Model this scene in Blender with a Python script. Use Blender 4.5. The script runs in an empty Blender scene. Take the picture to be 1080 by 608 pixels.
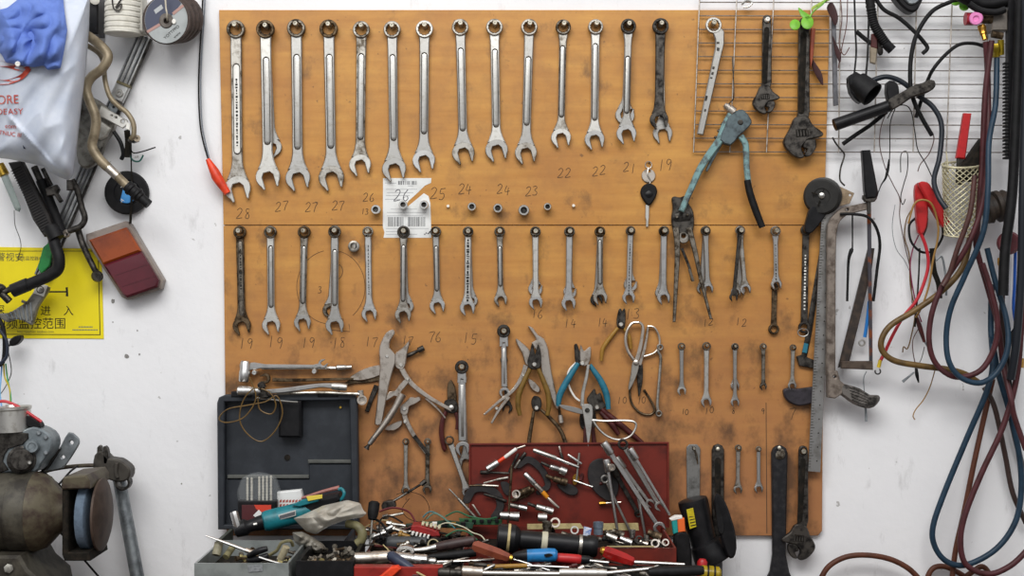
import bpy, bmesh, math, random
from mathutils import Vector, Matrix, noise
from mathutils.geometry import tessellate_polygon
random.seed(7)
PI = math.pi
S, D, CZ = .002, 3.0, 1.5          # metres per photo pixel at the wall, camera distance, camera height
sc = bpy.context.scene
COL = sc.collection

# ------------------------------------------------------------------ camera, light, exposure
cam = bpy.data.objects.new('camera', bpy.data.cameras.new('camera'))
COL.objects.link(cam)
cam.location = (0, -D, CZ)
cam.rotation_euler = (PI / 2, 0, 0)
cam.data.sensor_width = 36
cam.data.lens = 36 * D / (1080 * S)
cam.data.clip_start = .05
sc.camera = cam

w = bpy.data.worlds.new('sky')
sc.world = w
w.use_nodes = True
nt = w.node_tree
bg = nt.nodes['Background']
tc = nt.nodes.new('ShaderNodeTexCoord')
sp = nt.nodes.new('ShaderNodeSeparateXYZ')
rmp = nt.nodes.new('ShaderNodeValToRGB')
mr = nt.nodes.new('ShaderNodeMapRange')
mr.inputs[1].default_value = -1
nt.links.new(tc.outputs['Generated'], sp.inputs[0])
nt.links.new(sp.outputs[2], mr.inputs[0])
nt.links.new(mr.outputs[0], rmp.inputs[0])
nt.links.new(rmp.outputs[0], bg.inputs[0])
e = rmp.color_ramp.elements
e[0].position, e[0].color = .30, (.10, .095, .09, 1)
e[1].position, e[1].color = .75, (1, 1.0, 1.03, 1)
m_ = rmp.color_ramp.elements.new(.5)
m_.color = (.50, .50, .52, 1)
bg.inputs[1].default_value = .66


def area(name, loc, target, sx, sy, power, col=(1, 1, 1)):
    l = bpy.data.lights.new(name, 'AREA')
    l.shape, l.size, l.size_y, l.energy, l.color = 'RECTANGLE', sx, sy, power, col
    o = bpy.data.objects.new(name, l)
    COL.objects.link(o)
    o.location = loc
    o.rotation_euler = (Vector(target) - Vector(loc)).to_track_quat('-Z', 'Y').to_euler()
    return o


area('ceiling_tubes', (-.3, -2.9, 3.9), (.1, 0, 1.1), 3.6, 1.3, 132, (1, .99, .97))
area('front_fill', (-1.6, -4.2, 2.6), (0, 0, 1.5), 3.2, 2.0, 14, (.95, .98, 1))  # unseen lamp added as a soft cool fill from behind the camera
sc.view_settings.view_transform = 'Standard'
sc.view_settings.look = 'None'
sc.view_settings.exposure = 0.0
sc.view_settings.gamma = 1
sc.view_settings.use_curve_mapping = False


# ------------------------------------------------------------------ geometry helpers
def W(px, py, d):
    """the point that lies d metres in front of the wall on the sight line of photo position px, py"""
    k = (D - d) / D * S
    return Vector(((px - 540) * k, -d, CZ - (py - 304) * k))


def kd(d):
    return S * (D - d) / D


def crop(x0, y0, s):
    def f(*pts):
        return [(x0 + p[0] / s, y0 + p[1] / s) + tuple(p[2:]) for p in pts]
    return f


def catmull(P, n=6):
    if len(P) < 3:
        return P
    out = []
    for i in range(len(P) - 1):
        a, b, c, e_ = P[max(i - 1, 0)], P[i], P[i + 1], P[min(i + 2, len(P) - 1)]
        for k in range(n):
            t = k / n
            out.append(tuple(.5 * (2 * q + (r - p) * t + (2 * p - 5 * q + 4 * r - s) * t * t + (3 * q - p - 3 * r + s) * t ** 3)
                             for p, q, r, s in zip(a, b, c, e_)))
    out.append(tuple(P[-1]))
    return out


def smooth2(P, n=4):
    """closed smooth outline through P"""
    m = len(P)
    out = []
    for i in range(m):
        a, b, c, e_ = P[i - 1], P[i], P[(i + 1) % m], P[(i + 2) % m]
        for k in range(n):
            t = k / n
            out.append(tuple(.5 * (2 * q + (r - p) * t + (2 * p - 5 * q + 4 * r - s) * t * t + (3 * q - p - 3 * r + s) * t ** 3)
                             for p, q, r, s in zip(a, b, c, e_)))
    return out


def circ(x, y, r, n=20, ry=None, a0=0):
    ry = ry or r
    return [(x + r * math.cos(a0 + 2 * PI * i / n), y + ry * math.sin(a0 + 2 * PI * i / n)) for i in range(n)]


def ribbon(P, w0, w1=None, n=6, smooth=True, rnd=False):
    """outline of a strip along the polyline P (photo units), width w0 tapering to w1"""
    w1 = w0 if w1 is None else w1
    Q = catmull([tuple(p[:2]) for p in P], n) if smooth else [tuple(p[:2]) for p in P]
    L, R = [], []
    for i, q in enumerate(Q):
        a, b = Q[max(i - 1, 0)], Q[min(i + 1, len(Q) - 1)]
        dx, dy = b[0] - a[0], b[1] - a[1]
        l = math.hypot(dx, dy) or 1
        ww = (w0 + (w1 - w0) * i / (len(Q) - 1)) / 2
        L.append((q[0] - dy / l * ww, q[1] + dx / l * ww))
        R.append((q[0] + dy / l * ww, q[1] - dx / l * ww))
    if rnd:
        def cap(c, p, r):
            a = math.atan2(p[1] - c[1], p[0] - c[0])
            return [(c[0] + r * math.cos(a - t), c[1] + r * math.sin(a - t)) for t in (PI * .25, PI * .5, PI * .75)]
        return L + cap(Q[-1], L[-1], w1 / 2) + R[::-1] + cap(Q[0], R[0], w0 / 2)
    return L + R[::-1]


def inset(P, b):
    n = len(P)
    A = sum(P[i][0] * P[(i + 1) % n][1] - P[(i + 1) % n][0] * P[i][1] for i in range(n))
    s = 1 if A > 0 else -1
    out = []
    for i in range(n):
        p, q, r = P[i - 1], P[i], P[(i + 1) % n]
        n1 = Vector((-(q[1] - p[1]), q[0] - p[0])).normalized() * s
        n2 = Vector((-(r[1] - q[1]), r[0] - q[0])).normalized() * s
        m = n1 + n2
        l = max(m.length_squared, .8)
        m = m * (2 * b / l)
        out.append((q[0] + m.x, q[1] + m.y))
    return out


def clean(P):
    out = []
    for p in P:
        if not out or math.hypot(p[0] - out[-1][0], p[1] - out[-1][1]) > 1e-4:
            out.append(p)
    if math.hypot(out[0][0] - out[-1][0], out[0][1] - out[-1][1]) < 1e-4:
        out.pop()
    return out


class M:
    """collects shapes; build() links them as one mesh object"""

    def __init__(s):
        s.v, s.f, s.m = [], [], []

    def add(s, vs, fs, mi=0):
        b = len(s.v)
        s.v += [Vector(v) for v in vs]
        s.f += [tuple(b + i for i in f) for f in fs]
        s.m += [mi] * len(fs)

    def tube(s, P, r, n=8, smooth=6, mi=0, cap=True):
        """P: photo x, y, metres in front of the wall; r: photo units, one or a list along P"""
        P = [tuple(p) for p in P]
        if isinstance(r, (list, tuple)):
            P = [p + (q,) for p, q in zip(P, r)]
        else:
            P = [p + (r,) for p in P]
        if smooth and len(P) > 2:
            P = catmull(P, smooth)
        pts = [W(*p[:3]) for p in P]
        rad = [p[3] * kd(p[2]) for p in P]
        vs, fs = [], []
        up = None
        for i, p in enumerate(pts):
            t = (pts[min(i + 1, len(pts) - 1)] - pts[max(i - 1, 0)]).normalized()
            if up is None:
                up = t.orthogonal().normalized()
            up = (up - t * up.dot(t)).normalized()
            bi = t.cross(up)
            for k in range(n):
                a = 2 * PI * k / n
                vs.append(p + (up * math.cos(a) + bi * math.sin(a)) * rad[i])
        for i in range(len(pts) - 1):
            for k in range(n):
                a, b = i * n + k, i * n + (k + 1) % n
                fs.append((a, b, b + n, a + n))
        if cap:
            fs.append(tuple(range(n - 1, -1, -1)))
            fs.append(tuple(range((len(pts) - 1) * n, len(pts) * n)))
        s.add(vs, fs, mi)
        return s

    def lathe(s, p0, p1, prof, n=16, mi=0, a0=0, cap=True):
        """profile (t along p0-p1, radius in photo units)"""
        a, b = W(*p0), W(*p1)
        k = kd((p0[2] + p1[2]) / 2)
        t = (b - a)
        tn = t.normalized()
        u = tn.orthogonal().normalized()
        v = tn.cross(u)
        vs, fs = [], []
        for (q, r) in prof:
            c = a + t * q
            for j in range(n):
                an = a0 + 2 * PI * j / n
                vs.append(c + (u * math.cos(an) + v * math.sin(an)) * max(r, .01) * k)
        for i in range(len(prof) - 1):
            for j in range(n):
                x, y = i * n + j, i * n + (j + 1) % n
                fs.append((x, y, y + n, x + n))
        if cap:
            fs.append(tuple(range(n - 1, -1, -1)))
            fs.append(tuple(range((len(prof) - 1) * n, len(prof) * n)))
        s.add(vs, fs, mi)
        return s

    def plate(s, P, d0, d1, bev=.5, holes=(), mi=0, ms=None, tilt=None):
        """outline P (photo units) as a solid between d0 and d1 metres from the wall, front edge chamfered"""
        ms = mi if ms is None else ms
        loops = [clean(P)] + [clean(h) for h in holes]
        dm = (d0 + d1) / 2
        dd = tilt or (lambda x, y: 0)
        bz = min(bev * S, (d1 - d0) * .45)
        vs, fs, mats = [], [], []
        fr, bk = [], []
        for li, L in enumerate(loops):
            n = len(L)
            ins = inset(L, bev if li == 0 else -bev) if bev else L
            b = len(vs)
            k = kd(dm) / S

            def pt(p, d):
                q = W(p[0], p[1], dm + dd(*p))
                q.y = -(d + dd(*p))
                return q
            vs += [pt(p, d0) for p in L] + [pt(p, d1 - bz) for p in L] + [pt(p, d1) for p in ins]
            for i in range(n):
                j = (i + 1) % n
                fs.append((b + i, b + j, b + n + j, b + n + i)); mats.append(ms)
                if bev:
                    fs.append((b + n + i, b + n + j, b + 2 * n + j, b + 2 * n + i)); mats.append(ms)
            if not bev:
                pass
            bk += [(b + i) for i in range(n)]
            fr += [(b + (2 if bev else 1) * n + i) for i in range(n)]
        tri = tessellate_polygon([[Vector((p[0], p[1], 0)) for p in (inset(L, bev if li == 0 else -bev) if bev else L)] for li, L in enumerate(loops)])
        for t in tri:
            fs.append(tuple(fr[i] for i in t)); mats.append(mi)
        tri = tessellate_polygon([[Vector((p[0], p[1], 0)) for p in L] for L in loops])
        for t in tri:
            fs.append(tuple(bk[i] for i in t)); mats.append(ms)
        b = len(s.v)
        s.v += vs
        s.f += [tuple(b + i for i in f) for f in fs]
        s.m += mats
        return s

    def bar(s, a, b, w, d0, d1, bev=.5, mi=0, w1=None, rnd=False):
        return s.plate(ribbon([a, b], w, w1, smooth=False, rnd=rnd), d0, d1, bev, mi=mi)

    def box(s, x0, y0, x1, y1, d0, d1, bev=.6, mi=0):
        return s.plate([(x0, y0), (x1, y0), (x1, y1), (x0, y1)], d0, d1, bev, mi=mi)

    def pillow(s, P, d0, fn, n=72, rings=14, back=None, mi=0):
        """closed soft body: star-shaped outline P, front surface at distance fn(x, y, t) (t 0 centre - 1 rim)"""
        cx, cy = sum(p[0] for p in P) / len(P), sum(p[1] for p in P) / len(P)
        tot = [0]
        for i in range(len(P)):
            a, b = P[i], P[(i + 1) % len(P)]
            tot.append(tot[-1] + math.hypot(b[0] - a[0], b[1] - a[1]))
        R = []
        for k in range(n):
            q = tot[-1] * k / n
            i = max(j for j in range(len(P)) if tot[j] <= q)
            a, b = P[i], P[(i + 1) % len(P)]
            u = (q - tot[i]) / max(tot[i + 1] - tot[i], 1e-6)
            R.append((a[0] + (b[0] - a[0]) * u, a[1] + (b[1] - a[1]) * u))
        vs, fs = [W(cx, cy, fn(cx, cy, 0))], []
        for j in range(1, rings + 1):
            t = j / rings
            for p in R:
                x, y = cx + (p[0] - cx) * t, cy + (p[1] - cy) * t
                vs.append(W(x, y, fn(x, y, t)))
        for k in range(n):
            fs.append((0, 1 + k, 1 + (k + 1) % n))
        for j in range(rings - 1):
            for k in range(n):
                a, b = 1 + j * n + k, 1 + j * n + (k + 1) % n
                fs.append((a, a + n, b + n, b))
        base = 1 + (rings - 1) * n
        if back:
            N = len(vs)
            vs.append(W(cx, cy, back(cx, cy)))
            for j in range(1, rings + 1):
                t = j / rings
                for p in R:
                    x, y = cx + (p[0] - cx) * t, cy + (p[1] - cy) * t
                    vs.append(W(x, y, back(x, y)))
            for k in range(n):
                fs.append((N, N + 1 + (k + 1) % n, N + 1 + k))
                a, b = base + k, base + (k + 1) % n
                fs.append((a, b, b + N, a + N))
            for j in range(rings - 1):
                for k in range(n):
                    a, b = N + 1 + j * n + k, N + 1 + j * n + (k + 1) % n
                    fs.append((a, b, b + n, a + n))
            s.add(vs, fs, mi)
            return s
        vs.append(W(cx, cy, d0))
        c = len(vs) - 1
        for k in range(n):
            fs.append((base + k, c, base + (k + 1) % n))
        s.add(vs, fs, mi)
        return s

    def text(s, body, px, py, size, d, ang=0, fn=None, sx=1, mi=0, shear=0, raise_=.0006):
        """raised letters, lower left corner at px, py, letter height about size photo units"""
        c = bpy.data.curves.new('lettering', 'FONT')
        c.body, c.size, c.shear = body, 1, shear
        o = bpy.data.objects.new('lettering', c)
        me = bpy.data.meshes.new_from_object(o)
        ca, sa = math.cos(ang), math.sin(ang)
        vs = []
        for v in me.vertices:
            x, y = v.co.x * size * 1.38 * sx, v.co.y * size * 1.38
            X, Y = px + x * ca + y * sa, py + x * sa - y * ca
            vs.append((X, Y))
        m_ = M()
        if me.polygons:
            fs = [tuple(p.vertices) for p in me.polygons]
            n = len(vs)
            g = (lambda X, Y: fn(X, Y)) if fn else (lambda X, Y: d)
            m_.v = [W(X, Y, g(X, Y) + raise_) for X, Y in vs]
            s.add(m_.v, fs, mi)
        bpy.data.objects.remove(o)
        bpy.data.meshes.remove(me)
        bpy.data.curves.remove(c)
        return s

    def stroke(s, P, w, d, th=.0004, smooth=True):
        return s.plate(ribbon(P, w, n=3, smooth=smooth and len(P) > 2), d, d + th, 0)

    def build(s, name, mats, parent=None, angle=38):
        mats = mats if isinstance(mats, (list, tuple)) else [mats]
        if parent is not None:
            org = Vector(parent['_o'])
        else:
            lo = [min(v[i] for v in s.v) for i in range(3)]
            hi = [max(v[i] for v in s.v) for i in range(3)]
            org = Vector(((lo[0] + hi[0]) / 2, (lo[1] + hi[1]) / 2, lo[2]))
        me = bpy.data.meshes.new(name)
        me.from_pydata([v - org for v in s.v], [], s.f)
        for m_ in mats:
            me.materials.append(m_)
        me.polygons.foreach_set('material_index', s.m)
        bm = bmesh.new()
        bm.from_mesh(me)
        bmesh.ops.recalc_face_normals(bm, faces=bm.faces)
        bm.to_mesh(me)
        bm.free()
        me.polygons.foreach_set('use_smooth', [True] * len(me.polygons))
        me.set_sharp_from_angle(angle=math.radians(angle))
        o = bpy.data.objects.new(name, me)
        COL.objects.link(o)
        o['_o'] = tuple(org)
        if parent is None:
            o.location = org
        else:
            o.parent = parent
        return o


def tag(o, label, cat, group=None, kind=None):
    o['label'], o['category'] = label, cat
    if group:
        o['group'] = group
    if kind:
        o['kind'] = kind
    return o


def thing(name, label, cat, at, group=None):
    o = bpy.data.objects.new(name, None)
    COL.objects.link(o)
    o.empty_display_size = .01
    o.location = W(*at)
    o['_o'] = tuple(o.location)
    return tag(o, label, cat, group)


def one(name, m, mat, label, cat, group=None, kind=None):
    return tag(m.build(name, mat), label, cat, group, kind)


# ------------------------------------------------------------------ materials
def lin(h):
    h = h.lstrip('#')
    c = [int(h[i:i + 2], 16) / 255 for i in (0, 2, 4)]
    return tuple(x / 12.92 if x <= .04045 else ((x + .055) / 1.055) ** 2.4 for x in c) + (1,)


MATS = {}


def mat(name, col, rough=.5, metal=0, col2=None, scale=60, lo=.45, hi=.7, bump=0, bscale=200, trans=0, alpha=1, stretch=None, sheen=0, coat=0, ior=1.45, r2=None, spec=.5):
    if name in MATS:
        return MATS[name]
    m = bpy.data.materials.new(name)
    m.use_nodes = True
    nt = m.node_tree
    b = nt.nodes['Principled BSDF']
    b.inputs['Base Color'].default_value = lin(col)
    b.inputs['Roughness'].default_value = rough
    b.inputs['Metallic'].default_value = metal
    b.inputs['Transmission Weight'].default_value = trans
    b.inputs['Alpha'].default_value = alpha
    b.inputs['Coat Weight'].default_value = coat
    b.inputs['IOR'].default_value = ior
    b.inputs['Specular IOR Level'].default_value = spec
    if col2 or bump:
        tcn = nt.nodes.new('ShaderNodeTexCoord')
        oi = nt.nodes.new('ShaderNodeObjectInfo')
        ad = nt.nodes.new('ShaderNodeVectorMath')
        ad.operation = 'MULTIPLY_ADD'
        mp = nt.nodes.new('ShaderNodeMapping')
        if stretch:
            mp.inputs['Scale'].default_value = stretch
        sc3 = nt.nodes.new('ShaderNodeVectorMath')
        sc3.operation = 'SCALE'
        sc3.inputs[0].default_value = (7, 3, 11)
        nt.links.new(oi.outputs['Random'], sc3.inputs['Scale'])
        ad.inputs[1].default_value = (1, 1, 1)
        nt.links.new(tcn.outputs['Object'], ad.inputs[0])
        nt.links.new(sc3.outputs[0], ad.inputs[2])
        nt.links.new(ad.outputs[0], mp.inputs[0])
    if col2:
        nz = nt.nodes.new('ShaderNodeTexNoise')
        nz.inputs['Scale'].default_value = scale
        nz.inputs['Detail'].default_value = 6
        nz.inputs['Roughness'].default_value = .62
        nt.links.new(mp.outputs[0], nz.inputs['Vector'])
        r = nt.nodes.new('ShaderNodeValToRGB')
        r.color_ramp.elements[0].position, r.color_ramp.elements[0].color = lo, lin(col)
        r.color_ramp.elements[1].position, r.color_ramp.elements[1].color = hi, lin(col2)
        nt.links.new(nz.outputs[0], r.inputs[0])
        nt.links.new(r.outputs[0], b.inputs['Base Color'])
        if r2 is not None:
            q = nt.nodes.new('ShaderNodeMapRange')
            q.inputs[1].default_value, q.inputs[2].default_value = lo, hi
            q.inputs[3].default_value, q.inputs[4].default_value = rough, r2
            nt.links.new(nz.outputs[0], q.inputs[0])
            nt.links.new(q.outputs[0], b.inputs['Roughness'])
    if bump:
        n2 = nt.nodes.new('ShaderNodeTexNoise')
        n2.inputs['Scale'].default_value = bscale
        n2.inputs['Detail'].default_value = 4
        nt.links.new(mp.outputs[0], n2.inputs['Vector'])
        bp = nt.nodes.new('ShaderNodeBump')
        bp.inputs['Strength'].default_value = bump
        bp.inputs['Distance'].default_value = .002
        nt.links.new(n2.outputs[0], bp.inputs['Height'])
        nt.links.new(bp.outputs[0], b.inputs['Normal'])
    MATS[name] = m
    return m


satin = mat('satin_chrome', '#b9b7b2', .34, 1, '#8f8a82', 70, .5, .78, bump=.05, r2=.5)
bright = mat('bright_chrome', '#cfcecb', .31, 1, '#a5a29c', 60, .5, .8)
ground = mat('ground_steel', '#cbc9c3', .42, 1, '#9a958b', 80, .5, .8)
worn = mat('worn_chrome', '#b6b2aa', .4, 1, '#5e5549', 60, .45, .68, r2=.6)
dirty = mat('dirty_steel', '#8b8479', .45, 1, '#3c342b', 70, .4, .62, r2=.65)
brown = mat('browned_steel', '#6d5d49', .5, .9, '#33291f', 80, .42, .62, r2=.7)
nickel = mat('nickel_steel', '#cfc6bb', .36, 1, '#8a7c6d', 70, .5, .75)
blackox = mat('black_oxide', '#5a5651', .42, .85, '#232120', 70, .42, .62, r2=.55)
darkst = mat('dark_steel', '#4a4743', .48, .8, '#24211f', 80, .42, .62, r2=.6)
grime = mat('black_grime', '#15130f', .8, 0, '#2c251e', 90, spec=.2)
galv = mat('galvanised_steel', '#9aa0a3', .5, .8, '#6e7377', 40, .4, .65)
alu = mat('aluminium', '#c4c4c2', .38, 1, '#8f8f8d', 30, .5, .75)
rubber = mat('black_rubber', '#0e0e0f', .6, 0, '#1b1a1c', 60, spec=.28)
plastic = mat('black_plastic', '#111113', .4, 0, '#1d1c1e', 50, spec=.3)
brass = mat('brass', '#c9a548', .35, 1, '#7d5f28', 80)
white = mat('white_plastic', '#e8e6e0', .45, 0, '#d4d0c6', 40)
red = mat('red_plastic', '#b02022', .4, 0, '#7e1717', 60, .5, .8)
redgrip = mat('dark_red_grip', '#4c1a18', .5, 0, '#32110f', 70, .45, .7)
orange = mat('orange_red_plastic', '#e2441f', .42, 0, '#b83316', 50)
teal = mat('teal_plastic', '#18707a', .42, 0, '#104f56', 60, .5, .8)
bluegrip = mat('blue_grip', '#276e83', .42, 0, '#1c5568', 60, .5, .75)
bluehandle = mat('blue_handle', '#1c72ad', .38, 0, '#155683', 60, .5, .8)
yellowgrip = mat('yellowed_grip', '#73571f', .5, 0, '#5a4216', 70, .45, .7)
mustard = mat('mustard_grip', '#96702a', .45, 0, '#80591a', 70, .45, .7)
ink = mat('pencil_ink', '#4a3a2a', .9)
inkblack = mat('black_ink', '#17150f', .7)
paper = mat('paper', '#dfe0de', .8, 0, '#cfcfcc', 40)

# ------------------------------------------------------------------ the setting
def nodes_of(m):
    m.use_nodes = True
    return m.node_tree, m.node_tree.nodes['Principled BSDF']


def tex_noise(nt, vec, scale, detail=5, rough=.6):
    n = nt.nodes.new('ShaderNodeTexNoise')
    n.inputs['Scale'].default_value, n.inputs['Detail'].default_value, n.inputs['Roughness'].default_value = scale, detail, rough
    nt.links.new(vec, n.inputs['Vector'])
    return n.outputs[0]


def ramp(nt, fac, stops):
    r = nt.nodes.new('ShaderNodeValToRGB')
    e = r.color_ramp.elements
    while len(e) < len(stops):
        e.new(.5)
    for q, (p, c) in zip(e, stops):
        q.position, q.color = p, c if isinstance(c, tuple) else lin(c)
    nt.links.new(fac, r.inputs[0])
    return r.outputs[0]


def mixc(nt, fac, a, b, mode='MIX'):
    n = nt.nodes.new('ShaderNodeMix')
    n.data_type, n.blend_type = 'RGBA', mode
    for k, v in ((0, fac), (6, a), (7, b)):
        if hasattr(v, 'is_output'):
            nt.links.new(v, n.inputs[k])
        else:
            n.inputs[k].default_value = v
    return n.outputs[2]


def mapping(nt, scale):
    t = nt.nodes.new('ShaderNodeTexCoord')
    m = nt.nodes.new('ShaderNodeMapping')
    m.inputs['Scale'].default_value = scale
    nt.links.new(t.outputs['Object'], m.inputs[0])
    return m.outputs[0]


BLK, WHT = (0, 0, 0, 1), (1, 1, 1, 1)
plaster = bpy.data.materials.new('white_painted_plaster')
nt, b = nodes_of(plaster)
v1, v2 = mapping(nt, (1, 1, 1)), mapping(nt, (2.2, 1, .7))
base = ramp(nt, tex_noise(nt, v1, 3.5, 4), [(.3, '#e3e3e5'), (.75, '#ebebec')])
smut = ramp(nt, tex_noise(nt, v2, 11, 8, .72), [(.60, BLK), (.74, (.6, .6, .6, 1))])
col = mixc(nt, smut, base, lin('#bdbcbc'))
spots = ramp(nt, tex_noise(nt, v1, 46, 3, .5), [(.73, BLK), (.77, (.8, .8, .8, 1))])
col = mixc(nt, spots, col, lin('#9d9a97'))
nt.links.new(col, b.inputs['Base Color'])
b.inputs['Roughness'].default_value = .75
bp = nt.nodes.new('ShaderNodeBump')
bp.inputs['Strength'].default_value, bp.inputs['Distance'].default_value = .25, .004
nt.links.new(tex_noise(nt, v1, 35, 5), bp.inputs['Height'])
nt.links.new(bp.outputs[0], b.inputs['Normal'])


def slab(name, x0, x1, y0, y1, z0, z1, m, kind=None):
    q = M()
    q.add([(x, y, z) for x in (x0, x1) for y in (y0, y1) for z in (z0, z1)],
          [(0, 1, 3, 2), (4, 6, 7, 5), (0, 4, 5, 1), (2, 3, 7, 6), (0, 2, 6, 4), (1, 5, 7, 3)])
    o = q.build(name, m)
    if kind:
        o['kind'] = kind
    return o


slab('wall_back', -3, 3, 0, .15, 0, 3.4, plaster, 'structure')['label'] = 'white painted workshop wall with grey smudges'
concrete = mat('grey_concrete', '#7d7a76', .8, 0, '#5f5c58', 6)
wb = [q for q in sc.objects if q.name == 'wall_back'][0]
wb['_o'] = tuple(wb.location)
for x, y, r in ((119, 318, 2.6), (133.5, 376, 3), (147, 374, 1.2), (145, 349, .9), (119, 340, .8), (191.5, 510.5, .9)):
    M().plate([(x + r * random.uniform(.6, 1.1) * math.cos(a * .7), y + r * random.uniform(.7, 1.2) * math.sin(a * .7)) for a in range(9)], -.0004, .0006, 0).build('paint_chip', mat('chipped_plaster', '#8f8d8a', .9, 0, '#55524f', 300), wb)
slab('floor', -3, 3, -5.5, .15, -.1, 0, concrete, 'structure')['label'] = 'grey concrete floor'

# the bench below the picture that carries the boxes and loose tools
benchwood = mat('bench_wood', '#5b4736', .7, 0, '#33281f', 20, stretch=(1, 8, 8))
bt = thing('workbench', 'dark wooden workbench standing against the wall under the tool board', 'workbench', (540, 700, .3))
bt.location.z = 0
bt['_o'] = tuple(bt.location)
ZB = .862


def bm_box(x0, x1, y0, y1, z0, z1):
    q = M()
    q.add([(x, y, z) for x in (x0, x1) for y in (y0, y1) for z in (z0, z1)],
          [(0, 1, 3, 2), (4, 6, 7, 5), (0, 4, 5, 1), (2, 3, 7, 6), (0, 2, 6, 4), (1, 5, 7, 3)])
    return q


bm_box(-1.3, 1.1, -.75, -.002, ZB - .05, ZB).build('bench_top', benchwood, bt)
for x in (-1.22, 1.02):
    for y in (-.70, -.06):
        bm_box(x - .04, x + .04, y - .04, y + .04, 0, ZB - .05).build('leg', benchwood, bt)

# ------------------------------------------------------------------ tool board
bd = bpy.data.materials.new('varnished_plywood')
nt, b = nodes_of(bd)
v1, v2, v3 = mapping(nt, (1, 1, 1)), mapping(nt, (1.2, 1, 14)), mapping(nt, (1.3, 1, 1))
base = ramp(nt, tex_noise(nt, v2, 3.2, 6, .6), [(.3, '#b07830'), (.5, '#bd863c'), (.72, '#c89344')])
base = mixc(nt, ramp(nt, tex_noise(nt, v1, 5, 5), [(.42, BLK), (.7, (.6, .6, .6, 1))]), base, lin('#a56d34'))
base = mixc(nt, ramp(nt, tex_noise(nt, v1, 24, 9, .72), [(.45, BLK), (.8, (.6, .6, .6, 1))]), base, lin('#8f6334'))
tcn = nt.nodes.new('ShaderNodeTexCoord')
sx = nt.nodes.new('ShaderNodeSeparateXYZ')
nt.links.new(tcn.outputs['Object'], sx.inputs[0])
mr = nt.nodes.new('ShaderNodeMapRange')          # lower board darkened in its colour, partly grime and partly painted-in shade
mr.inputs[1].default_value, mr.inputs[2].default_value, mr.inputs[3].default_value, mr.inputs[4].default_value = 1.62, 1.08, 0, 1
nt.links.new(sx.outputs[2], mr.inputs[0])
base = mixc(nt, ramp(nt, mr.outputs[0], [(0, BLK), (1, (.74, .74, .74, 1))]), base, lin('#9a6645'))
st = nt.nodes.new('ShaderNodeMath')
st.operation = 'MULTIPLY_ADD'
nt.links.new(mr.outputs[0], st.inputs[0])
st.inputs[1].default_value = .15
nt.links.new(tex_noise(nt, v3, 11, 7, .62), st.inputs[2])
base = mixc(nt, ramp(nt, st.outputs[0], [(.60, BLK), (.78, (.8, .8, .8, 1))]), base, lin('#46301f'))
base = mixc(nt, ramp(nt, tex_noise(nt, v1, 70, 3, .5), [(.70, BLK), (.76, (.6, .6, .6, 1))]), base, lin('#4a3322'))
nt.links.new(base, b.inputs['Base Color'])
b.inputs['Roughness'].default_value = .5
BD = .012
board = thing('tool_board', 'brown plywood tool board on the white wall with pegs and pencilled sizes', 'tool board', (540, 304, 0))
board.location = (0, 0, 0)
board['_o'] = (0, 0, 0)
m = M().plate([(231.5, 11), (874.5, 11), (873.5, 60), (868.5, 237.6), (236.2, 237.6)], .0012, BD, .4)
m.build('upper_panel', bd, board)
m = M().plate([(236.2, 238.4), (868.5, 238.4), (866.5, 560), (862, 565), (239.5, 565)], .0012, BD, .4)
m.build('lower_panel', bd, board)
pegm = mat('peg_steel', '#b9b4a6', .45, .9, '#7c7466', 90)


def perp(px, py, d, d2):
    """photo position at depth d2 of the point straight in front of (px, py, d)"""
    q = kd(d) / kd(d2)
    return 540 + (px - 540) * q, 304 + (py - 304) * q, d2


def peg(x, y, r=2.5, d=.02, front=.043, m_=None, back=BD - .002):
    p0, p1 = perp(x, y, d, back), perp(x, y, d, front)
    q = M().lathe(p0, p1, [(0, r), (.97, r), (1, r * .85), (1, r * .4), (.96, r * .36)], 14)
    return q.build('peg', m_ or pegm, board)


# handwriting, each number a part of the board
GL = {'0': [[(.5, 0), (.1, .3), (.1, .75), (.5, 1), (.85, .7), (.85, .3), (.5, 0)]], '1': [[(.55, 0), (.45, 1)]],
      '2': [[(.1, .2), (.5, 0), (.85, .2), (.5, .65), (.05, 1), (.95, .92)]],
      '3': [[(.15, .1), (.6, .02), (.8, .2), (.45, .45), (.85, .65), (.7, .95), (.1, .95)]],
      '4': [[(.35, 0), (.1, .6), (.9, .55)], [(.65, .2), (.55, 1)]],
      '5': [[(.3, .05), (.22, .45), (.7, .45), (.8, .75), (.5, 1), (.1, .95)], [(.3, .05), (.95, 0)]],
      '6': [[(.7, 0), (.25, .4), (.15, .8), (.5, 1), (.85, .8), (.6, .55), (.2, .75)]],
      '7': [[(.05, .08), (.9, 0), (.6, .45), (.4, 1)]],
      '8': [[(.7, .1), (.3, .05), (.25, .3), (.7, .65), (.6, .98), (.2, .9), (.3, .6), (.75, .25), (.7, .1)]],
      '9': [[(.8, .15), (.4, .02), (.15, .3), (.45, .5), (.8, .2), (.75, .6), (.6, 1)]]}
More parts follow.
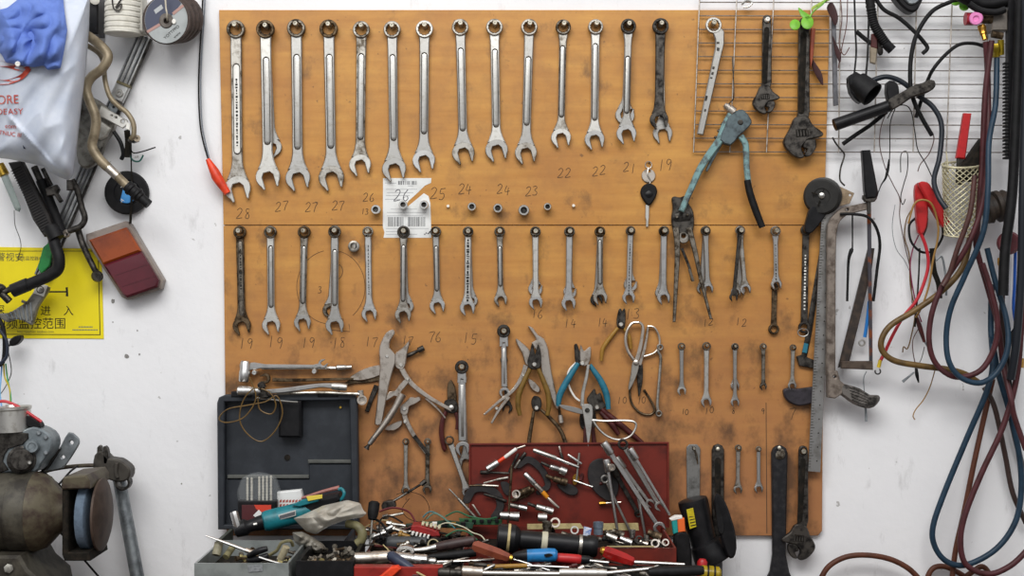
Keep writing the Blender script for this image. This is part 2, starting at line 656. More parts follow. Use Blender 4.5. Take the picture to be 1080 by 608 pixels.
for txt, x, y, h in [('28', 249, 225, 11), ('27', 290, 218, 10), ('27', 321, 218, 10), ('27', 350, 217, 10), ('26', 383, 209, 9), ('13', 381, 224, 6),
                     ('25', 454, 204, 12), ('24', 483, 200, 11), ('24', 524, 200, 10), ('23', 554, 202, 10), ('22', 588, 183, 10), ('22', 625, 180, 10),
                     ('21', 657, 177, 10), ('19', 693, 174, 12), ('19', 252, 362, 11), ('19', 282, 361, 12), ('19', 317, 361, 11), ('18', 350, 362, 11),
                     ('17', 385, 361, 10), ('17', 423, 359, 9), ('76', 451, 356, 11), ('15', 488, 357, 11), ('16', 560, 331, 9), ('14', 595, 341, 9),
                     ('14', 629, 340, 9), ('13', 659, 331, 11), ('12', 741, 340, 8), ('12', 776, 340, 8), ('10', 651, 422, 7), ('10', 672, 423, 7),
                     ('10', 718, 434, 6), ('10', 743, 433, 7), ('8', 772, 434, 6), ('9', 803, 434, 6), ('7', 832, 437, 12), ('0', 353, 286, 15), ('3', 335, 306, 7)]:
    q = M()
    for i, ch in enumerate(txt):
        jx, jy = random.uniform(-.6, .6), random.uniform(-1, 1)
        for s_ in GL[ch]:
            q.stroke([(x + i * h * .72 + (px_ + .12 * (1 - py_)) * h * .62 + jx, y - h / 2 + py_ * h + jy) for px_, py_ in s_], .62, BD)
    q.build('handwritten_number', ink, board)
q = M()
for a, b_ in ((150, 262), (272, 415), (70, 140)):
    q.stroke([(349 + 36 * math.cos(math.radians(t)), 303 + 39 * math.sin(math.radians(t))) for t in range(a, b_, 6)], .5, BD)
q.stroke([(344, 348), (369, 350), (368, 342)], .6, BD, smooth=False)
q.stroke([(362, 336), (361, 350)], .6, BD)
q.build('pencil_circle', ink, board)
M().plate([(807.6, 425), (808.3, 425), (809.2, 563), (808.4, 563)], BD - .0004, BD + .0003, 0).build('panel_seam', ink, board)
for x, y in ((472.5, 217.5), (605, 217)):
    peg(x, y, 1.5, front=.02, m_=mat('bare_peg', '#e6e2d8', .5))


# ------------------------------------------------------------------ wrenches
def frame(rx, ry, jx, jy):
    L = math.hypot(jx - rx, jy - ry)
    u = ((jx - rx) / L, (jy - ry) / L)
    n = (u[1], -u[0])
    return L, (lambda a, b: (rx + u[0] * a + n[0] * b, ry + u[1] * a + n[1] * b)), u, n


def jaw_poly(x, y, R, ux, uy, tilt=15, slot=.46):
    a = math.radians(-tilt)
    vx, vy = ux * math.cos(a) - uy * math.sin(a), ux * math.sin(a) + uy * math.cos(a)
    nx, ny = vy, -vx
    P = []
    for k in range(17):
        t = math.radians(48 + 264 * k / 16)
        P.append((R * math.cos(t) * (1.0 if math.cos(t) > 0 else .92), R * math.sin(t)))
    P += [(R * .98, -R * .62), (R * .98, -R * (slot + .04)), (R * .84, -R * slot), (-R * .05, -R * slot), (-R * .34, -R * slot * .55), (-R * .34, R * slot * .55),
          (-R * .05, R * slot), (R * .84, R * slot), (R * .98, R * (slot + .04)), (R * .98, R * .62)]
    return [(x + vx * p + nx * q, y + vy * p + ny * q) for p, q in P]


def ring_shape(q, x, y, R, d0, d1, inner=.7, bev=.8, mi=0):
    hole = [(x + R * inner * (1 if k % 2 else .9) * math.cos(2 * PI * k / 24), y + R * inner * (1 if k % 2 else .9) * math.sin(2 * PI * k / 24)) for k in range(24)]
    return q.plate(circ(x, y, R, 28), d0, d1, bev, holes=[hole], mi=mi)


dirt_edge = mat('grime_in_groove', '#2c2721', .8, .1, '#5a5148', 120)


def combi(name, label, rx, ry, R, jx, jy, Rj, w, d=.016, t=.008, mr_=None, ms=None, mj=None, panel=None, mp=None, group=None, tilt=15, cat='wrench', ringtop=1.5, marks=None, stagger=0):
    """open jaw at one end, ring at the other"""
    mr_, ms, mj = mr_ or worn, ms or satin, mj or ground
    L, f, u, n = frame(rx, ry, jx, jy)
    o = thing(name, label, cat, (rx, ry, d), group)
    ring_shape(M(), rx, ry, R, d, d + t * ringtop).build('ring_end', mr_, o)
    h = w / 2
    half = [(R * .78, R * .62), (R * 1.3, R * .60), (R * 2.1, h * 1.04), (L * .35, h * .98), (L - Rj * 2.7, h * .96), (L - Rj * 1.7, h * 1.08), (L - Rj * 1.05, Rj * .62), (L - Rj * .62, Rj * .82)]
    top = catmull(half, 4)
    P = [f(a, b) for a, b in top] + [f(a, -b) for a, b in top[::-1]]
    sh = M().plate(P, d + t * .08, d + t * .92, min(1.0, w * .14)).build('shank', ms, o)
    sh['_o'] = o['_o']
    if panel:
        a0, a1, pw = panel
        if pw > 2:
            M().plate(ribbon([f(a0 - .7, 0), f(a1 + .7, 0)], pw + 1.7, smooth=False, rnd=True), d + t * .9, d + t * .95, 0).build('groove', dirt_edge, sh)
        M().plate(ribbon([f(a0, 0), f(a1, 0)], pw, smooth=False, rnd=True), d + t * .9, d + t * 1.02, .4).build('grip_panel', mp or satin, sh)
    if marks:
        q = M()
        a0, a1, pw = marks
        rr = random.Random(int(rx * 7))
        a = a0
        while a < a1:
            l = rr.uniform(.8, 3)
            q.plate(ribbon([f(a, rr.uniform(-.2, .2)), f(a + l, 0)], pw * rr.uniform(.5, 1), smooth=False), d + t * 1.0, d + t * 1.05, 0)
            a += l + rr.uniform(.6, 1.6)
        q.build('stamped_lettering', inkblack, sh)
    M().plate(jaw_poly(jx, jy, Rj, u[0], u[1], tilt), d, d + t, .7).build('open_jaw', mj, o)
    return o


ORD = 'first second third fourth fifth sixth seventh eighth ninth tenth eleventh twelfth thirteenth fourteenth fifteenth sixteenth seventeenth eighteenth'.split()
G1 = 'combination wrenches hung in the top row'
# ring x, y, R, jaw x, y, R, width, panel from, to (photo y), materials, look
T = [(248.8, 31, 9.6, 250.7, 198.5, 14, 11.5, 71, 159, dirty, worn, ground, 'grimy longest combination wrench with bare scraped panel'),
     (280, 31, 9.6, 282.6, 186.5, 13, 11, 64, 149, brown, ground, ground, 'combination wrench with pale jaw and short second wrench behind it'),
     (312.5, 30, 9.6, 314.2, 187.5, 13.2, 11.2, 61, 154, dirty, satin, satin, 'combination wrench with long oval panel and dark jaw tips'),
     (346.7, 30.5, 9.6, 349.5, 187, 13.5, 11, 61, 153, brown, satin, worn, 'combination wrench with dark brown ring and scuffed jaw'),
     (381.2, 31.5, 9, 379.8, 173.5, 11.6, 10.2, 60, 144, worn, worn, ground, 'shorter combination wrench with brownish ring'),
     (413.6, 31.5, 9, 415.6, 178, 12.7, 10, 61, 145, worn, satin, satin, 'combination wrench whose jaw tips overlap the white label'),
     (447.7, 31, 9.2, 447, 169, 12, 10, 59, 138, ground, satin, bright, 'bluish bright combination wrench just above the label torn edge'),
     (485.4, 29, 8.8, 488.6, 161, 12, 9.8, 54, 135, worn, satin, worn, 'slightly tilted combination wrench with dirt line round its panel'),
     (521.5, 29, 8.8, 523.7, 158, 12, 9.4, 55, 131, worn, ground, satin, 'warm grey combination wrench with faint panel'),
     (558.2, 29, 8.7, 554.6, 161, 11.7, 9.6, 63, 129, worn, satin, worn, 'combination wrench leaning left with dotted oval panel'),
     (594, 28.8, 8, 591.6, 145, 10.6, 7.6, 51, 121, dirty, worn, ground, 'slim combination wrench with dirty neck above pencilled 22'),
     (628.2, 28.6, 8, 627, 147, 10.6, 8.6, 49, 124, worn, ground, bright, 'clean pale combination wrench with one small black speck'),
     (662.7, 28, 8, 660.6, 141, 10.6, 7.6, 62, 117, darkst, satin, bright, 'combination wrench with brown patch and another jaw behind it'),
     (696.6, 28, 8.6, 695, 126, 9.8, 9.6, 0, 0, darkst, blackox, blackox, 'black combination wrench with shiny second jaw below')]
for i, (rx, ry, R, jx, jy, Rj, wd, p0, p1, a, b_, c, look) in enumerate(T):
    db = .025 if i in (1, 12, 13) else .016
    combi('combination_wrench', f'{look}, {ORD[i]} in the top row', rx, ry, R, jx, jy, Rj, wd, db, mr_=a, ms=b_, mj=c,
          panel=(p0 - ry, p1 - ry, wd * .52) if p1 else None, mp=white if i == 0 else None, marks=(p0 - ry + 12, p1 - ry - 4, 2.5) if i == 0 else None, group=G1)
    peg(rx + .6, ry - R * .63 + 2.8, 2.5, db + .006, .048)
combi('combination_wrench', 'short wrench mostly hidden behind the second long top row wrench, jaw peeking out right', 280.6, 31, 8.6, 287, 155, 10.5, 8, .0135, .006, group=G1, tilt=-25, mj=satin)
combi('combination_wrench', 'hidden wrench behind the brown-patched top row wrench, jaw turned upward beside it', 663, 28, 7.4, 659, 122, 10.3, 7, .0135, .006, group=G1, mj=satin, tilt=160)
combi('combination_wrench', 'shiny wrench behind the black top row wrench, its jaw below the black one', 697, 28, 7.4, 698.8, 140.5, 10.4, 7, .0135, .006, group=G1, mj=satin, tilt=10)

G2 = 'combination wrenches hung in the second row'
T = [(253, 245, 6.7, 255, 343.5, 9.6, 8.2, 257, 330, brown, brown, brown, 'dark browned combination wrench with raised lettering', 0),
     (285.2, 245, 6.7, 286, 342.8, 9.7, 7.8, 262, 322, dirty, ground, ground, 'pale combination wrench with long faint panel', 0),
     (320.8, 245, 6.7, 319, 340, 9, 7.4, 262, 318, brown, worn, satin, 'greenish grey combination wrench touching the pencilled circle', 0),
     (353, 244.6, 6.7, 353, 343, 9.7, 8.2, 266, 320, dirty, satin, satin, 'grey combination wrench crossing the pencilled circle with a darker one behind', 0),
     (388, 244.6, 5.7, 389.4, 331, 8.2, 7, 0, 0, worn, bright, bright, 'polished narrow combination wrench stamped with small marks', 1),
     (425.6, 245, 6.7, 425, 332, 8.6, 6.8, 261, 316, blackox, worn, worn, 'combination wrench with black ring over the label bottom edge', 0),
     (459.6, 244.6, 5.7, 461.2, 322.6, 8.2, 6.6, 262, 305, dirty, satin, bright, 'combination wrench with one oval panel right of the label', 0),
     (493.7, 244.6, 5.7, 493, 324.5, 8.2, 7, 0, 0, dirty, ground, bright, 'flat combination wrench with black printed lettering on its shank', 2),
     (527, 244.6, 5.7, 528, 316, 7, 6, 262, 300, dirty, worn, worn, 'brownish combination wrench with dull jaw', 0),
     (564.7, 244.6, 5.7, 565, 319, 7.3, 6.4, 0, 0, dirty, ground, bright, 'bright combination wrench in front of its twin, over pencilled 16', 0),
     (600.7, 244.6, 5.7, 599.7, 320, 7.6, 6.8, 0, 0, dirty, bright, bright, 'bright wide combination wrench with a second jaw above its own', 0),
     (632.8, 244.6, 5.7, 633, 314, 7.6, 6, 255, 298, brown, worn, worn, 'worn combination wrench with brown ring and dark one behind', 0),
     (665, 243.6, 5, 663, 314, 6.8, 5.8, 0, 0, dirty, bright, bright, 'bright combination wrench near the mustard nippers with a twin behind', 1),
     (700.2, 244, 5.5, 699.9, 314, 7, 6.4, 0, 0, dirty, bright, bright, 'bright combination wrench just left of the black crimping tool', 0),
     (744.2, 243.6, 5.2, 746.4, 304.5, 6, 5.2, 0, 0, dirty, satin, bright, 'combination wrench partly behind the right crimping tool handle', 0),
     (780.5, 243.4, 5.2, 786, 305, 6, 4.6, 0, 0, dirty, worn, bright, 'rightmost of three fanned thin wrenches on one peg', 0),
     (817.8, 244, 5.4, 818.7, 300, 5.8, 5, 0, 0, worn, bright, bright, 'bright wrench with a brown ring wrench hanging below it', 1)]
front = {3, 5, 7, 9, 10, 11, 12, 13, 14, 15, 16}
for i, (rx, ry, R, jx, jy, Rj, wd, p0, p1, a, b_, c, look, mk) in enumerate(T):
    db = .023 if i in front else .016
    combi('combination_wrench', f'{look}, second row', rx, ry, R, jx, jy, Rj, wd, db, .0065, mr_=a, ms=b_, mj=c,
          panel=(p0 - ry, p1 - ry, wd * .45) if p1 else None, mp=dirty if i == 0 else None, group=G2,
          marks=(18, 60, 2.2) if i == 0 else (14, 66, 1.2) if mk == 1 else (8, 72, 3.2) if mk == 2 else None)
    peg(rx + .3, ry - R * .63 + 2.95, 2.6, db + .005, .045)
for rx, ry, jx, jy, Rj, ti, m_, look in [(353.5, 245, 348, 327, 8, 30, dirty, 'dark wrench behind the grey one inside the pencilled circle'),
                                         (426, 245, 428.5, 323, 8, -20, satin, 'wrench behind the black-ringed one below the label'),
                                         (494, 245, 497, 317, 7, -20, satin, 'wrench behind the printed flat wrench, above pencilled 15'),
                                         (565, 245, 564.5, 305.5, 7.6, 150, bright, 'upper jaw twin behind the wrench over pencilled 16'),
                                         (601, 245, 601, 308.5, 7, 150, bright, 'twin wrench behind the wide bright one over the left pencilled 14'),
                                         (633, 245, 629, 316, 6.6, 30, darkst, 'dark wrench hidden behind the worn one over the right pencilled 14'),
                                         (665, 244, 664.8, 301, 7.2, 150, bright, 'twin wrench behind the bright one over pencilled 13'),
                                         (700, 244, 697, 309, 6.4, 40, satin, 'twin wrench behind the one beside the crimping tool'),
                                         (744, 244, 740, 304.5, 5.4, 25, satin, 'twin wrench behind the one crossed by the crimping tool'),
                                         (780.5, 244, 780.5, 307, 5.4, 10, satin, 'middle one of three fanned thin wrenches on one peg'),
                                         ]:
    combi('combination_wrench', f'{look}, second row', rx, ry, 5, jx, jy, Rj, 5.4, .0135, .0055, ms=satin, mj=m_, group=G2, tilt=ti)
combi('combination_wrench', 'leftmost of three fanned thin wrenches on one peg, second row', 780.5, 243.6, 5, 776, 308, 5.2, 4.4, .0295, .005, ms=worn, mj=satin, group=G2, tilt=20)
combi('combination_wrench', 'small dark wrench poking out lowest under the fanned wrenches, second row', 780.5, 243.6, 4, 773.8, 313.5, 4.6, 4, .035, .004, ms=darkst, mj=darkst, mr_=darkst, group=G2)


def double_ring(name, label, a, b_, Ra, Rb, w_, d, m1, m2=None, marks=None, t=.006, inner=.62):
    o = thing(name, label, 'wrench', (a[0], a[1], d))
    L, f, u, n = frame(*a, *b_)
    ring_shape(M(), *a, Ra, d, d + t * 1.4, inner).build('ring_end', m2 or m1, o)
    ring_shape(M(), *b_, Rb, d, d + t * 1.4, inner).build('ring_end', m2 or m1, o)
    hw = w_ / 2
    hs = catmull([(Ra * .75, Ra * .6), (Ra * 1.8, hw), (L / 2, hw * .95), (L - Rb * 1.8, hw), (L - Rb * .75, Rb * .6)], 4)
    sh = M().plate([f(x, y) for x, y in hs] + [f(x, -y) for x, y in hs[::-1]], d, d + t, .6).build('shank', m1, o)
    if marks:
        q = M()
        rr = random.Random(3)
        x = marks[0]
        while x < marks[1]:
            q.plate(ribbon([f(x, 0), f(x + 1.6, 0)], rr.uniform(1, 2.4), smooth=False), d + t * .98, d + t * 1.03, 0)
            x += rr.uniform(2.6, 4)
        q.build('printed_lettering', white, sh)
    return o


double_ring('ring_wrench', 'short browned ring wrench hanging under the bright wrench at the second row end', (817, 303), (816, 347.5), 4, 5.6, 5.6, .0135, brown, brown)
double_ring('ring_wrench', 'black double ring wrench with white lettering left of the ruler', (850, 243), (848, 345.5), 5.6, 6, 7, .016, blackox, blackox, (26, 86))
peg(850.8, 241.2, 2.6, .02, .0275)
q = M()
q.tube([(847 + 5.5 * math.cos(t * PI / 8), 351 + 4 * math.sin(t * PI / 8), .027) for t in range(17)], .6, 6)
one('key_ring', q, satin, 'thin steel split ring hanging from the black double ring wrench', 'ring')

# small wrenches of the third and fourth rows
G3 = 'small wrenches hung low on the board'
T = [(718.8, 365.8, 4, 719, 412.5, 4.8, 4.2, satin, ground, 'pale little wrench with closed jaw, just right of the tin snips'),
     (745.2, 365.6, 4.6, 744.9, 424, 5.8, 5, ground, bright, 'longest little wrench of the third row, bright jaw'),
     (775.2, 366, 3.9, 775.2, 424.5, 4.8, 4, satin, bright, 'little third row wrench with a second jaw at mid length'),
     (805, 366, 3.7, 805, 408, 3.8, 3.8, dirty, dirty, 'short dark little wrench on the stained patch of the third row'),
     (836.4, 367, 3.5, 835.4, 407, 4.6, 3.8, worn, satin, 'little wrench just above the dark saw handle'),
     (778.6, 473, 3.7, 778.2, 516.5, 4.8, 4.2, worn, worn, 'little fourth row wrench with black ring and cast lettering'),
     (800, 474, 3, 800.1, 515.5, 4.8, 3.8, bright, bright, 'bright smallest wrench beside the thick black wrench handle'),
     (428, 466.3, 3.7, 428, 517.5, 4.8, 4.2, worn, worn, 'little wrench right of the black case lid'),
     (451, 466.3, 3.8, 450.5, 516.5, 5, 4.6, dirty, dirty, 'dirty little wrench crossed by dark locking plier handle'),
     (474, 465, 5, 493, 519, 6, 5.4, ground, bright, 'tilted bright wrench over the red toolbox lid corner')]
for rx, ry, R, jx, jy, Rj, wd, a, b_, look in T:
    combi('combination_wrench', look, rx, ry, R, jx, jy, Rj, wd, .022 if rx != 474 else .028, .005, mr_=dirty, ms=a, mj=b_, group=G3, tilt=12, ringtop=1.3)
    if rx not in (474,):
        peg(rx + .2, ry - R * .63 + 1.75, 1.45, .0253, .034)
combi('combination_wrench', 'second small wrench behind the mid-jawed one of the third row', 775.2, 366, 3.4, 775.2, 407, 4.8, 3.4, .0135, .005, ms=satin, mj=bright, group=G3)


def ratchet(label, rx, ry, jx, jy, R, Rj, d, wd, m2=bright):
    o = thing('ratchet_wrench', label, 'wrench', (rx, ry, d), 'flex head ratchet wrenches on the board')
    L, f, u, n = frame(rx, ry, jx, jy)
    ring_shape(M(), rx, ry, R, d, d + .011, .5).build('ratchet_head', darkst, o)
    M().plate([f(R * .8, -R * .62), f(R * .8, R * .62), f(R * 2.3, R * .66), f(R * 2.3, R * .2), f(R * 1.7, R * .2), f(R * 1.7, -R * .2), f(R * 2.3, -R * .2), f(R * 2.3, -R * .66)], d, d + .009, .4).build('hinge_fork', bright, o)
    sh = M().plate([f(R * 1.8, -wd * .45), f(R * 1.8, wd * .45), f(L - Rj, wd * .5), f(L - Rj, -wd * .5)], d + .001, d + .008, .8).build('shank', m2, o)
    M().plate([f(R * 2.6, -wd * .18), f(R * 2.6, wd * .18), f(L - Rj * 1.6, wd * .18), f(L - Rj * 1.6, -wd * .18)], d + .0078, d + .0084, .2).build('grip_panel', satin, sh)
    M().plate(jaw_poly(jx, jy, Rj, u[0], u[1], 12), d + .001, d + .009, .6).build('open_jaw', bright, o)
    return o


ratchet('flex head ratchet wrench beside the dark red side cutters', 487, 387.5, 488, 473, 7.2, 7.6, .026, 8.6)
ratchet('flex head ratchet wrench above the silver curved locking pliers left handle', 531.2, 349.5, 532, 414, 7, 5.6, .020, 6.4)
combi('combination_wrench', 'wrench under the ratchet wrench, its jaw lowest over the red lid edge', 487.5, 400, 5, 491.5, 487.5, 7.6, 6, .0145, .006, ms=satin, mj=satin, tilt=-10, group=G3)
combi('combination_wrench', 'dark jaw peeking out behind the silver locking plier handle', 531.5, 380, 4, 535, 430, 5.6, 4, .0135, .005, ms=darkst, mj=darkst, tilt=-20, mr_=darkst, group=G3)
for x, y in ((487.5, 386.5), (531.6, 349)):
    peg(x, y, 2.6, .02, .042)

# ------------------------------------------------------------------ sockets on short pegs and the torn label
def socket(label, x, y, r, d0=BD, d1=.034, m_=satin, ro=None):
    o = thing('socket', label, 'socket', (x, y, d0), 'sockets pushed on pegs between the wrench rows')
    a, b_ = perp(x, y, d1, d0), (x, y, d1)
    M().lathe(a, b_, [(0, r * .92), (.4, r * .92), (.45, r), (.94, r), (1, r * .9), (1, r * .62), (.6, r * .6)], 18).build('sleeve', m_, o)
    hx = M().lathe(perp(x, y, d1, d1 - .012), (x, y, d1 - .006), [(0, r * .62), (1, r * .62)], 6)
    hx.build('drive_hole', darkst, o)
    return o


for x, y, r, m_, t in [(396, 221, 5, bright, 'chrome socket left of the white label under pencilled 26'), (425, 216, 4.6, bright, 'chrome socket on the white label, left one'),
                       (447, 216, 4.6, bright, 'chrome socket on the white label by the tear'), (497.6, 218, 4.6, satin, 'small socket below pencilled 24, first right of the label'),
                       (525, 219.6, 5, satin, 'socket under the second pencilled 24'), (552.5, 221.8, 5.8, satin, 'larger socket under pencilled 23'),
                       (577.5, 218, 4.1, worn, 'smallest dark-bored socket, last on the right of the socket row')]:
    socket(t, x, y, r, m_=m_)
socket('dull grey socket inside the top of the pencilled circle', 373, 260, 6, d1=.026, m_=worn)

lb = thing('paper_label', 'torn white shipping label with barcodes stuck on the board', 'label', (430, 220, BD))
M().plate([(404, 188), (455, 188), (454.5, 193), (448, 196), (441, 203), (431, 212), (428, 217), (430, 218), (436, 213), (447, 204), (452, 207), (454, 215), (455, 251), (404.5, 251), (405.5, 245), (403.8, 240)], BD, BD + .0006, 0).build('sheet', paper, lb)
q = M()
for y, x0, x1 in ((193, 406, 418), (196, 430, 436), (199.5, 407, 440), (203, 408, 436), (206, 407, 432), (210, 406, 425), (220.5, 412, 440), (224, 408, 450), (227.5, 408, 446), (241, 407, 452), (244, 407, 430), (247, 407, 440)):
    q.box(x0, y, x1, y + .5, BD + .0006, BD + .0009, 0)
q.build('ruled_lines', mat('grey_print', '#a9aaac', .8), lb)
q = M()
rr = random.Random(5)
for x0, x1, y0, y1 in ((420, 439.5, 191, 195), (409.5, 425, 229, 239), (430.5, 448.5, 229, 239)):
    x = x0
    while x < x1:
        ww = rr.choice((.3, .5, .9))
        q.box(x, y0, x + ww, y1, BD + .0006, BD + .0009, 0)
        x += ww + rr.choice((.4, .6, 1.0))
for k in range(6):
    x, y = 446 + rr.uniform(0, 8), 244 + rr.uniform(0, 4)
    q.plate(circ(x, y, .8, 6), BD + .0006, BD + .0009, 0)
q.build('barcode', mat('dark_print', '#55565a', .8), lb)
q = M()
for i, ch in enumerate('26'):
    for s_ in GL[ch]:
        q.stroke([(415 + i * 9 + (a + .2 * (1 - b_)) * 7, 200 + b_ * 12) for a, b_ in s_], .8, BD + .0006)
q.build('handwritten_number', mat('pencil_grey', '#55545a', .8), lb)

# ------------------------------------------------------------------ wire grid with its tools
gridm = mat('grid_wire', '#a9a29a', .4, .9, '#6b625a', 100)
g = thing('wire_grid', 'thin steel wire grid panel hung over the board corner and the white wall', 'wire grid', (900, 80, .02))
for x0, x1 in ((738.3, 731.5), (777.5, 769.8), (816.6, 808.4), (856.5, 849), (886.5, 884.5), (926.3, 922), (967, 963), (1004.8, 998), (1044, 1036), (1082, 1074)):
    M().tube([(x0, -12, .0235), (x1, 161, .0235)], .75, 6, smooth=0).build('upright_wire', gridm, g)
for k in range(13):
    y = -12 + k * 14.35
    xo = 738.5 - (y + 12) * .04
    M().tube([(xo, y, .0205), (1090, y + .8, .0205)], .6, 6, smooth=0).build('cross_wire', gridm, g)

o = thing('box_wrench', 'bright offset ring wrench with cut off straight shank hanging on the wire grid', 'wrench', (752.5, 27, .028))
ring_shape(M(), 752.5, 27, 8.6, .027, .037).build('ring_end', ground, o)
c = crop(720, 0, 6)
M().plate(c((190, 210), (235, 170), (262, 200), (262, 280), (240, 370), (130, 858), (90, 850), (205, 300), (205, 250)), .028, .036, 1).build('shank', satin, o)
for P in (c((215, 265), (232, 265), (232, 278), (215, 278)), c((218, 300), (235, 304), (231, 325), (214, 320)), c((190, 420), (204, 423), (200, 440), (186, 437)), c((184, 455), (198, 457), (194, 475), (180, 472)),
          c((176, 488), (190, 490), (186, 500), (172, 498)), c((146, 605), (160, 608), (152, 640), (138, 637)), c((138, 690), (150, 693), (146, 708), (134, 705))):
    M().plate(P, .0358, .0364, 0).build('stamped_mark', darkst, o)
peg(752.6, 24.6, 2.6, .032, .046)


def adjustable(label, x, ytop, w_, ybot, d, head, m_, flip=1, t=.012, hole=None):
    """adjustable wrench hanging by the end of its handle; head = (centre x, centre y, size)"""
    o = thing('adjustable_wrench', label, 'wrench', (x, ytop, d))
    hx, hy, s_ = head
    h = w_ / 2
    P = catmull([(x - h * .9, ytop + h), (x - h * .6, ytop + h * .2), (x, ytop), (x + h * .6, ytop + h * .2), (x + h * .9, ytop + h)], 3)
    P = P + [(x + h, hy - s_ * 1.5), (hx + h, hy - s_ * .7), (hx - h, hy - s_ * .7), (x - h, hy - s_ * 1.5)]
    holes = [circ(x, ytop + h * 1.1, h * .62, 12)] if hole else []
    sh = M().plate(P, d, d + t * .8, .9, holes=holes).build('handle', m_, o)
    M().plate(ribbon([(x, ytop + w_ * 1.5), (hx, hy - s_ * 1.5)], w_ * .55, smooth=False, rnd=True), d + t * .78, d + t * .84, .3).build('recess_panel', grime, sh)
    f = lambda a, b_: (hx + flip * a * s_, hy + b_ * s_)
    fixed = [f(-.35, -1.15), f(.3, -1.2), f(.62, -.72), f(1.15, -.32), f(1.12, -.1), f(.62, .02), f(.34, .08), f(.18, .25), f(-.02, .55), f(.14, 1.0), f(-.1, 1.12), f(-.52, .95), f(-.92, .5), f(-.98, .1), f(-.66, -.5)]
    M().plate(smooth2(fixed, 3), d, d + t, 1).build('fixed_jaw', m_, o)
    mv = [f(.2, .12), f(.62, .05), f(.78, .12), f(.8, .5), f(.55, .92), f(.3, 1.02), f(.16, .96), f(.34, .62), f(.1, .5)]
    M().plate(smooth2(mv, 3), d + t * .1, d + t * .9, .8).build('moving_jaw', m_, o)
    M().plate([f(-.3, -.48), f(.34, -.56), f(.36, -.12), f(-.28, -.06)], d + t * .96, d + t * 1.02, 0).build('knurl_slot', grime, o)
    q = M()
    for k in range(4):
        q.tube([f(-.2 + k * .17, -.46) + (d + t * 1.02,), f(-.16 + k * .17, -.12) + (d + t * 1.02,)], .08 * s_, 6, 0)
    q.build('knurled_screw', darkst, o)
    return o


adjustable('small black adjustable wrench hanging on the wire grid', 808.6, 16, 10, 0, .028, (806.5, 106, 13), blackox, 1, hole=1)
peg(808.6, 21.5, 2.5, .0335, .048, m_=white)
adjustable('large black adjustable wrench hanging on the wire grid below green leaves', 847.6, 19, 12, 0, .028, (845, 146, 19), blackox, 1, t=.015, hole=1)
peg(847.6, 25.6, 2.9, .0345, .047)
adjustable('black adjustable wrench hanging lowest right, its head below the board edge', 847, 470.5, 10.5, 0, .0265, (843.5, 573, 16), blackox, -1, hole=1)
peg(847, 476.2, 2.6, .032, .042)

# ------------------------------------------------------------------ pliers family
def pliers(name, label, cat, parts, rivets, d, group=None):
    """parts: (name, outline, d0, d1, material, bevel); rivets: (x, y, r, d1)"""
    o = thing(name, label, cat, rivets[0][:2] + (d,), group)
    for nm, P, a, b_, m_, bv in parts:
        M().plate(P, d + a, d + b_, bv).build(nm, m_, o)
    for r in rivets:
        x, y, rr_, a = r[:4]
        M().lathe((x, y, d + a - .004), (x, y, d + a + .0015), [(0, rr_), (.8, rr_), (1, rr_ * .7)], 14).build('rivet', r[4] if len(r) > 4 else ground, o)
    return o


def tubes(o, name, P, r, m_, n=8):
    return M().tube(P, r, n).build(name, m_, o)


c1 = crop(370, 330, 4.0533)
c2 = crop(500, 330, 4.0545)
o = pliers('locking_pliers', 'big silver locking pliers spread open at the middle left of the board', 'locking pliers', [
    ('upper_jaw', smooth2(c1((180, 72), (188, 90), (170, 118), (165, 148), (178, 165), (192, 185), (190, 215), (176, 262), (160, 325), (150, 385), (140, 440), (130, 478), (104, 478), (108, 430), (118, 330), (125, 230), (121, 165), (130, 125), (152, 86)), 2), .012, .022, nickel, .9),
    ('lower_jaw', smooth2(c1((255, 110), (250, 138), (240, 180), (236, 215), (226, 242), (208, 244), (190, 230), (186, 200), (193, 172), (215, 156), (240, 130)), 2), .010, .019, nickel, .9),
    ('handle_lever', ribbon(c1((210, 222), (232, 268), (268, 312), (330, 360), (390, 395), (432, 418)), 6.2, 3.2), .011, .018, nickel, .8),
    ('back_lever', ribbon(c1((320, 365), (355, 395), (380, 420), (405, 452)), 3, 1.6), .006, .011, nickel, .5),
    ('release_lever', smooth2(c1((240, 278), (250, 296), (218, 335), (208, 362), (186, 356), (155, 376), (149, 366), (166, 338), (190, 334), (205, 312)), 2), .014, .0205, nickel, .6)],
    [c1((155, 187))[0] + (1.9, .022), c1((215, 225))[0] + (2.2, .019), c1((242, 285))[0] + (1.9, .021), c1((430, 406))[0] + (2.6, .018)], .014)
tubes(o, 'adjusting_screw', [c1((225, 190))[0] + (.022,), c1((262, 176))[0] + (.022,), c1((292, 160))[0] + (.022,)], [2, 2.2, 1.4], darkst)
tubes(o, 'screw_knob', [c1((288, 162))[0] + (.022,), c1((312, 150))[0] + (.022,)], [3, 3], darkst)
o = pliers('locking_pliers', 'smaller worn locking pliers hanging nose up below the big silver ones', 'locking pliers', [
    ('upper_jaw', smooth2(c1((292, 360), (300, 374), (268, 394), (250, 402), (245, 430), (228, 440), (212, 428), (212, 402), (232, 384), (255, 362), (275, 364)), 2), .006, .014, nickel, .7),
    ('handle_lever', ribbon(c1((225, 405), (232, 450), (255, 500), (285, 548), (325, 605)), 6, 3.6), .004, .011, nickel, .7),
    ('lever_end', ribbon(c1((270, 528), (300, 565), (335, 612)), 4.6, 3.4), .011, .014, darkst, .6),
    ('release_lever', smooth2(c1((218, 462), (216, 482), (186, 504), (146, 502), (140, 494), (166, 482), (190, 470)), 2), .003, .009, nickel, .6)],
    [c1((228, 412))[0] + (2.4, .014), c1((232, 467))[0] + (2.1, .0115)], .0135)
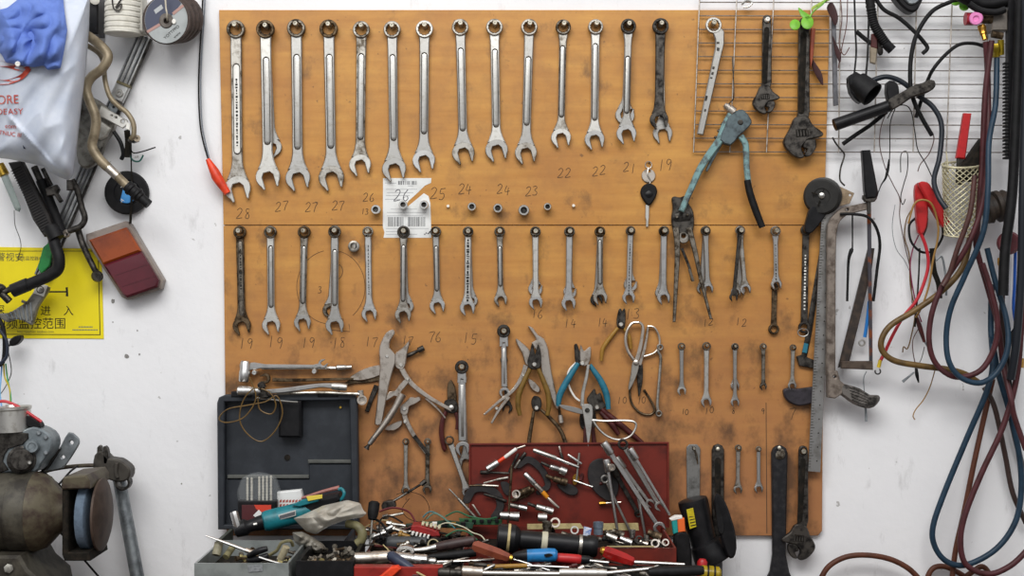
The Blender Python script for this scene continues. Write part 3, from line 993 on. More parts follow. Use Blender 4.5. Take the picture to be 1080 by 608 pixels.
tubes(o, 'handle_tube', [c1((222, 348))[0] + (.045,), c1((195, 400))[0] + (.045,), c1((150, 470))[0] + (.045,), c1((92, 545))[0] + (.045,)], [4.6, 4, 3.6, 2.8], nickel, 12)
tubes(o, 'collar', [c1((100, 535))[0] + (.045,), c1((80, 562))[0] + (.045,)], [3.2, 2.7], satin, 10)
tubes(o, 'screw_knob', [c1((84, 556))[0] + (.045,), c1((74, 570))[0] + (.045,), c1((66, 582))[0] + (.045,)], [1.8, 1.8, 3.4], darkst, 10)

# dark things behind them, lying above the black case
o = thing('locking_pliers', 'dark browned locking pliers lying sideways behind the big silver pliers', 'locking pliers', (385, 395, .015))
c4 = crop(225, 340, 4)
M().plate(smooth2(c4((590, 222), (640, 196), (700, 182), (720, 200), (700, 226), (640, 244), (600, 246), (575, 240)), 3), .0135, .022, .7).build('upper_jaw', nickel, o)
M().plate(ribbon(c4((740, 222), (660, 242), (590, 250), (560, 262)), 8, 4), .0128, .018, .7).build('lower_jaw', brown, o)
M().plate(ribbon(c4((690, 268), (668, 320), (648, 378)), 6, 4), .0128, .019, .6).build('lever', darkst, o)
o = thing('spanner', 'long browned spanner lying level behind the upright black case lid', 'wrench', (330, 400, .03))
M().plate(ribbon(c4((250, 243), (330, 245), (450, 243), (590, 240)), 4, 2.6), .022, .028, .6).build('shank', brown, o)
M().plate(jaw_poly(280, 399.5, 5.5, -1, -.08, 10), .0215, .029, .6).build('open_jaw', brown, o)

# side cutters with dark red handles
o = pliers('side_cutters', 'side cutters with dark red handles left of the lower ratchet wrench', 'pliers', [
    ('jaw', smooth2(c1((428, 288), (446, 320), (452, 370), (440, 400), (418, 400), (412, 350), (414, 310)), 3), .002, .010, brown, .8),
    ('jaw', smooth2(c1((405, 375), (440, 370), (458, 395), (452, 425), (425, 430), (402, 415), (398, 395)), 3), .004, .012, darkst, .8)],
    [c1((430, 407))[0] + (2.6, .0125)], .0135)
tubes(o, 'handle', [p + (.02,) for p in c1((408, 420), (392, 465), (388, 520), (400, 580), (406, 588))], [2, 2.6, 2.8, 2.6, 1.8], redgrip)
tubes(o, 'handle', [p + (.02,) for p in c1((448, 425), (458, 460), (455, 500))], [2, 2.4, 2.2], redgrip)

# silver curved locking pliers with the yellow handled pliers in front
pliers('locking_pliers', 'silver curved locking pliers behind the yellow handled pliers', 'locking pliers', [
    ('upper_jaw', smooth2(c2((230, 58), (252, 66), (272, 95), (298, 112), (318, 160), (330, 250), (350, 340), (364, 400), (352, 412), (332, 370), (305, 300), (288, 258), (280, 190), (256, 148), (246, 128), (266, 116), (252, 90)), 2), .002, .012, nickel, .9),
    ('lower_jaw', smooth2(c2((180, 110), (206, 130), (236, 158), (246, 190), (236, 225), (218, 218), (206, 175), (182, 132)), 2), .001, .009, nickel, .8),
    ('handle_lever', ribbon(c2((222, 225), (205, 275), (165, 335), (105, 382), (42, 438)), 5.4, 2.2), .010, .016, nickel, .7),
    ('back_lever', ribbon(c2((150, 360), (108, 415), (74, 474)), 4, 2.2), .012, .017, nickel, .6),
    ('release_lever', smooth2(c2((232, 282), (262, 300), (282, 325), (274, 342), (250, 330), (236, 308)), 2), .001, .007, nickel, .6)],
    [c2((97, 410))[0] + (1.9, .0175), c2((210, 268))[0] + (1.6, .016)], .0138)
o = thing('screw', 'small steel adjusting screw end below the silver curved locking pliers', 'screw', c2((370, 460))[0] + (.02,))
M().tube([c2((362, 405))[0] + (.0205,), c2((368, 440))[0] + (.0205,)], 1.5, 8).build('thread', brown, o)
M().tube([c2((368, 438))[0] + (.0205,), c2((372, 470))[0] + (.0205,)], [3, 3.4], 10).build('knob', nickel, o)


def gripped(name, label, cat, d, jaws, pivot, handles, grip, hr=3, group=None, jm=darkst):
    o = thing(name, label, cat, pivot + (d,), group)
    for i, P in enumerate(jaws):
        m_ = jm[i] if isinstance(jm, (list, tuple)) else jm
        M().plate(P, d + .003 * (i % 2), d + .009 + .003 * (i % 2), .8).build('jaw', m_, o)
    M().lathe(pivot + (d + .006,), pivot + (d + .0145,), [(0, 2.5), (.8, 2.5), (1, 1.8)], 14).build('rivet', ground, o)
    for H in handles:
        n = len(H)
        rr_ = [hr * (.8 + .35 * math.sin(PI * i / (n - 1))) for i in range(n)]
        M().tube([p + (d + .006,) for p in H], rr_, 10).build('handle', grip, o)
    return o


gripped('pliers', 'dark pliers with yellowed handles in front of the silver locking pliers', 'pliers', .031,
        [smooth2(c2((236, 182), (246, 136), (254, 140), (262, 178), (284, 182), (286, 214), (270, 240), (240, 240), (228, 212)), 3),
         smooth2(c2((262, 180), (272, 138), (278, 142), (286, 176), (284, 230), (262, 238), (248, 212)), 3)],
        c2((258, 222))[0], [c2((240, 240), (215, 292), (192, 350), (188, 400), (197, 440)), c2((275, 240), (300, 300), (317, 350), (320, 400), (313, 440))], yellowgrip, 2.6)
gripped('pliers', 'dark pliers with thin brown handles hanging below the yellow handled pair', 'pliers', .024,
        [smooth2(c2((244, 388), (250, 364), (262, 356), (284, 366), (289, 396), (278, 420), (256, 420)), 3)],
        c2((267, 408))[0], [c2((256, 420), (246, 480), (236, 545), (236, 608), (242, 660)), c2((285, 415), (322, 448), (370, 505), (396, 575), (404, 625))], brown, 1.9)
gripped('diagonal_cutters', 'diagonal cutters with bright blue handles at the centre of the board', 'pliers', .026,
        [smooth2(c2((428, 140), (440, 134), (450, 162), (464, 200), (466, 224), (446, 226), (432, 205), (430, 172)), 3),
         smooth2(c2((455, 138), (470, 164), (490, 148), (500, 152), (498, 198), (486, 222), (464, 228), (452, 200)), 3)],
        c2((463, 217))[0], [c2((446, 216), (402, 285), (368, 350), (360, 400)), c2((494, 224), (540, 290), (566, 350), (575, 413))], bluegrip, 3.1, jm=[darkst, nickel])
# scissors
o = thing('scissors', 'silver household scissors hanging over the blue handled cutters', 'scissors', c2((484, 418))[0] + (.04,))
M().plate(smooth2(c2((462, 396), (500, 394), (508, 430), (502, 490), (488, 576), (478, 505), (466, 432)), 3), .043, .046, .5).build('blade', ground, o)
M().plate(smooth2(c2((362, 396), (400, 398), (462, 414), (470, 430), (455, 434), (390, 416)), 3), .040, .0428, .5).build('blade', satin, o)
M().plate(ribbon(c2((489, 222), (480, 280), (466, 340), (462, 400)), 3, 4), .040, .044, .6).build('shank', ground, o)
M().tube([p + (.043,) for p in c2((505, 460), (560, 464), (640, 462), (684, 468), (692, 490), (668, 528), (620, 544), (572, 530), (535, 500), (508, 462))], 1.3, 8).build('finger_loop', ground, o)
M().tube([p + (.0225,) for p in c2((440, 210), (408, 245), (400, 280), (408, 320), (430, 360), (452, 378))], 1.1, 8).build('finger_loop', white, o)
M().lathe(c2((484, 418))[0] + (.044,), c2((484, 418))[0] + (.0485,), [(0, 2.6), (.8, 2.6), (1, 2)], 12).build('pivot_screw', darkst, o)
gripped('cutters', 'black headed cutters with long dark red handles behind the scissors', 'pliers', .0145,
        [smooth2(c2((482, 372), (500, 342), (516, 326), (524, 350), (540, 344), (552, 378), (562, 402), (522, 422), (498, 402)), 3)],
        c2((526, 405))[0], [c2((545, 412), (600, 458), (660, 508), (722, 560)), c2((540, 425), (590, 480), (618, 522))], redgrip, 2.8, jm=blackox)
o = thing('pliers', 'pliers with dark red handles hanging under the scissors blade', 'pliers', (620, 460, .016))
M().plate(smooth2([(612, 436), (620, 428), (628, 436), (627, 452), (613, 452)], 3), .0135, .021, .6).build('jaw', darkst, o)
M().tube([(617, 450, .018), (617.5, 468, .02), (616, 492, .03), (612, 508, .056)], [1.8, 2.6, 2.8, 2], 8).build('handle', redgrip, o)
M().tube([(625, 450, .018), (627, 470, .02), (631, 495, .03), (634, 512, .056)], [1.8, 2.6, 2.8, 2], 8).build('handle', redgrip, o)
# mustard nippers
c3 = crop(570, 200, 2.765)
gripped('nippers', 'small nippers with mustard yellow handles beside the tin snips', 'pliers', .0145,
        [smooth2(c3((228, 352), (236, 350), (240, 375), (247, 390), (240, 406), (226, 402), (222, 385)), 3), smooth2(c3((240, 352), (247, 350), (248, 380), (244, 404), (232, 404), (226, 386)), 3)],
        c3((235, 394))[0], [c3((226, 404), (205, 430), (182, 465), (178, 500)), c3((244, 404), (258, 430), (264, 465))], mustard, 2.1, jm=blackox)
# tin snips
o = thing('tin_snips', 'old steel scissors with big wire loop handles right of the nippers', 'scissors', c2((692, 213))[0] + (.025,))
M().tube([p + (.028,) for p in c2((704, 42), (676, 46), (654, 80), (648, 122), (658, 165), (684, 205))], [1.5, 1.6, 1.6, 1.7, 1.9, 2], 8).build('finger_loop', nickel, o)
M().plate(ribbon(c2((706, 40), (722, 62), (716, 120), (703, 180), (690, 215)), 2.4, 5), .024, .031, .6).build('blade_arm', nickel, o)
M().tube([p + (.020,) for p in c2((742, 58), (770, 64), (790, 100), (792, 140), (770, 172), (724, 188))], 1.3, 8).build('finger_loop', nickel, o)
M().plate(ribbon(c2((744, 58), (737, 110), (722, 175), (706, 225)), 2.2, 4.4), .0175, .0235, .6).build('blade_arm', nickel, o)
M().plate(smooth2(c2((678, 212), (704, 210), (702, 248), (682, 300), (664, 332), (660, 318), (670, 262)), 3), .024, .030, .6).build('blade', worn, o)
M().plate(smooth2(c2((696, 220), (718, 215), (722, 262), (718, 310), (705, 362), (699, 312)), 3), .0165, .0225, .6).build('blade', darkst, o)
M().lathe(c2((692, 213))[0] + (.028,), c2((692, 213))[0] + (.0335,), [(0, 2.8), (.8, 2.8), (1, 2)], 14).build('pivot_screw', nickel, o)
q = M().tube([p + (.0155,) for p in c2((672, 305), (666, 345), (676, 392), (710, 428), (750, 437), (772, 418), (756, 378), (726, 330))], 1.3, 8)
one('wire_loop', q, brown, 'bent brown wire loop hanging behind the old steel scissors', 'wire')
o = thing('ring_wrench', 'thin cranked double ring wrench right of the old steel scissors', 'wrench', c2((795, 150))[0] + (.02,))
M().tube([p + (.022,) for p in c2((793, 152), (789, 168), (798, 195), (793, 270), (784, 392), (790, 425))], 1.6, 8).build('shank', worn, o)
for x, y in c2((795, 148), (790, 432)):
    ring_shape(M(), x, y, 3.6, .019, .029, .5).build('ring_end', worn, o)

# ------------------------------------------------------------------ crimping tool, rivet gun, car key
o = thing('crimping_tool', 'black cable crimping tool with two long handles right of the second row', 'crimping tool', (719, 225, .02))
M().plate(smooth2([(708.5, 210), (711, 207.5), (717, 208.5), (722, 207), (725.5, 214), (731, 224), (731.5, 240), (727, 247), (712, 247), (708, 232), (709.5, 220)], 3), .0135, .026, 1).build('head', blackox, o)
M().plate([(711, 226), (727, 222), (731, 228), (727, 233), (713, 234), (709, 231)], .026, .028, .6).build('side_plate', darkst, o)
M().plate(ribbon([(712.5, 240), (714.5, 262), (713, 300), (711, 340)], 7, 3), .0265, .033, .8).build('handle', dirty, o)
M().plate(ribbon([(726.5, 240), (733, 265), (740, 298), (750, 337)], 6.4, 2.6), .0325, .038, .8).build('handle', dirty, o)
M().plate(circ(721, 251, 6, 18), .0265, .031, .8, holes=[circ(721, 249, 2.5, 10)]).build('ratchet_wheel', worn, o)
M().plate(ribbon([(719, 262), (727, 282), (730, 296)], 3, 2.6), .026, .030, .4).build('link', darkst, o)
M().tube([(727, 284, .031), (731, 297, .031)], 1.6, 8).build('spring', dirty, o)
for x, y in ((714, 229), (725, 227), (712.5, 243), (727, 243), (713, 262), (738, 294)):
    M().lathe((x, y, .027), (x, y, .0395 if x > 736 else .0345), [(0, 1.5), (.85, 1.5), (1, 1)], 10).build('rivet', dirty, o)
tealpaint = mat('worn_teal_paint', '#7b9d9d', .42, .35, '#555c5d', 60, .48, .62)
greypaint = mat('worn_grey_casting', '#5d6a6e', .45, .5, '#3c4245', 60, .45, .65)
c5 = crop(720, 90, 6)
o = thing('rivet_gun', 'teal hand riveter with one black grip hanging on the wire grid', 'rivet gun', (780, 125, .035))
M().plate(smooth2(c5((330, 168), (380, 158), (432, 222), (420, 262), (352, 325), (300, 382), (232, 348), (262, 262), (285, 205)), 2), .030, .048, 1.2).build('head', greypaint, o)
M().plate(ribbon(c5((318, 172), (275, 250), (235, 345), (175, 430), (110, 530), (60, 640), (-10, 800)), 9.5, 6), .034, .046, 1.4).build('handle', tealpaint, o)
M().plate(ribbon(c5((250, 345), (190, 460), (150, 545)), 5.4, 2.4), .031, .036, .6).build('handle_rib', greypaint, o)
M().plate(ribbon(c5((365, 320), (395, 365), (402, 420), (405, 520), (418, 640)), 6.5, 6), .036, .044, 1).build('lever', tealpaint, o)
M().tube([(788, 190, .04), (791, 204, .04), (797, 222, .04), (804, 240, .04)], [3.6, 4, 4, 3.6], 10).build('grip', rubber, o)
M().lathe(c5((322, 172))[0] + (.039,), c5((265, 122))[0] + (.039,), [(0, 5.4), (.5, 5.4), (.55, 4.2), (.85, 4.2), (.87, 3), (1, 3), (1, 1.2), (.9, 1.2)], 14).build('nose_piece', nickel, o)
for x, y in c5((256, 248), (232, 290), (212, 332)):
    M().lathe((x + 2.5, y + 1, .04), (x - 2.2, y - .8, .04), [(0, 1.7), (.8, 1.7), (1, 1)], 8).build('spare_nose', blackox, o)
M().lathe(c5((365, 235))[0] + (.044,), c5((365, 235))[0] + (.050,), [(0, 3), (.8, 3), (1, 2.2)], 12).build('rivet', blackox, o)
q = M().tube([(768.5, 117, .027), (769, 110, .04), (772, 106, .043), (774, 100, .040), (772.5, 60, .026)], .6, 6)
one('wire_hook', q, darkst, 'thin dark wire hook holding the teal hand riveter', 'hook')
o = thing('car_key', 'car key with black plastic head hanging from a pin on the board', 'key', (684, 205, .02))
M().tube([(684 + 3.4 * math.cos(t * PI / 7), 174 + 3.6 * math.sin(t * PI / 7), .016) for t in range(15)], .5, 6).build('split_ring', ground, o)
M().plate(circ(684, 185.5, 7.4, 20), .0135, .016, .6, holes=[circ(684.5, 180.5, 1.6, 10)]).build('metal_tag', nickel, o)
M().tube([(684, 177, .017), (683, 184, .019), (686, 191, .017), (684, 195, .017)], .7, 6).build('chain', ground, o)
M().plate(smooth2([(684, 193.5), (691, 196.5), (693, 203), (690, 211), (684.5, 217), (679, 212), (675.5, 204), (677.5, 197)], 4), .0135, .023, 1.4).build('key_head', rubber, o)
M().plate(smooth2([(684.5, 201), (689, 205), (684.5, 209), (680, 205)], 3), .023, .0242, .4).build('button', plastic, o)
M().plate([(680.8, 216), (684.6, 216), (684.4, 228), (683.6, 239.5), (681.2, 239.5), (681.4, 232), (680.6, 230)], .015, .0185, .3).build('key_blade', ground, o)
peg(684.5, 172, .7, front=.03, d=.016, m_=darkst)

# ------------------------------------------------------------------ bottom right of the board: blades and black handles
o = thing('feeler_blade', 'grey flat steel blade with rounded top and hole at the lower board', 'blade', (731, 500, .016))
M().plate([(724, 472), (727, 469), (735, 469), (738.5, 473), (738, 545), (724.5, 545)], .0135, .0175, .5, holes=[circ(731.8, 473.6, 1.8, 10)]).build('blade', mat('grey_blade', '#8b8a87', .5, .8, '#5f5d59', 60), o)
tubes(o, 'wire_tie', [(732, 473, .019), (735, 480, .0195), (736, 490, .0195), (733, 478, .0195), (730, 471, .019)], .4, brown)
peg(731.9, 473.4, 1.3, .018, .026)
o = thing('box_wrench', 'black flat wrench handle between the grey blade and little wrenches', 'wrench', (757, 510, .018))
M().plate(ribbon([(757.2, 475), (757, 560)], 13, 13, smooth=False, rnd=True), .0135, .022, 1.2).build('handle', blackox, o)
M().plate(ribbon([(757.2, 486), (757, 545)], 6.5, 6.5, smooth=False, rnd=True), .0218, .0224, .3).build('recess_panel', grime, o)
M().lathe((757.2, 474, .0215), (757.2, 474, .03), [(0, 2.2), (.9, 2.2), (1, 1.6)], 12).build('hanging_pin', pegm, o)
o = thing('box_wrench', 'thick long black wrench handle hanging below the board edge', 'wrench', (822, 540, .02))
P = ribbon([(822, 479), (821.6, 540), (821.2, 590)], 17, 15, smooth=False, rnd=True)
M().plate([(813.6, 478), (815.5, 473), (819, 470.6), (822, 470), (825.5, 470.8), (828.6, 473), (830.4, 478), (829.2, 540), (828.4, 585), (832, 603), (840, 622), (803, 622), (812, 603), (814.6, 585), (814.2, 540)], .0135, .026, 1.6).build('handle', mat('matte_black_steel', '#232326', .55, .5, '#39383a', 60), o)
M().lathe((822, 479, .0255), (822, 479, .0275), [(0, 6.2), (.6, 5.6), (1, 3)], 20).build('worn_end', dirty, o)
M().lathe((822, 472.8, .026), (822, 472.8, .034), [(0, 2), (.9, 2), (1, 1.4)], 12).build('hanging_pin', pegm, o)

# ------------------------------------------------------------------ hacksaws, ruler, reel at the right board edge
sawgrey = mat('worn_saw_paint', '#8d8278', .5, .6, '#5b5048', 50, .42, .62)
c6 = crop(680, 340, 4)
o = thing('hacksaw', 'grey metal hacksaw with cast handle hanging over the white wall beside the ruler', 'hacksaw', (876, 330, .045))
M().plate(catmull([(872, 300), (872, 246), (874, 234), (880, 226), (888, 220), (898, 217)], 4) + [(914, 213.5), (914.5, 221.5), (900, 225)] + catmull([(893, 227), (886, 233), (882.5, 243), (881, 270), (880.5, 396)], 4) + [(871, 396)], .040, .054, .9,
          holes=[circ(893, 221.5, 1.6, 8)]).build('frame', sawgrey, o)
M().plate(c6((768, 205), (810, 205), (820, 245), (840, 262), (832, 300), (800, 322), (770, 318)), .038, .057, 1.2, holes=[circ(879.5, 397.5, 1.6, 8)]).build('handle_socket', sawgrey, o)
M().plate(smooth2(c6((826, 262), (860, 266), (905, 280), (950, 308), (984, 309), (987, 330), (962, 358), (925, 362), (880, 346), (842, 318), (822, 300)), 2), .036, .058, 2).build('handle', mat('cast_handle', '#7d7873', .45, .6, '#2f2c2a', 60, .42, .6), o)
q = M()
for k in range(5):
    q.plate(ribbon(c6((862 + k * 3, 276 + k * 13), (905, 290 + k * 13), (945, 312 + k * 10)), .9, .5), .0575, .0585, 0)
q.build('handle_grooves', grime, o)
M().plate(c6((828, 165), (960, 164), (961, 202), (930, 200), (828, 196)), .041, .052, .8).build('front_arm', mat('brown_arm', '#5f5248', .5, .6, '#3b322c', 60), o)
M().plate([(914.3, 216), (918.6, 216), (920.3, 386), (916.8, 386)], .045, .048, .3).build('saw_blade', mat('blued_blade', '#4c4a50', .45, .7, '#8a4a2a', 30, .5, .62), o)
o = thing('hacksaw', 'dark old hacksaw behind the steel ruler with black handle toward the board', 'hacksaw', (850, 390, .02))
M().plate(smooth2(c6((584, 288), (604, 278), (640, 282), (700, 274), (740, 276), (740, 340), (700, 344), (650, 354), (610, 340), (590, 318)), 2), .0135, .028, 1.6).build('handle', mat('dark_cast_handle', '#38343a', .5, .3, '#211f22', 60), o)
M().plate(c6((640, 145), (662, 138), (712, 160), (712, 196), (650, 184)), .0135, .022, .8).build('front_arm', blackox, o)
M().plate(ribbon([(870, 250), (858, 320), (853, 352), (848, 376)], 6, 6), .0135, .0155, .6).build('frame', darkst, o)
M().plate(c6((672, 88), (690, 92), (684, 132), (664, 128)), .0157, .018, .4).build('tape_wrap', bluegrip, o)
o = thing('steel_ruler', 'long steel ruler with punched marks hanging beside the grey hacksaw', 'ruler', (862, 400, .03))
rul = mat('ruler_steel', '#a9a8a6', .42, 1, '#878580', 40)
M().plate([(866.5, 225), (878, 225), (865, 498.5), (852, 497.5)], .031, .0335, .3).build('blade', rul, o)
q = M()
for k in range(90):
    y = 230 + k * 2.95
    x = 867 - (y - 225) * .0533
    q.box(x, y, x + (4.2 if k % 5 == 0 else 2.4), y + .55, .0335, .0339, 0)
    if k % 5 == 2:
        q.plate(circ(x + 8.5, y, .8, 6), .0335, .0339, 0)
q.build('scale_marks', darkst, o)
o = thing('bar', 'dark flat steel bar leaning diagonally inside the hacksaw frame', 'bar', (900, 330, .03))
M().plate([(915.5, 262), (922, 262), (919, 285), (895, 384), (884, 388), (888, 372)], .024, .0335, .7).build('bar', mat('dark_flat_steel', '#3a3431', .5, .5, '#57493f', 60), o)
o = thing('cable_reel', 'round black plastic reel with cross slots hanging at the board right edge', 'reel', (867, 208, .03))
M().lathe((868.3, 207, .029), (866.5, 207.5, .052), [(0, 18), (.1, 20), (.55, 20), (.6, 18.5), (.9, 18.5), (1, 17), (1, 9), (.93, 8)], 32).build('drum', mat('worn_black_plastic', '#2a2927', .45, 0, '#1c1b1a', 50, spec=.4), o)
q = M()
for a in (20, 110, 200, 290):
    a = math.radians(a)
    q.bar((866.5 + 5 * math.cos(a), 207 + 5 * math.sin(a)), (866.5 + 11 * math.cos(a), 207 + 11 * math.sin(a)), 1.4, .0505, .0535, .2)
q.build('cross_slots', grime, o)
M().lathe((866.7, 206.5, .05), (866.7, 206.5, .056), [(0, 3.5), (.7, 3.2), (1, 1.5)], 8).build('centre_nut', satin, o)
M().plate(smooth2([(856, 218), (872, 222), (864, 236), (855, 246), (848, 244), (850, 232)], 3), .031, .046, 1.2).build('outlet_arm', plastic, o)
o = thing('bracket_plate', 'small beige metal plate with holes behind the round black reel', 'plate', (895, 203, .03))
M().plate([(886, 197), (901, 204), (896, 215), (884, 218), (880, 206)], .030, .034, .5, holes=[circ(896.5, 206, 1.4, 8)]).build('plate', mat('beige_metal', '#a38f76', .5, .5, '#75654f', 60), o)
q = M().tube([(878, 145, .0265), (882, 152, .027), (887, 158, .028), (890.5, 164, .028), (886.5, 178, .028), (886, 190, .028), (891, 196, .028)], .9, 6)
one('wire_hook', q, darkst, 'dark bent wire hook hanging from the grid above the round reel', 'hook')
M_ = M().plate(c1((0, 0)) and [(876.6, 20), (881.5, 20), (884, 111), (878.8, 112)], .028, .032, .4)
one('metal_strip', M_, mat('grey_strip', '#67676b', .5, .6, '#4b4b4e', 60), 'long grey flat metal strip hanging at the grid over the board right edge', 'strip')

# ------------------------------------------------------------------ left side of the wall
def star_t(P, x, y):
    cx, cy = sum(p[0] for p in P) / len(P), sum(p[1] for p in P) / len(P)
    dx, dy = x - cx, y - cy
    if abs(dx) + abs(dy) < 1e-6:
        return 0
    best = 0
    for i in range(len(P)):
        a, b_ = P[i], P[(i + 1) % len(P)]
        ex, ey = b_[0] - a[0], b_[1] - a[1]
        den = dx * ey - dy * ex
        if abs(den) < 1e-9:
            continue
        t = ((a[0] - cx) * ey - (a[1] - cy) * ex) / den
        u = ((a[0] - cx) * dy - (a[1] - cy) * dx) / den
        if t > 0 and -.001 <= u <= 1.001:
            best = max(best, 1 / t)
    return best


def nz(x, y, s_, k=0):
    return noise.noise((x * s_, y * s_, k))


# yellow warning sign
yel = mat('yellow_sign_film', '#e3d00b', .45, 0, '#d8c408', 12)
sg = thing('warning_sign', 'yellow paper warning sign with black Chinese lettering stuck on the white wall', 'sign', (50, 310, .001))
M().plate([(-14, 260.5), (107, 262.5), (109.5, 357.5), (-14, 357)], .0008, .0018, 0).build('sheet', yel, sg)
q = M()
q.bar((-14, 265), (104, 265), .6, .0018, .0021, 0)
q.bar((103.5, 265), (105.5, 353), .8, .0018, .0021, 0)
q.bar((-14, 352.8), (106, 353.3), .8, .0018, .0021, 0)
q.build('border_line', inkblack, sg)
ch = M()
ch.text('进', 42.5, 332, 8.2, .0018)
ch.text('入', 66.5, 332, 8.2, .0018)
ch.text('视频监控范围', -6.5, 346, 9.2, .0018)
ch.text('探', -6, 331, 8, .0018)
ch.build('large_lettering', inkblack, sg)
q = M().text('警视安', -4, 274.5, 7, .0018, .02)
q.text('防监控器材', 22, 274.2, 3.4, .0018, .02)
q.build('heading_lettering', mat('grey_ink', '#6f6a3c', .7), sg)
M().text('http://jiashian.taobao.com', 18, 351.2, 2.6, .0018, sx=1.05).build('web_address', mat('grey_ink', '#6f6a3c', .7), sg)
q = M()
for y, x0, x1 in ((344.5, 83, 97), (347.6, 76.5, 103)):
    x = x0
    while x < x1:
        q.box(x, y, x + 1, y + 1.3, .0018, .0021, 0)
        x += 1.5
q.build('small_lettering', mat('blue_grey_ink', '#5b6a63', .7), sg)
q = M().bar((50, 308), (70, 308), 1.6, .0018, .0021, 0)
q.plate([(69, 303.5), (71.5, 303), (72, 313), (69.3, 312.6), (69.8, 308)], .0018, .0021, 0)
q.build('camera_drawing', inkblack, sg)

# long aluminium rail with its bracket, slanting down behind everything
R0, R1 = (152.5, 38), (43, 292)
L_, fr_, u_, n_ = frame(*R0, *R1)
o = thing('rail', 'long ribbed aluminium rail leaning diagonally on the white wall', 'rail', (100, 160, .02))
M().plate([fr_(0, -8.2), fr_(0, 8.2), fr_(L_, 7), fr_(L_, -7)], .002, .012, .6).build('channel', alu, o)
for b_ in (-7, -2.4, 2.6, 7.2):
    M().plate([fr_(0, b_ - .9), fr_(0, b_ + .9), fr_(L_, b_ * .88 + .9), fr_(L_, b_ * .88 - .9)], .012, .018, .4).build('rib', mat('dull_aluminium', '#8d8f91', .42, .95, '#5f6163', 30), o)
M().plate([fr_(.5, 6.5), fr_(.5, 8.6), fr_(L_, 8), fr_(L_, 6)], .0115, .0195, .4).build('dark_edge', darkst, o)
M().plate([fr_(56, -7.5), fr_(56, 7.5), fr_(74, 7), fr_(74, -7)], .018, .03, .8).build('clamp_block', alu, o)
M().plate(circ(*fr_(66, -.5), 4.2, 18), .03, .033, .5, holes=[circ(*fr_(66, -.5), 1.4, 10)]).build('bolt_ring', satin, o)
M().plate([fr_(54, -7), fr_(54, 8.2), fr_(57, 8.2), fr_(57, -7)], .018, .034, .4).build('strap', mat('khaki_strap', '#6b6348', .7, 0, '#4d4733', 60), o)
M().plate([fr_(74, -7.2), fr_(74, 7.2), fr_(77, 7.2), fr_(77, -7.2)], .018, .033, .4).build('strap', darkst, o)
M().plate([fr_(77, -5.5), fr_(77, 5.8), fr_(95, 4), fr_(95, -5.5)], .018, .024, .8, holes=[circ(*fr_(82, 0), 1.2, 8)]).build('tail_plate', galv, o)

greyc = mat('grey_casting', '#8d8b84', .5, .6, '#57534b', 50, .45, .65)
o = thing('wiper_motor', 'grey cast motor housing behind the bent beige tube', 'motor', (110, 145, .03))
M().plate(smooth2([(88, 100), (112, 112), (122, 132), (112, 150), (104, 170), (90, 178), (82, 165), (84, 125)], 3), .034, .055, 2).build('housing', greyc, o)
M().plate([(105.5, 127), (117, 136), (113, 144), (106, 148), (101, 146)], .055, .062, 1.6).build('cover', mat('pale_casting', '#c9c8c2', .4, .5, '#8f8c84', 40), o)
for k in range(4):
    M().bar((99 + k * 3, 152 + k * 1), (95 + k * 3, 163 + k), 1.2, .0495, .055, .3).build('rib', darkst, o)
c7 = crop(60, 80, 6.75)
o = thing('mounting_plate', 'shiny white metal plate with screw holes across the bent beige tubes', 'plate', (118, 128, .07))
M().plate(c7((318, 212), (505, 318), (508, 345), (470, 376), (310, 290), (300, 255)), .066, .070, .8, holes=[circ(*c7((392, 284))[0], .9, 8), circ(*c7((422, 298))[0], 1.1, 8), circ(*c7((470, 325))[0], 1.8, 10)]).build('plate', ground, o)
M().plate(c7((500, 330), (530, 345), (520, 390), (490, 378)), .066, .072, .6).build('clip', white, o)

# bent tubes
beige = mat('beige_painted_tube', '#8d8069', .45, .3, '#5f5340', 40, .45, .7)
o = thing('handlebar', 'bent beige steel tube with dark rubber grip end, the thicker of the two', 'tube', (100, 100, .1))
M().tube([(86, 34, .085), (96, 40, .09), (108, 50, .1), (114, 60, .105), (108, 72, .105), (96, 82, .1), (91, 94, .1), (95, 108, .1), (101, 124, .1), (100, 140, .1), (97, 154, .1), (104, 167, .1), (114, 177, .1)], 5.2, 14).build('tube', beige, o)
M().tube([(113, 176, .1), (124, 186, .1)], 4.9, 14).build('sleeve', nickel, o)
M().tube([(122, 184.5, .1), (136, 198, .1)], 4.6, 14).build('lower_tube', beige, o)
q = M()
P = []
for k in range(25):
    t = k / 24
    P.append((134 + 23 * t, 196 + 20 * t, .1))
q.tube(P, [6.2 + (1.3 if k in (3, 4, 5, 10, 11, 12) else 0) - (1.2 if k > 15 else 0) for k in range(25)], 14, smooth=0)
q.build('grip', rubber, o)
q = M().tube([(92, 48, .06), (104, 56, .062), (109, 66, .064), (111, 86, .075), (116, 102, .078), (125, 112, .078), (134, 119, .078), (140.5, 130, .078), (141, 142, .078), (138, 147, .076)], 2.7, 10)
one('tube', q, beige, 'thin beige bent tube curling round the shiny plate', 'tube')
o = thing('hook_tube', 'short dark bent tube with flattened eye end below the plastic bag', 'tube', (85, 225, .05))
M().tube([(76, 190, .05), (82, 202, .05), (86, 218, .05), (89.5, 230, .05), (86, 238, .05), (78, 242, .05), (72, 244, .05)], 3.2, 10).build('tube', darkst, o)
M().plate(circ(70, 246.5, 4.2, 14), .046, .053, .8, holes=[circ(70.5, 247.5, 1.5, 8)]).build('eye', nickel, o)
M().box(71, 190, 78, 201, .044, .058, 1).build('clip', blackox, o)
o = thing('linkage_rod', 'black straight rod with round ball end over the yellow sign corner', 'rod', (92, 260, .04))
M().tube([(81, 238, .03), (88, 260, .03), (101, 287, .03)], [3.6, 3.4, 3], 10).build('rod', blackox, o)
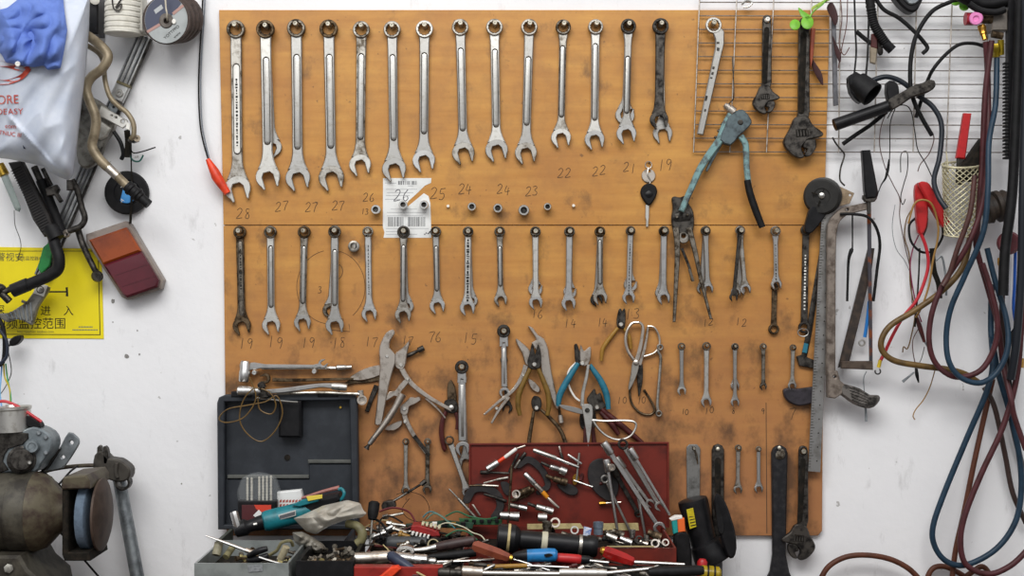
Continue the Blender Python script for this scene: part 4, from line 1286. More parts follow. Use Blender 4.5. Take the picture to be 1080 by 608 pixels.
M().lathe((102, 291, .02), (103, 292, .046), [(0, 4), (.2, 6), (.8, 6), (1, 4.4), (1, 2.4), (.9, 2.2)], 16).build('ball_end', blackox, o)

# black strut and hoses
belt = mat('ribbed_belt', '#1d1a1a', .6, 0, '#2b2725', 60)
o = thing('strut', 'wide black ribbed strut running down left under the plastic bag', 'strut', (35, 210, .06))
M().plate([(10, 172), (24, 170), (52, 226), (59, 246), (48, 250), (36, 232), (26, 206)], .055, .075, 1.5).build('bar', belt, o)
q = M()
for k in range(26):
    x, y = 15 + k * 1.28, 180 + k * 2.55
    q.bar((x - 3.4, y + 1), (x + 7, y - 4.5), .8, .0745, .0765, .2)
q.build('ribs', rubber, o)
o = thing('black_hose', 'thick black bent hose with clamped end crossing the yellow sign', 'hose', (40, 290, .08))
M().tube([(53, 238, .07), (58, 258, .075), (62, 272, .08), (61, 284, .08), (52, 291, .08), (36, 298, .08), (14, 307, .08)], [5.2, 6, 6.2, 6.2, 6.2, 6.4, 6.4], 14).build('hose', rubber, o)
M().tube([(54, 240, .072), (60, 252, .075)], 8.4, 14).build('collar', rubber, o)
M().tube([(30, 300, .08), (13, 307, .08)], 7.2, 14).build('sleeve', plastic, o)
M().tube([(13, 304, .08), (4, 308, .08), (0, 306, .08), (-12, 310, .08)], [3.4, 3.4, 7, 7], 12).build('clamp', blackox, o)
M().tube([(2, 310, .08), (8, 316, .08), (10, 318, .08)], 4, 10).build('clamp_bolt', blackox, o)
o = thing('shock_absorber', 'thin black telescopic rod with a bracket between the bag and the rail', 'rod', (50, 210, .05))
M().tube([(36, 176, .045), (45, 196, .045)], 3.6, 10).build('rod', darkst, o)
M().tube([(43, 190, .045), (65, 245, .045)], 5.4, 12).build('body', rubber, o)
M().tube([(45, 178, .05), (54, 196, .05)], 2.4, 8).build('pin', blackox, o)
M().plate([(48, 199), (60, 195), (63, 200), (61, 204), (66, 212), (63, 214), (58, 206), (50, 208)], .045, .058, 1).build('bracket', blackox, o)

# ribbed grey lever at the bottom of the rail, clamp label, green strip
c8 = crop(0, 270, 6.08)
o = thing('ribbed_lever', 'grey ribbed lever with white printed tag hanging over the yellow sign', 'lever', (30, 330, .04))
M().plate(smooth2(c8((255, 190), (318, 205), (290, 262), (245, 330), (216, 430), (196, 440), (150, 415), (100, 408), (50, 425), (5, 400), (-40, 400), (-40, 372), (60, 366), (120, 332), (180, 288)), 2), .030, .045, 1.6).build('body', greyc, o)
q = M()
for k in range(7):
    q.plate(ribbon(c8((40 + k * 26, 372 - k * 12), (62 + k * 24, 405 + k * 2)), 1.6, 1.2, smooth=False), .0445, .0485, .4)
q.build('ribs', galv, o)
M().plate(c8((236, 170), (306, 192), (280, 262), (212, 240)), .045, .0462, .3).build('printed_tag', white, o)
q = M()
q.plate(circ(*c8((258, 218))[0], 4, 18), .0462, .0465, 0, holes=[circ(*c8((258, 218))[0], 3.2, 18)])
q.text('图', *c8((246, 230))[0], 4, .0462, .3)
q.build('tag_print', inkblack, o)
M().tube(c8((140, 290, .048), (165, 300, .048)), 1.6, 8).build('pin', satin, o)
q = M().plate([(46, 261), (52, 256), (56, 262), (53, 280), (44, 289), (40, 283)], .019, .027, .8)
one('green_strip', q, mat('green_plastic', '#1f7a3a', .45, 0, '#155a2a', 50), 'green plastic strip behind the rail above the yellow sign', 'strip')

# glass bulb tube and cord
o = thing('glass_tube', 'clear glass tube with brass cap hanging at the left photo edge', 'tube', (14, 200, .04))
M().tube([(5, 186, .05), (18, 218, .05), (19, 221, .05)], [4, 3.4, 1.8], 12).build('glass', mat('tube_glass', '#c8d4d0', .12, 0, '#aebbb5', 30, trans=.55), o)
M().tube([(-1, 174, .05), (5, 185, .05)], 5.2, 12).build('brass_cap', brass, o)
M().tube([(15, 222, .05), (16, 238, .04), (21, 252, .02), (22, 262, .012), (19, 274, .004)], .4, 6).build('cord', darkst, o)

# black round magnet with blue label
o = thing('speaker_magnet', 'round black rubber disc with blue label hanging on a wire', 'disc', (134, 203, .02))
M().lathe((134, 203.5, .002), (134, 203.5, .026), [(0, 20), (.1, 23), (.75, 23), (1, 21), (1, 14), (.9, 12.5)], 32).build('disc', rubber, o)
M().plate(circ(133.5, 203.5, 11.2, 24), .0235, .0262, .5).build('label', mat('blue_label', '#2d7fc4', .4, 0, '#4a98d6', 20), o)
q = M().text('A', 128, 214, 4, .0262, -.5)
q.tube([(126, 199, .0268), (130, 196, .0268), (135, 195, .0268)], .5, 6)
q.build('label_print', white, o)

# reflector lamp
o = thing('tail_lamp', 'orange and dark red rear lamp lens hanging tilted on the white wall', 'lamp', (134, 275, .02))
body = [(92.5, 247.5), (134, 233.5), (138.5, 236.5), (173.5, 295.5), (171, 305), (136, 316.5), (130, 313.5), (93, 256)]
M().plate(body, .002, .030, 1.6).build('housing', mat('grey_lamp_housing', '#8b8078', .45, 0, '#6d625b', 40), o)
M().plate([(94.5, 253.5), (134, 240), (149.5, 265), (109.5, 279.5)], .029, .046, 2).build('orange_lens', mat('orange_lens', '#94420f', .25, 0, '#74300b', 20, trans=.1, coat=.2), o)
M().plate([(109.8, 279.9), (149.8, 265.4), (168.5, 296), (166.5, 303), (135, 314), (130, 311)], .029, .046, 2).build('red_lens', mat('dark_red_lens', '#5c1f2a', .25, 0, '#481620', 20, trans=.1, coat=.2), o)
q = M()
for a, b_ in (((121, 291), (156, 279)), ((128, 303), (164, 291))):
    q.bar(a, b_, .5, .0458, .0466, 0)
q.build('lens_seams', mat('lens_seam', '#4a121c', .4), o)
q = M().tube([(138, 150, .03), (138.5, 175, .029), (139, 200, .029), (137.5, 236, .028)], [1, .8, 1.2, 1.6], 6)
one('wire', q, grime, 'dark wire holding the tail lamp below the black disc', 'wire')
for nm, P, m_, r, lab in (('cable', [(120, 139, .05), (127, 150, .05), (130, 162, .045), (128, 168, .04)], rubber, 2.2, 'short black cable stub hanging below the shiny plate'),
                          ('cable', [(134, 138, .06), (135, 150, .05), (134, 166, .045)], grime, 3.2, 'thick black cable below the shiny plate clip'),
                          ('wire', [(136, 152, .04), (140, 161, .035), (150, 160, .03), (164, 155.5, .02)], grime, .7, 'thin dark wire end sticking out right below the shiny plate'),
                          ('wire', [(135, 160, .04), (140, 169, .035), (147, 170, .03), (151, 164, .02)], mat('green_wire', '#14524a', .5), .9, 'thin green wire end curling up beside the black disc'),
                          ('wire', [(120, 140, .04), (125, 144, .035), (128, 152, .03), (133, 166, .03)], grime, .6, 'thin dark wire looping under the shiny plate')):
    one(nm, M().tube(P, r, 8), m_, lab, nm)
o = thing('rubber_bush', 'small dark bracket with a pale rubber bush below the thin bent tube', 'bush', (145, 146, .05))
M().lathe((144, 146, .055), (144.5, 146, .075), [(0, 3.6), (1, 3.6), (1, 1.4), (.8, 1.4)], 12).build('bush', mat('pale_rubber', '#a89a86', .6, 0, '#85796a', 60), o)
M().plate([(136, 147), (143, 147), (146, 149), (140, 151), (136, 150)], .055, .075, .5).build('plate', blackox, o)

# white ribbed roll, grinding discs, wire with red handle
cream = mat('cream_rubber', '#d6d3c9', .5, 0, '#bcb8ab', 30)
o = thing('ribbed_duct', 'cream ribbed duct stub at the top of the wall', 'duct', (130, 10, .04))
q = M()
q.lathe((131, -14, .06), (130, 37, .06), sum([[(k / 9, 18.6), ((k + .2) / 9, 19.6), ((k + .8) / 9, 19.6)] for k in range(9)], []) + [(.97, 18.5), (1, 16)], 28)
q.build('bellows', cream, o)
M().plate([(145, -8), (152, -8), (153, 35), (146, 36)], .02, .07, 2).build('collar', cream, o)
M().tube([(118, -3, .1), (120, 9, .102), (126, 11, .102), (128, 4, .102), (122, 8, .102), (130, -4, .1)], .8, 6).build('spring_clip', darkst, o)
o = thing('black_box', 'black plastic block between the bag and the cream duct', 'block', (102, 15, .02))
M().box(95, -8, 107, 38, .01, .06, 1.5).build('block', plastic, o)
M().lathe((100, 0, .06), (100, 0, .07), [(0, 5), (.8, 5), (1, 3)], 14).build('knob', cream, o)
tan = mat('disc_edge', '#4b3f3a', .8, 0, '#2f2724', 90)
for k in range(4):
    x, d = 189 - k * 4, .03 + .02 * k
    o = thing('grinding_disc', ['rearmost brown grinding disc of the stack hung at top left', 'third grinding disc from the front of the hung stack', 'second grinding disc from the front of the hung stack',
                                'front grinding disc with navy and grey label, hung at top left'][k], 'disc', (x, 20, d), 'grinding discs hung on one nail')
    y = 20 + k * .7
    M().lathe((x, y, d), perp(x, y, d, d + .014), [(0, 7), (0, 25.5 - k * .2), (.1, 26 - k * .2), (.9, 26 - k * .2), (1, 25.4 - k * .2), (1, 7), (.6, 5.5), (.6, 4)], 40).build('disc', tan, o)
    if k == 3:
        dd = d + .0146
        tl = lambda X, Y: -(X - x + 1.8) * .0008
        cx, cy = perp(x, y, d, d + .014)[:2]
        M().plate(circ(cx, cy, 22.6, 40, 25), dd, dd + .0012, 0, holes=[circ(cx, cy + 1, 6.5, 20, 7)]).build('label', mat('grey_label', '#9fa3a3', .5, 0, '#8b908f', 30), o)
        arc = [(cx + 22.4 * math.cos(math.radians(t)), cy + 24.8 * math.sin(math.radians(t))) for t in range(148, 322, 8)]
        inn = [(cx + 6.7 * math.cos(math.radians(t)), cy + 1 + 7.2 * math.sin(math.radians(t))) for t in range(322, 147, -14)]
        M().plate(arc + inn, dd + .0012, dd + .0016, 0).build('navy_field', mat('navy_print', '#3d4256', .5), o)
        for a, b_ in (((-20, 13), (-6.6, 5)), ((7, -6), (18, -15))):
            M().bar((cx + a[0], cy + a[1]), (cx + b_[0], cy + b_[1]), 3, dd + .0012, dd + .002, 0).build('pink_band', mat('dusty_pink_print', '#a58078', .5), o)
        q = M().text('YOTTPPO', cx - 1, cy + 21, 3.3, dd + .0012, -.72)
        q.text('www', cx + 9, cy + 20, 3, dd + .0012, -.72)
        q.build('label_lettering', inkblack, o)
        M().plate([(cx - 13, cy - 10), (cx - 5, cy - 16), (cx - 3, cy - 12), (cx - 11, cy - 6)], dd + .0016, dd + .002, 0).build('label_patch', mat('pale_print', '#a9acad', .5), o)
        M().plate(circ(cx, cy + 1, 7.4, 20, 8), dd + .0012, dd + .004, .8, holes=[circ(cx, cy + 1.5, 2.6, 12, 3)]).build('hub', mat('hub_grey', '#6b645e', .6, .3, '#4f4944', 60), o)
        M().plate(circ(cx + 8.2, cy + 2, 2.2, 12, 2.8), dd + .002, dd + .005, .5).build('white_cap', white, o)
q = M().tube([(174, -6, .125), (175, 8, .125), (176, 14, .125), (176, 19, .12), (177, 22.5, .1), (180, 22, .06), (183, 22, .002)], .9, 8)
one('hanging_wire', q, mat('pale_wire', '#b8b0a0', .5, .3), 'pale stiff wire threading the grinding discs', 'wire')
o = thing('test_light', 'red handled test probe hanging on a black lead from above', 'tool', (228, 182, .03))
M().tube([(219, 168, .03), (226, 181, .03), (230, 189, .03), (240, 204, .03)], [2.4, 5, 5.4, 3.6], 14).build('handle', orange, o)
M().tube([(214, -6, .012), (213, 20, .012), (210.5, 60, .012), (209.5, 95, .012), (211, 130, .015), (214.5, 150, .02), (219.5, 168, .03)], .9, 8).build('lead', rubber, o)
M().tube([(216.2, -6, .014), (215.2, 20, .014), (212.6, 60, .014), (211.7, 95, .014), (213, 130, .017), (216.5, 150, .022), (221, 168, .03)], .8, 8).build('lead', mat('grey_lead', '#6f747c', .5), o)

# the white plastic bag and the blue cloth in it
BP = [(-8, -8), (40, -8), (95, -8), (94, 30), (91, 70), (85, 120), (80, 165), (77, 186), (73, 190.5), (60, 186), (46, 176), (30, 172), (10, 168), (-8, 166), (-8, 80)]


def bag_d(x, y, t=None):
    t = star_t(BP, x, y) if t is None else t
    t = min(t, 1)
    fold = nz(x + y * .3, y * .4, .03, 3) * .022 + (.5 - abs(nz(x + y * .55, y * .3, .05, 8))) * .016
    crease = math.exp(-((y - 122 - (x - 8) * 1.12) / 3.2) ** 2) * .012 if 8 < x < 62 else 0
    return .125 + (.085 + fold + crease) * (1 - t ** 4) ** .6


bagm = mat('white_thin_plastic', '#b3bbca', .45, 0, '#ccd1da', 14, .35, .7, bump=.12, bscale=22)
bagm.node_tree.nodes['Principled BSDF'].inputs['Subsurface Weight'].default_value = .15
bagm.node_tree.nodes['Principled BSDF'].inputs['Subsurface Radius'].default_value = (.02, .02, .025)
bg_ = thing('plastic_bag', 'white plastic bag with red printing hanging at the top left', 'bag', (40, 100, .12))
M().pillow(BP, .115, bag_d, 120, 40).build('bag', bagm, bg_, angle=80)
redp = mat('red_bag_print', '#b8412f', .45, 0, '#c65a47', 30)


def curved_print(q, outline, rows=1):
    """print that follows the bag: the outline cut into narrow strips"""
    q.plate(outline, 0, .0003, 0, tilt=lambda X, Y: bag_d(X, Y) + .0025)


q = M()
P = ribbon([(-8, 66), (6, 68), (20, 72), (31, 72)], 6, 5, n=8) 
curved_print(q, P)
curved_print(q, ribbon([(31, 72), (24, 80), (14, 85), (4, 87), (-8, 86)], 5, 5, n=8))
q.build('swirl_print', redp, bg_, angle=80)
for s_, x, y, sz, a, sx_ in (('ORE', -3.5, 110, 9.6, -.04, .92), ('OEASY', -5, 121, 6.4, -.02, 1.1), ('com', 5, 135, 5, .06, 1), ('UTNUC III', -6, 141, 4.6, .14, 1)):
    M().text(s_, x, y, sz, 0, a, fn=lambda X, Y: bag_d(X, Y) + .002, sx=sx_).build('printed_line', redp, bg_, angle=80)
q = M()
q.plate([(24, 153), (27, 157), (28, 157.5), (25, 157)], 0, .001, 0, tilt=lambda X, Y: bag_d(X, Y) + .0015)
q.build('tear', mat('navy_tear', '#1c2440', .6), bg_)
CP = [(-8, 12), (8, 8), (28, -8), (66, -8), (68, 12), (71, 32), (68, 52), (64, 72), (50, 74), (46, 69), (36, 71), (22, 69), (6, 66), (2, 58), (-8, 48)]


def cloth_d(x, y, t):
    dx, dy = x - 34, y - 42
    r, a = math.hypot(dx, dy), math.atan2(y - 42, x - 34)
    f = (.5 + .5 * math.sin(a * 2 + r * .13 + 3 * nz(x, y, .04, 1))) * .55 + abs(nz(x + y * .4, y - x * .3, .055, 5)) * 1.2
    pit = math.exp(-(r / 11) ** 2) * .03
    return bag_d(x, y) + .013 + (.010 + .028 * f - pit) * (1 - t ** 6)


o = thing('blue_cloth', 'crumpled blue cloth with a white button bundled in the plastic bag', 'cloth', (34, 35, .2))
M().pillow(CP, .15, cloth_d, 160, 60, back=lambda x, y: bag_d(x, y) + .011).build('cloth', mat('blue_cotton', '#5f79be', .85, 0, '#546db2', 30, bump=.2, bscale=400), o, angle=80)
M().lathe((19, 67.5, .22), (18.6, 67.5, .262), [(0, 2.8), (.9, 2.8), (1, 2.2), (1, .8), (.97, .6)], 14).build('button', white, o)

# ------------------------------------------------------------------ bench grinder, motor and clamp at the lower left
gr = mat('grimy_olive_paint', '#4a463c', .55, .2, '#2b2721', 25, .42, .62, bump=.2, bscale=90)
gr2 = mat('rusty_olive_paint', '#57503f', .55, .2, '#3a2d25', 30, .42, .62, bump=.2, bscale=90)
o = thing('bench_grinder', 'grimy olive bench grinder with a blue-grey grinding wheel', 'bench grinder', (30, 560, .2))
M().lathe((-40, 540, .22), (38, 540, .22), [(0, 40), (.02, 41), (.72, 41), (.73, 42.5), (.98, 42.5), (1, 41.5)], 36).build('motor_body', gr, o)
M().lathe((38, 540, .22), (78, 540, .22), [(0, 42), (.3, 38), (.62, 24), (.8, 19.5), (1, 18.5)], 32).build('end_bell', gr2, o)
q = M()
q.plate([(75.5, 506), (78, 499), (101, 497), (105, 503), (105, 511), (76, 512)], .155, .285, 1.5)
q.build('guard_top', gr2, o)
M().plate([(75.5, 511), (82, 511), (82, 577), (103, 577), (104.5, 586), (78, 586), (75.5, 580)], .16, .28, 1.2).build('guard_side', grime, o)
M().lathe((106, 543, .22), (115, 543, .22), [(0, 38), (.25, 38), (.6, 30), (1, 8)], 28).build('guard_cover', mat('rusty_guard', '#4c3d34', .6, .2, '#332720', 30), o)
M().lathe((88, 543, .22), (99, 543, .22), [(0, 27), (.05, 35), (.12, 36), (.88, 36), (.95, 35), (1, 27)], 36).build('grinding_wheel', mat('blue_grey_abrasive', '#5c6b7b', .85, 0, '#4a5766', 120), o)
M().plate([(-30, 578), (36, 578), (44, 592), (60, 606), (68, 646.5), (-30, 646.5)], .13, .3, 3).build('pedestal', gr, o)
M().lathe((9, 600, .30), (9, 600, .306), [(0, 5), (.8, 5), (1, 3)], 6).build('bolt', greyc, o)

o = thing('wiper_motor', 'silver electric motor can with grey gearbox sitting above the bench grinder', 'motor', (20, 470, .2))
M().lathe((14, 456, .2), (13, 429, .2), [(0, 16), (.03, 18.5), (.86, 18.5), (.9, 19.6), (1, 19.6), (1, 8), (1.08, 7)], 32).build('motor_can', ground, o)
c9 = crop(0, 410, 6.75)
gb = mat('gearbox_grey', '#7e868a', .45, .5, '#52595d', 40)
M().plate(smooth2(c9((-60, 350), (120, 320), (230, 275), (290, 270), (370, 310), (402, 370), (390, 440), (330, 520), (280, 585), (100, 588), (-60, 588)), 2), .17, .222, 1.6).build('gearbox', gb, o)
M().plate(smooth2(c9((-60, 330), (200, 320), (160, 400), (60, 430), (20, 520), (60, 580), (-60, 585)), 2), .222, .226, .6).build('dark_recess', darkst, o)
M().lathe(c9((225, 415))[0] + (.222,), c9((225, 415))[0] + (.238,), [(0, 8), (.6, 8), (1, 6), (1, 4), (.9, 3.4)], 20).build('hub', gb, o)
M().lathe(c9((155, 510))[0] + (.222,), c9((150, 512))[0] + (.250,), [(0, 15), (.3, 15), (.35, 12.5), (.9, 12), (1, 10)], 24).build('drive_wheel', darkst, o)
M().lathe(c9((208, 528))[0] + (.235,), c9((210, 530))[0] + (.256,), [(0, 2.4), (.8, 2.4), (1, 1.4)], 10).build('pin', ground, o)
for x, y in c9((275, 318), (325, 350), (325, 460)):
    M().lathe((x, y, .222), (x, y, .227), [(0, 2.4), (.7, 2.4), (1, 1.6)], 10).build('screw', galv, o)
q = M().plate(smooth2(c9((200, 190), (262, 215), (296, 248), (300, 275), (250, 275), (205, 260)), 2), .19, .215, .8)
q.build('cable_boot', rubber, o)
M().tube(c9((-40, 100, .21), (30, 92, .21), (100, 115, .21), (180, 160, .21), (240, 200, .21), (296, 238, .21)), 1.6, 8).build('red_cable', mat('red_cable', '#b3202c', .4), o)
M().plate(c9((95, 158), (160, 138), (185, 128), (175, 158), (120, 162)), .205, .22, .3).build('tab', galv, o)
o = thing('steel_bracket', 'flat grey steel bracket with two holes behind the gearbox', 'bracket', (70, 475, .15))
M().plate(smooth2(c9((490, 312), (545, 340), (566, 375), (552, 420), (470, 545), (420, 575), (330, 588), (325, 570), (370, 510), (400, 460), (440, 400)), 2), .15, .157, .8, holes=[circ(*c9((512, 385))[0], 2.2, 10), circ(*c9((452, 488))[0], 2, 10)]).build('plate', galv, o)
M().plate(c9((365, 425), (432, 430), (350, 560), (318, 590), (290, 600)), .157, .17, .5).build('bent_flange', darkst, o)
for P, r, m_, lab in (([(40, 500, .16), (58, 495, .13), (80, 492, .1), (106, 491, .09)], 2.2, gr2, 'dark rod reaching from the gearbox to the pole clamp'),):
    one('rod', M().tube(P, r, 8), m_, lab, 'rod')
for P, lab in (([(46, 498, .2), (60, 510, .18), (68, 516, .17), (77, 517, .16)], 'upper thin black cable looping behind the grinder guard'), ([(58, 516, .19), (66, 507, .17), (75, 497, .14), (82, 492, .1)], 'thin black cable crossing the loop behind the grinder'),
               ([(60, 520, .19), (69, 514, .17), (78, 511, .15)], 'short black cable between grinder bell and guard'), ([(63, 562, .15), (74, 572, .1), (88, 590, .06), (107, 612, .03)], 'thin black cable hanging below the grinder guard to the bottom edge')):
    one('cable', M().tube(P, 1.1, 8), rubber, lab, 'cable')
o = thing('pipe', 'galvanised steel pipe leaning at the wall below the pole clamp', 'pipe', (135, 560, .05))
M().tube([(121.5, 484, .045), (146, 615, .06)], [6.6, 7.2], 16, smooth=0).build('pipe', galv, o)
o = thing('pipe_clamp', 'dark cast clamp fitting at the top of the leaning pipe', 'clamp', (122, 490, .07))
cl = mat('dark_casting', '#4a4640', .55, .4, '#2a2622', 50)
M().plate(smooth2(c9((690, 470), (740, 440), (790, 490), (860, 500), (920, 540), (945, 580), (930, 640), (860, 660), (780, 640), (690, 640), (680, 560)), 2), .062, .10, 1.6).build('body', cl, o)
M().plate(smooth2(c9((698, 418), (725, 412), (735, 480), (730, 530), (700, 530)), 2), .07, .085, .8).build('lug', cl, o)
M().plate(smooth2(c9((742, 412), (770, 425), (778, 480), (770, 530), (742, 530)), 2), .085, .1, .8).build('lug', blackox, o)
M().plate(circ(130, 509, 8.4, 20), .072, .095, 1.2, holes=[circ(130.5, 509, 5.4, 16)]).build('ring', blackox, o)
M().plate(ribbon(c9((830, 530), (825, 600), (838, 640)), 4, 3), .1, .106, .8).build('rib', cl, o)

# cable bundle at the left edge
for k, (P, r, m_, lab) in enumerate([([(-6, 330, .06), (3, 345, .06), (5, 365, .06), (3, 382, .06), (-4, 386, .06)], 2.4, rubber, 'thick black cable loop at the left edge below the sign'),
                                     ([(-6, 340, .075), (1, 350, .075), (7, 360, .075), (7, 376, .075), (0, 384, .075)], 1.8, mat('black_blue_cable', '#1b2230', .5), 'blue-black cable loop at the left edge below the sign'),
                                     ([(4, 384, .06), (5, 398, .05), (10, 410, .08), (11, 426, .15), (10, 432, .19)], .9, mat('yellow_green_wire', '#b5a22a', .5), 'yellow wire hanging to the silver motor can'),
                                     ([(2, 384, .06), (1, 400, .05), (0, 415, .1), (2, 431, .19)], .9, mat('light_blue_wire', '#6b9fd1', .5), 'light blue wire hanging to the silver motor can'),
                                     ([(6, 384, .06), (8, 400, .05), (11, 415, .1), (12, 431, .19)], .8, mat('green_lead', '#2d8a4d', .5), 'green wire hanging beside the yellow one'),
                                     ([(8, 368, .06), (12, 390, .03), (9, 402, .03), (2, 414, .08), (-4, 420, .1)], .5, darkst, 'thin dark wire curving from the black plug to the left edge')]):
    one('cable' if k < 2 else 'wire', M().tube(P, r, 8), m_, lab, 'cable')
o = thing('plug', 'small black plug hanging at the yellow sign lower edge', 'plug', (17, 359, .03))
M().plate(smooth2([(11, 360), (16, 355), (23, 354), (23, 359), (18, 364), (12, 365)], 2), .03, .05, 1.4).build('body', plastic, o)
M().tube([(12, 363, .04), (7, 366, .05), (4, 364, .06)], 1.2, 8).build('lead', darkst, o)

# ------------------------------------------------------------------ right side: cables, hoses, clamps
maroon = mat('maroon_hose', '#4c2529', .5, 0, '#381b1b', 40, spec=.35)
rust = mat('brown_hose', '#573020', .5, 0, '#432619', 40, spec=.35)
bluehose = mat('blue_hose', '#203749', .45, 0, '#172938', 40, spec=.35)
bronze = mat('bronze_cable', '#6a5128', .45, .1, '#4d3a1e', 50)
gold = mat('brass_fitting', '#b98c3c', .35, 1, '#7d5d28', 60)


def cable(label, P, r, m_, name='cable', n=10, cat=None, group=None, sm=6):
    return one(name, M().tube(P, r, n, sm), m_, label, cat or name.split('_')[-1], group)


HG = 'gas hoses hung in loops at the right'
cable('maroon hose looping down from the brass fitting and round to the left', [(1039.6, 44, .089), (1042, 90, .08), (1042, 160, .108), (1036, 215, .118), (1021, 258, .118), (996, 298, .092), (983, 330, .088), (980, 362, .086), (988, 385, .086), (1008, 398, .09), (1034, 391, .09), (1049, 366, .094), (1052, 338, .1), (1045, 306, .1), (1036, 278, .1)], 3, maroon, 'hose', group=HG)
cable('second maroon hose hanging straight from the pink valve then right', [(1046, 43, .098), (1039, 100, .095), (1036, 170, .09), (1031, 240, .09), (1030, 262, .085), (1042, 305, .068), (1053, 345, .063), (1058, 385, .06), (1066, 420, .087), (1070, 440, .087), (1082, 475, .09)], 3, maroon, 'hose', group=HG)
cable('blue hose with the upper loop ending over the bronze cable', [(1051.3, 61.5, .0745), (1050, 110, .1), (1043, 150, .125), (1042, 200, .142), (1037, 245, .142), (1018, 290, .12), (1003, 325, .107), (998, 355, .1), (1001, 382, .104), (1014, 399, .106), (1035, 404, .106), (1053, 391, .1), (1063, 366, .1), (1061, 335, .09), (1050, 298, .08), (1041, 262, .075)], 3, bluehose, 'hose', group=HG)
cable('dark blue hose with the big lower loop almost to the bottom edge', [(1046, 300, .05), (1045, 345, .05), (1047, 385, .066), (1040, 415, .069), (1020, 462, .055), (996, 520, .05), (984, 556, .05), (986, 577, .05), (999, 593, .05), (1020, 596, .05), (1050, 580, .05), (1070, 553, .05), (1077, 520, .05), (1075, 480, .05), (1064, 432, .05), (1052, 390, .05), (1046, 355, .06)], 3.1, bluehose, 'hose', group=HG)
cable('maroon hose crossing in front with the lower loop at the bottom right', [(1081, 300, .065), (1077, 350, .065), (1072, 400, .065), (1058, 450, .065), (1035, 500, .065), (1018, 543, .065), (1013, 572, .065), (1019, 596, .065), (1042, 606, .065), (1066, 597, .065), (1086, 578, .065)], 3.1, maroon, 'hose', group=HG)
cable('brown hose running nearly straight down to the bottom coil', [(1047, 400, .035), (1038, 440, .035), (1027, 490, .035), (1017, 540, .035), (1008, 580, .035), (1004, 612, .035)], 2.9, rust, 'hose', group=HG)
cable('dark brown hose at right running down from the bronze cable', [(1038, 409, .048), (1049, 430, .045), (1060, 480, .03), (1068, 520, .026), (1082, 552, .026)], 2.8, mat('dark_brown_hose', '#3a2a26', .5, 0, '#2a1f1c', 40), 'hose', group=HG)
cable('dark brown hose end hanging from the brass coupling', [(1057.2, 289, .06), (1057, 330, .038), (1059, 380, .028), (1066, 440, .02), (1080, 500, .012), (1092, 560, .012)], 3, mat('dark_brown_hose', '#3a2a26', .5), 'hose', group=HG)
cable('brown arched hose rising from the bottom edge right of the board', [(864, 614, .04), (874, 598, .04), (892, 588, .04), (914, 586, .04), (938, 590, .04), (958, 600, .04), (972, 614, .04)], 3, rust, 'hose', group=HG)
cable('coiled brown hose at the bottom edge under the blue loop', [(1022, 612, .016), (1010, 604, .016), (996, 598, .016), (984, 600, .016), (978, 612, .016), (984, 622, .012), (1005, 618, .02), (1025, 604, .02), (1036, 598, .02), (1044, 606, .02), (1050, 616, .02)], 2.9, rust, 'hose', group=HG)
cable('thick bronze cable making a flat loop left of the hoses', [(1024, 245, .065), (1016, 280, .065), (996, 305, .068), (966, 327, .07), (940, 343, .07), (930, 358, .07), (931, 371, .07), (944, 381, .07), (970, 386, .07), (1000, 390, .065), (1018, 395, .056), (1033, 404.5, .049)], 3.3, bronze, 'cable')
cable('maroon hose pair strand beside the wire basket', [(1028, 185, .124), (1023, 225, .125), (1010, 262, .115), (1001, 290, .106), (994, 302, .106)], 2.8, mat('brown_red_hose', '#4d2d28', .5, 0, '#38211d', 40), 'hose', group=HG)
cable('bright blue tube at the far right edge', [(1071, 262, .03), (1070, 300, .03), (1069, 326, .03), (1073, 350, .03)], 1.7, mat('bright_blue_tube', '#1e56b0', .4), 'tube')
# black hanging stuff at the right edge
cable('thick black hose hanging straight down along the right edge', [(1076, -8, .11), (1074, 60, .11), (1071, 140, .11), (1067, 210, .11), (1060, 265, .108), (1058, 312, .108)], 5.4, rubber, 'hose')
cable('black flat cable at the outermost right edge', [(1082, -8, .14), (1082, 100, .14), (1079, 200, .14), (1077, 290, .12), (1072, 360, .1), (1066, 400, .08)], 4.4, mat('black_blue_hose', '#191d24', .5), 'cable')
o = thing('cable_carrier', 'black ridged cable carrier hanging at the right edge', 'cable carrier', (1066, 80, .1))
M().box(1062, -8, 1074, 168, .07, .09, 1).build('carrier', plastic, o)
q = M()
for k in range(28):
    q.box(1058.5, 66 + k * 3.7, 1062, 68 + k * 3.7, .078, .092, .3)
q.build('ridges', rubber, o)
cable('black hose dropping diagonally from the right edge to the cross hoses', [(1082, 330, .04), (1073, 345, .04), (1064, 362, .04), (1062, 390, .02), (1068, 420, .02)], 3, rubber, 'hose')
# valve block with pink ring
o = thing('gas_valve', 'metal gas valve block with bright pink ring at the upper right', 'valve', (1045, 25, .08))
M().box(1043, 12, 1059.5, 34, .045, .085, 1).build('block', mat('grey_block', '#7b756e', .5, .6, '#5e5751', 40), o)
M().lathe((1018, 20, .08), (1030, 20, .08), [(0, 6.8), (.7, 6.8), (.8, 6), (1, 5)], 20).build('red_cap', mat('crimson_plastic', '#9c1f2c', .35, 0, '#741822', 40), o)
M().lathe((1029.5, 19.5, .085), (1029.5, 19.5, .100), [(0, 7.2), (.8, 7.2), (1, 6.2), (1, 3.2), (.8, 2.6), (.8, 1)], 24).build('pink_ring', mat('pink_plastic', '#e68ac2', .4, 0, '#d678b2', 40), o)
M().tube([(1034, 20, .08), (1046, 20, .08)], 5, 12).build('stem', brown, o)
M().lathe((1035, 27, .08), (1039, 42, .088), [(0, 4.4), (.25, 4.6), (.3, 4), (.6, 4), (.65, 3), (1, 3)], 8).build('brass_nut', gold, o)
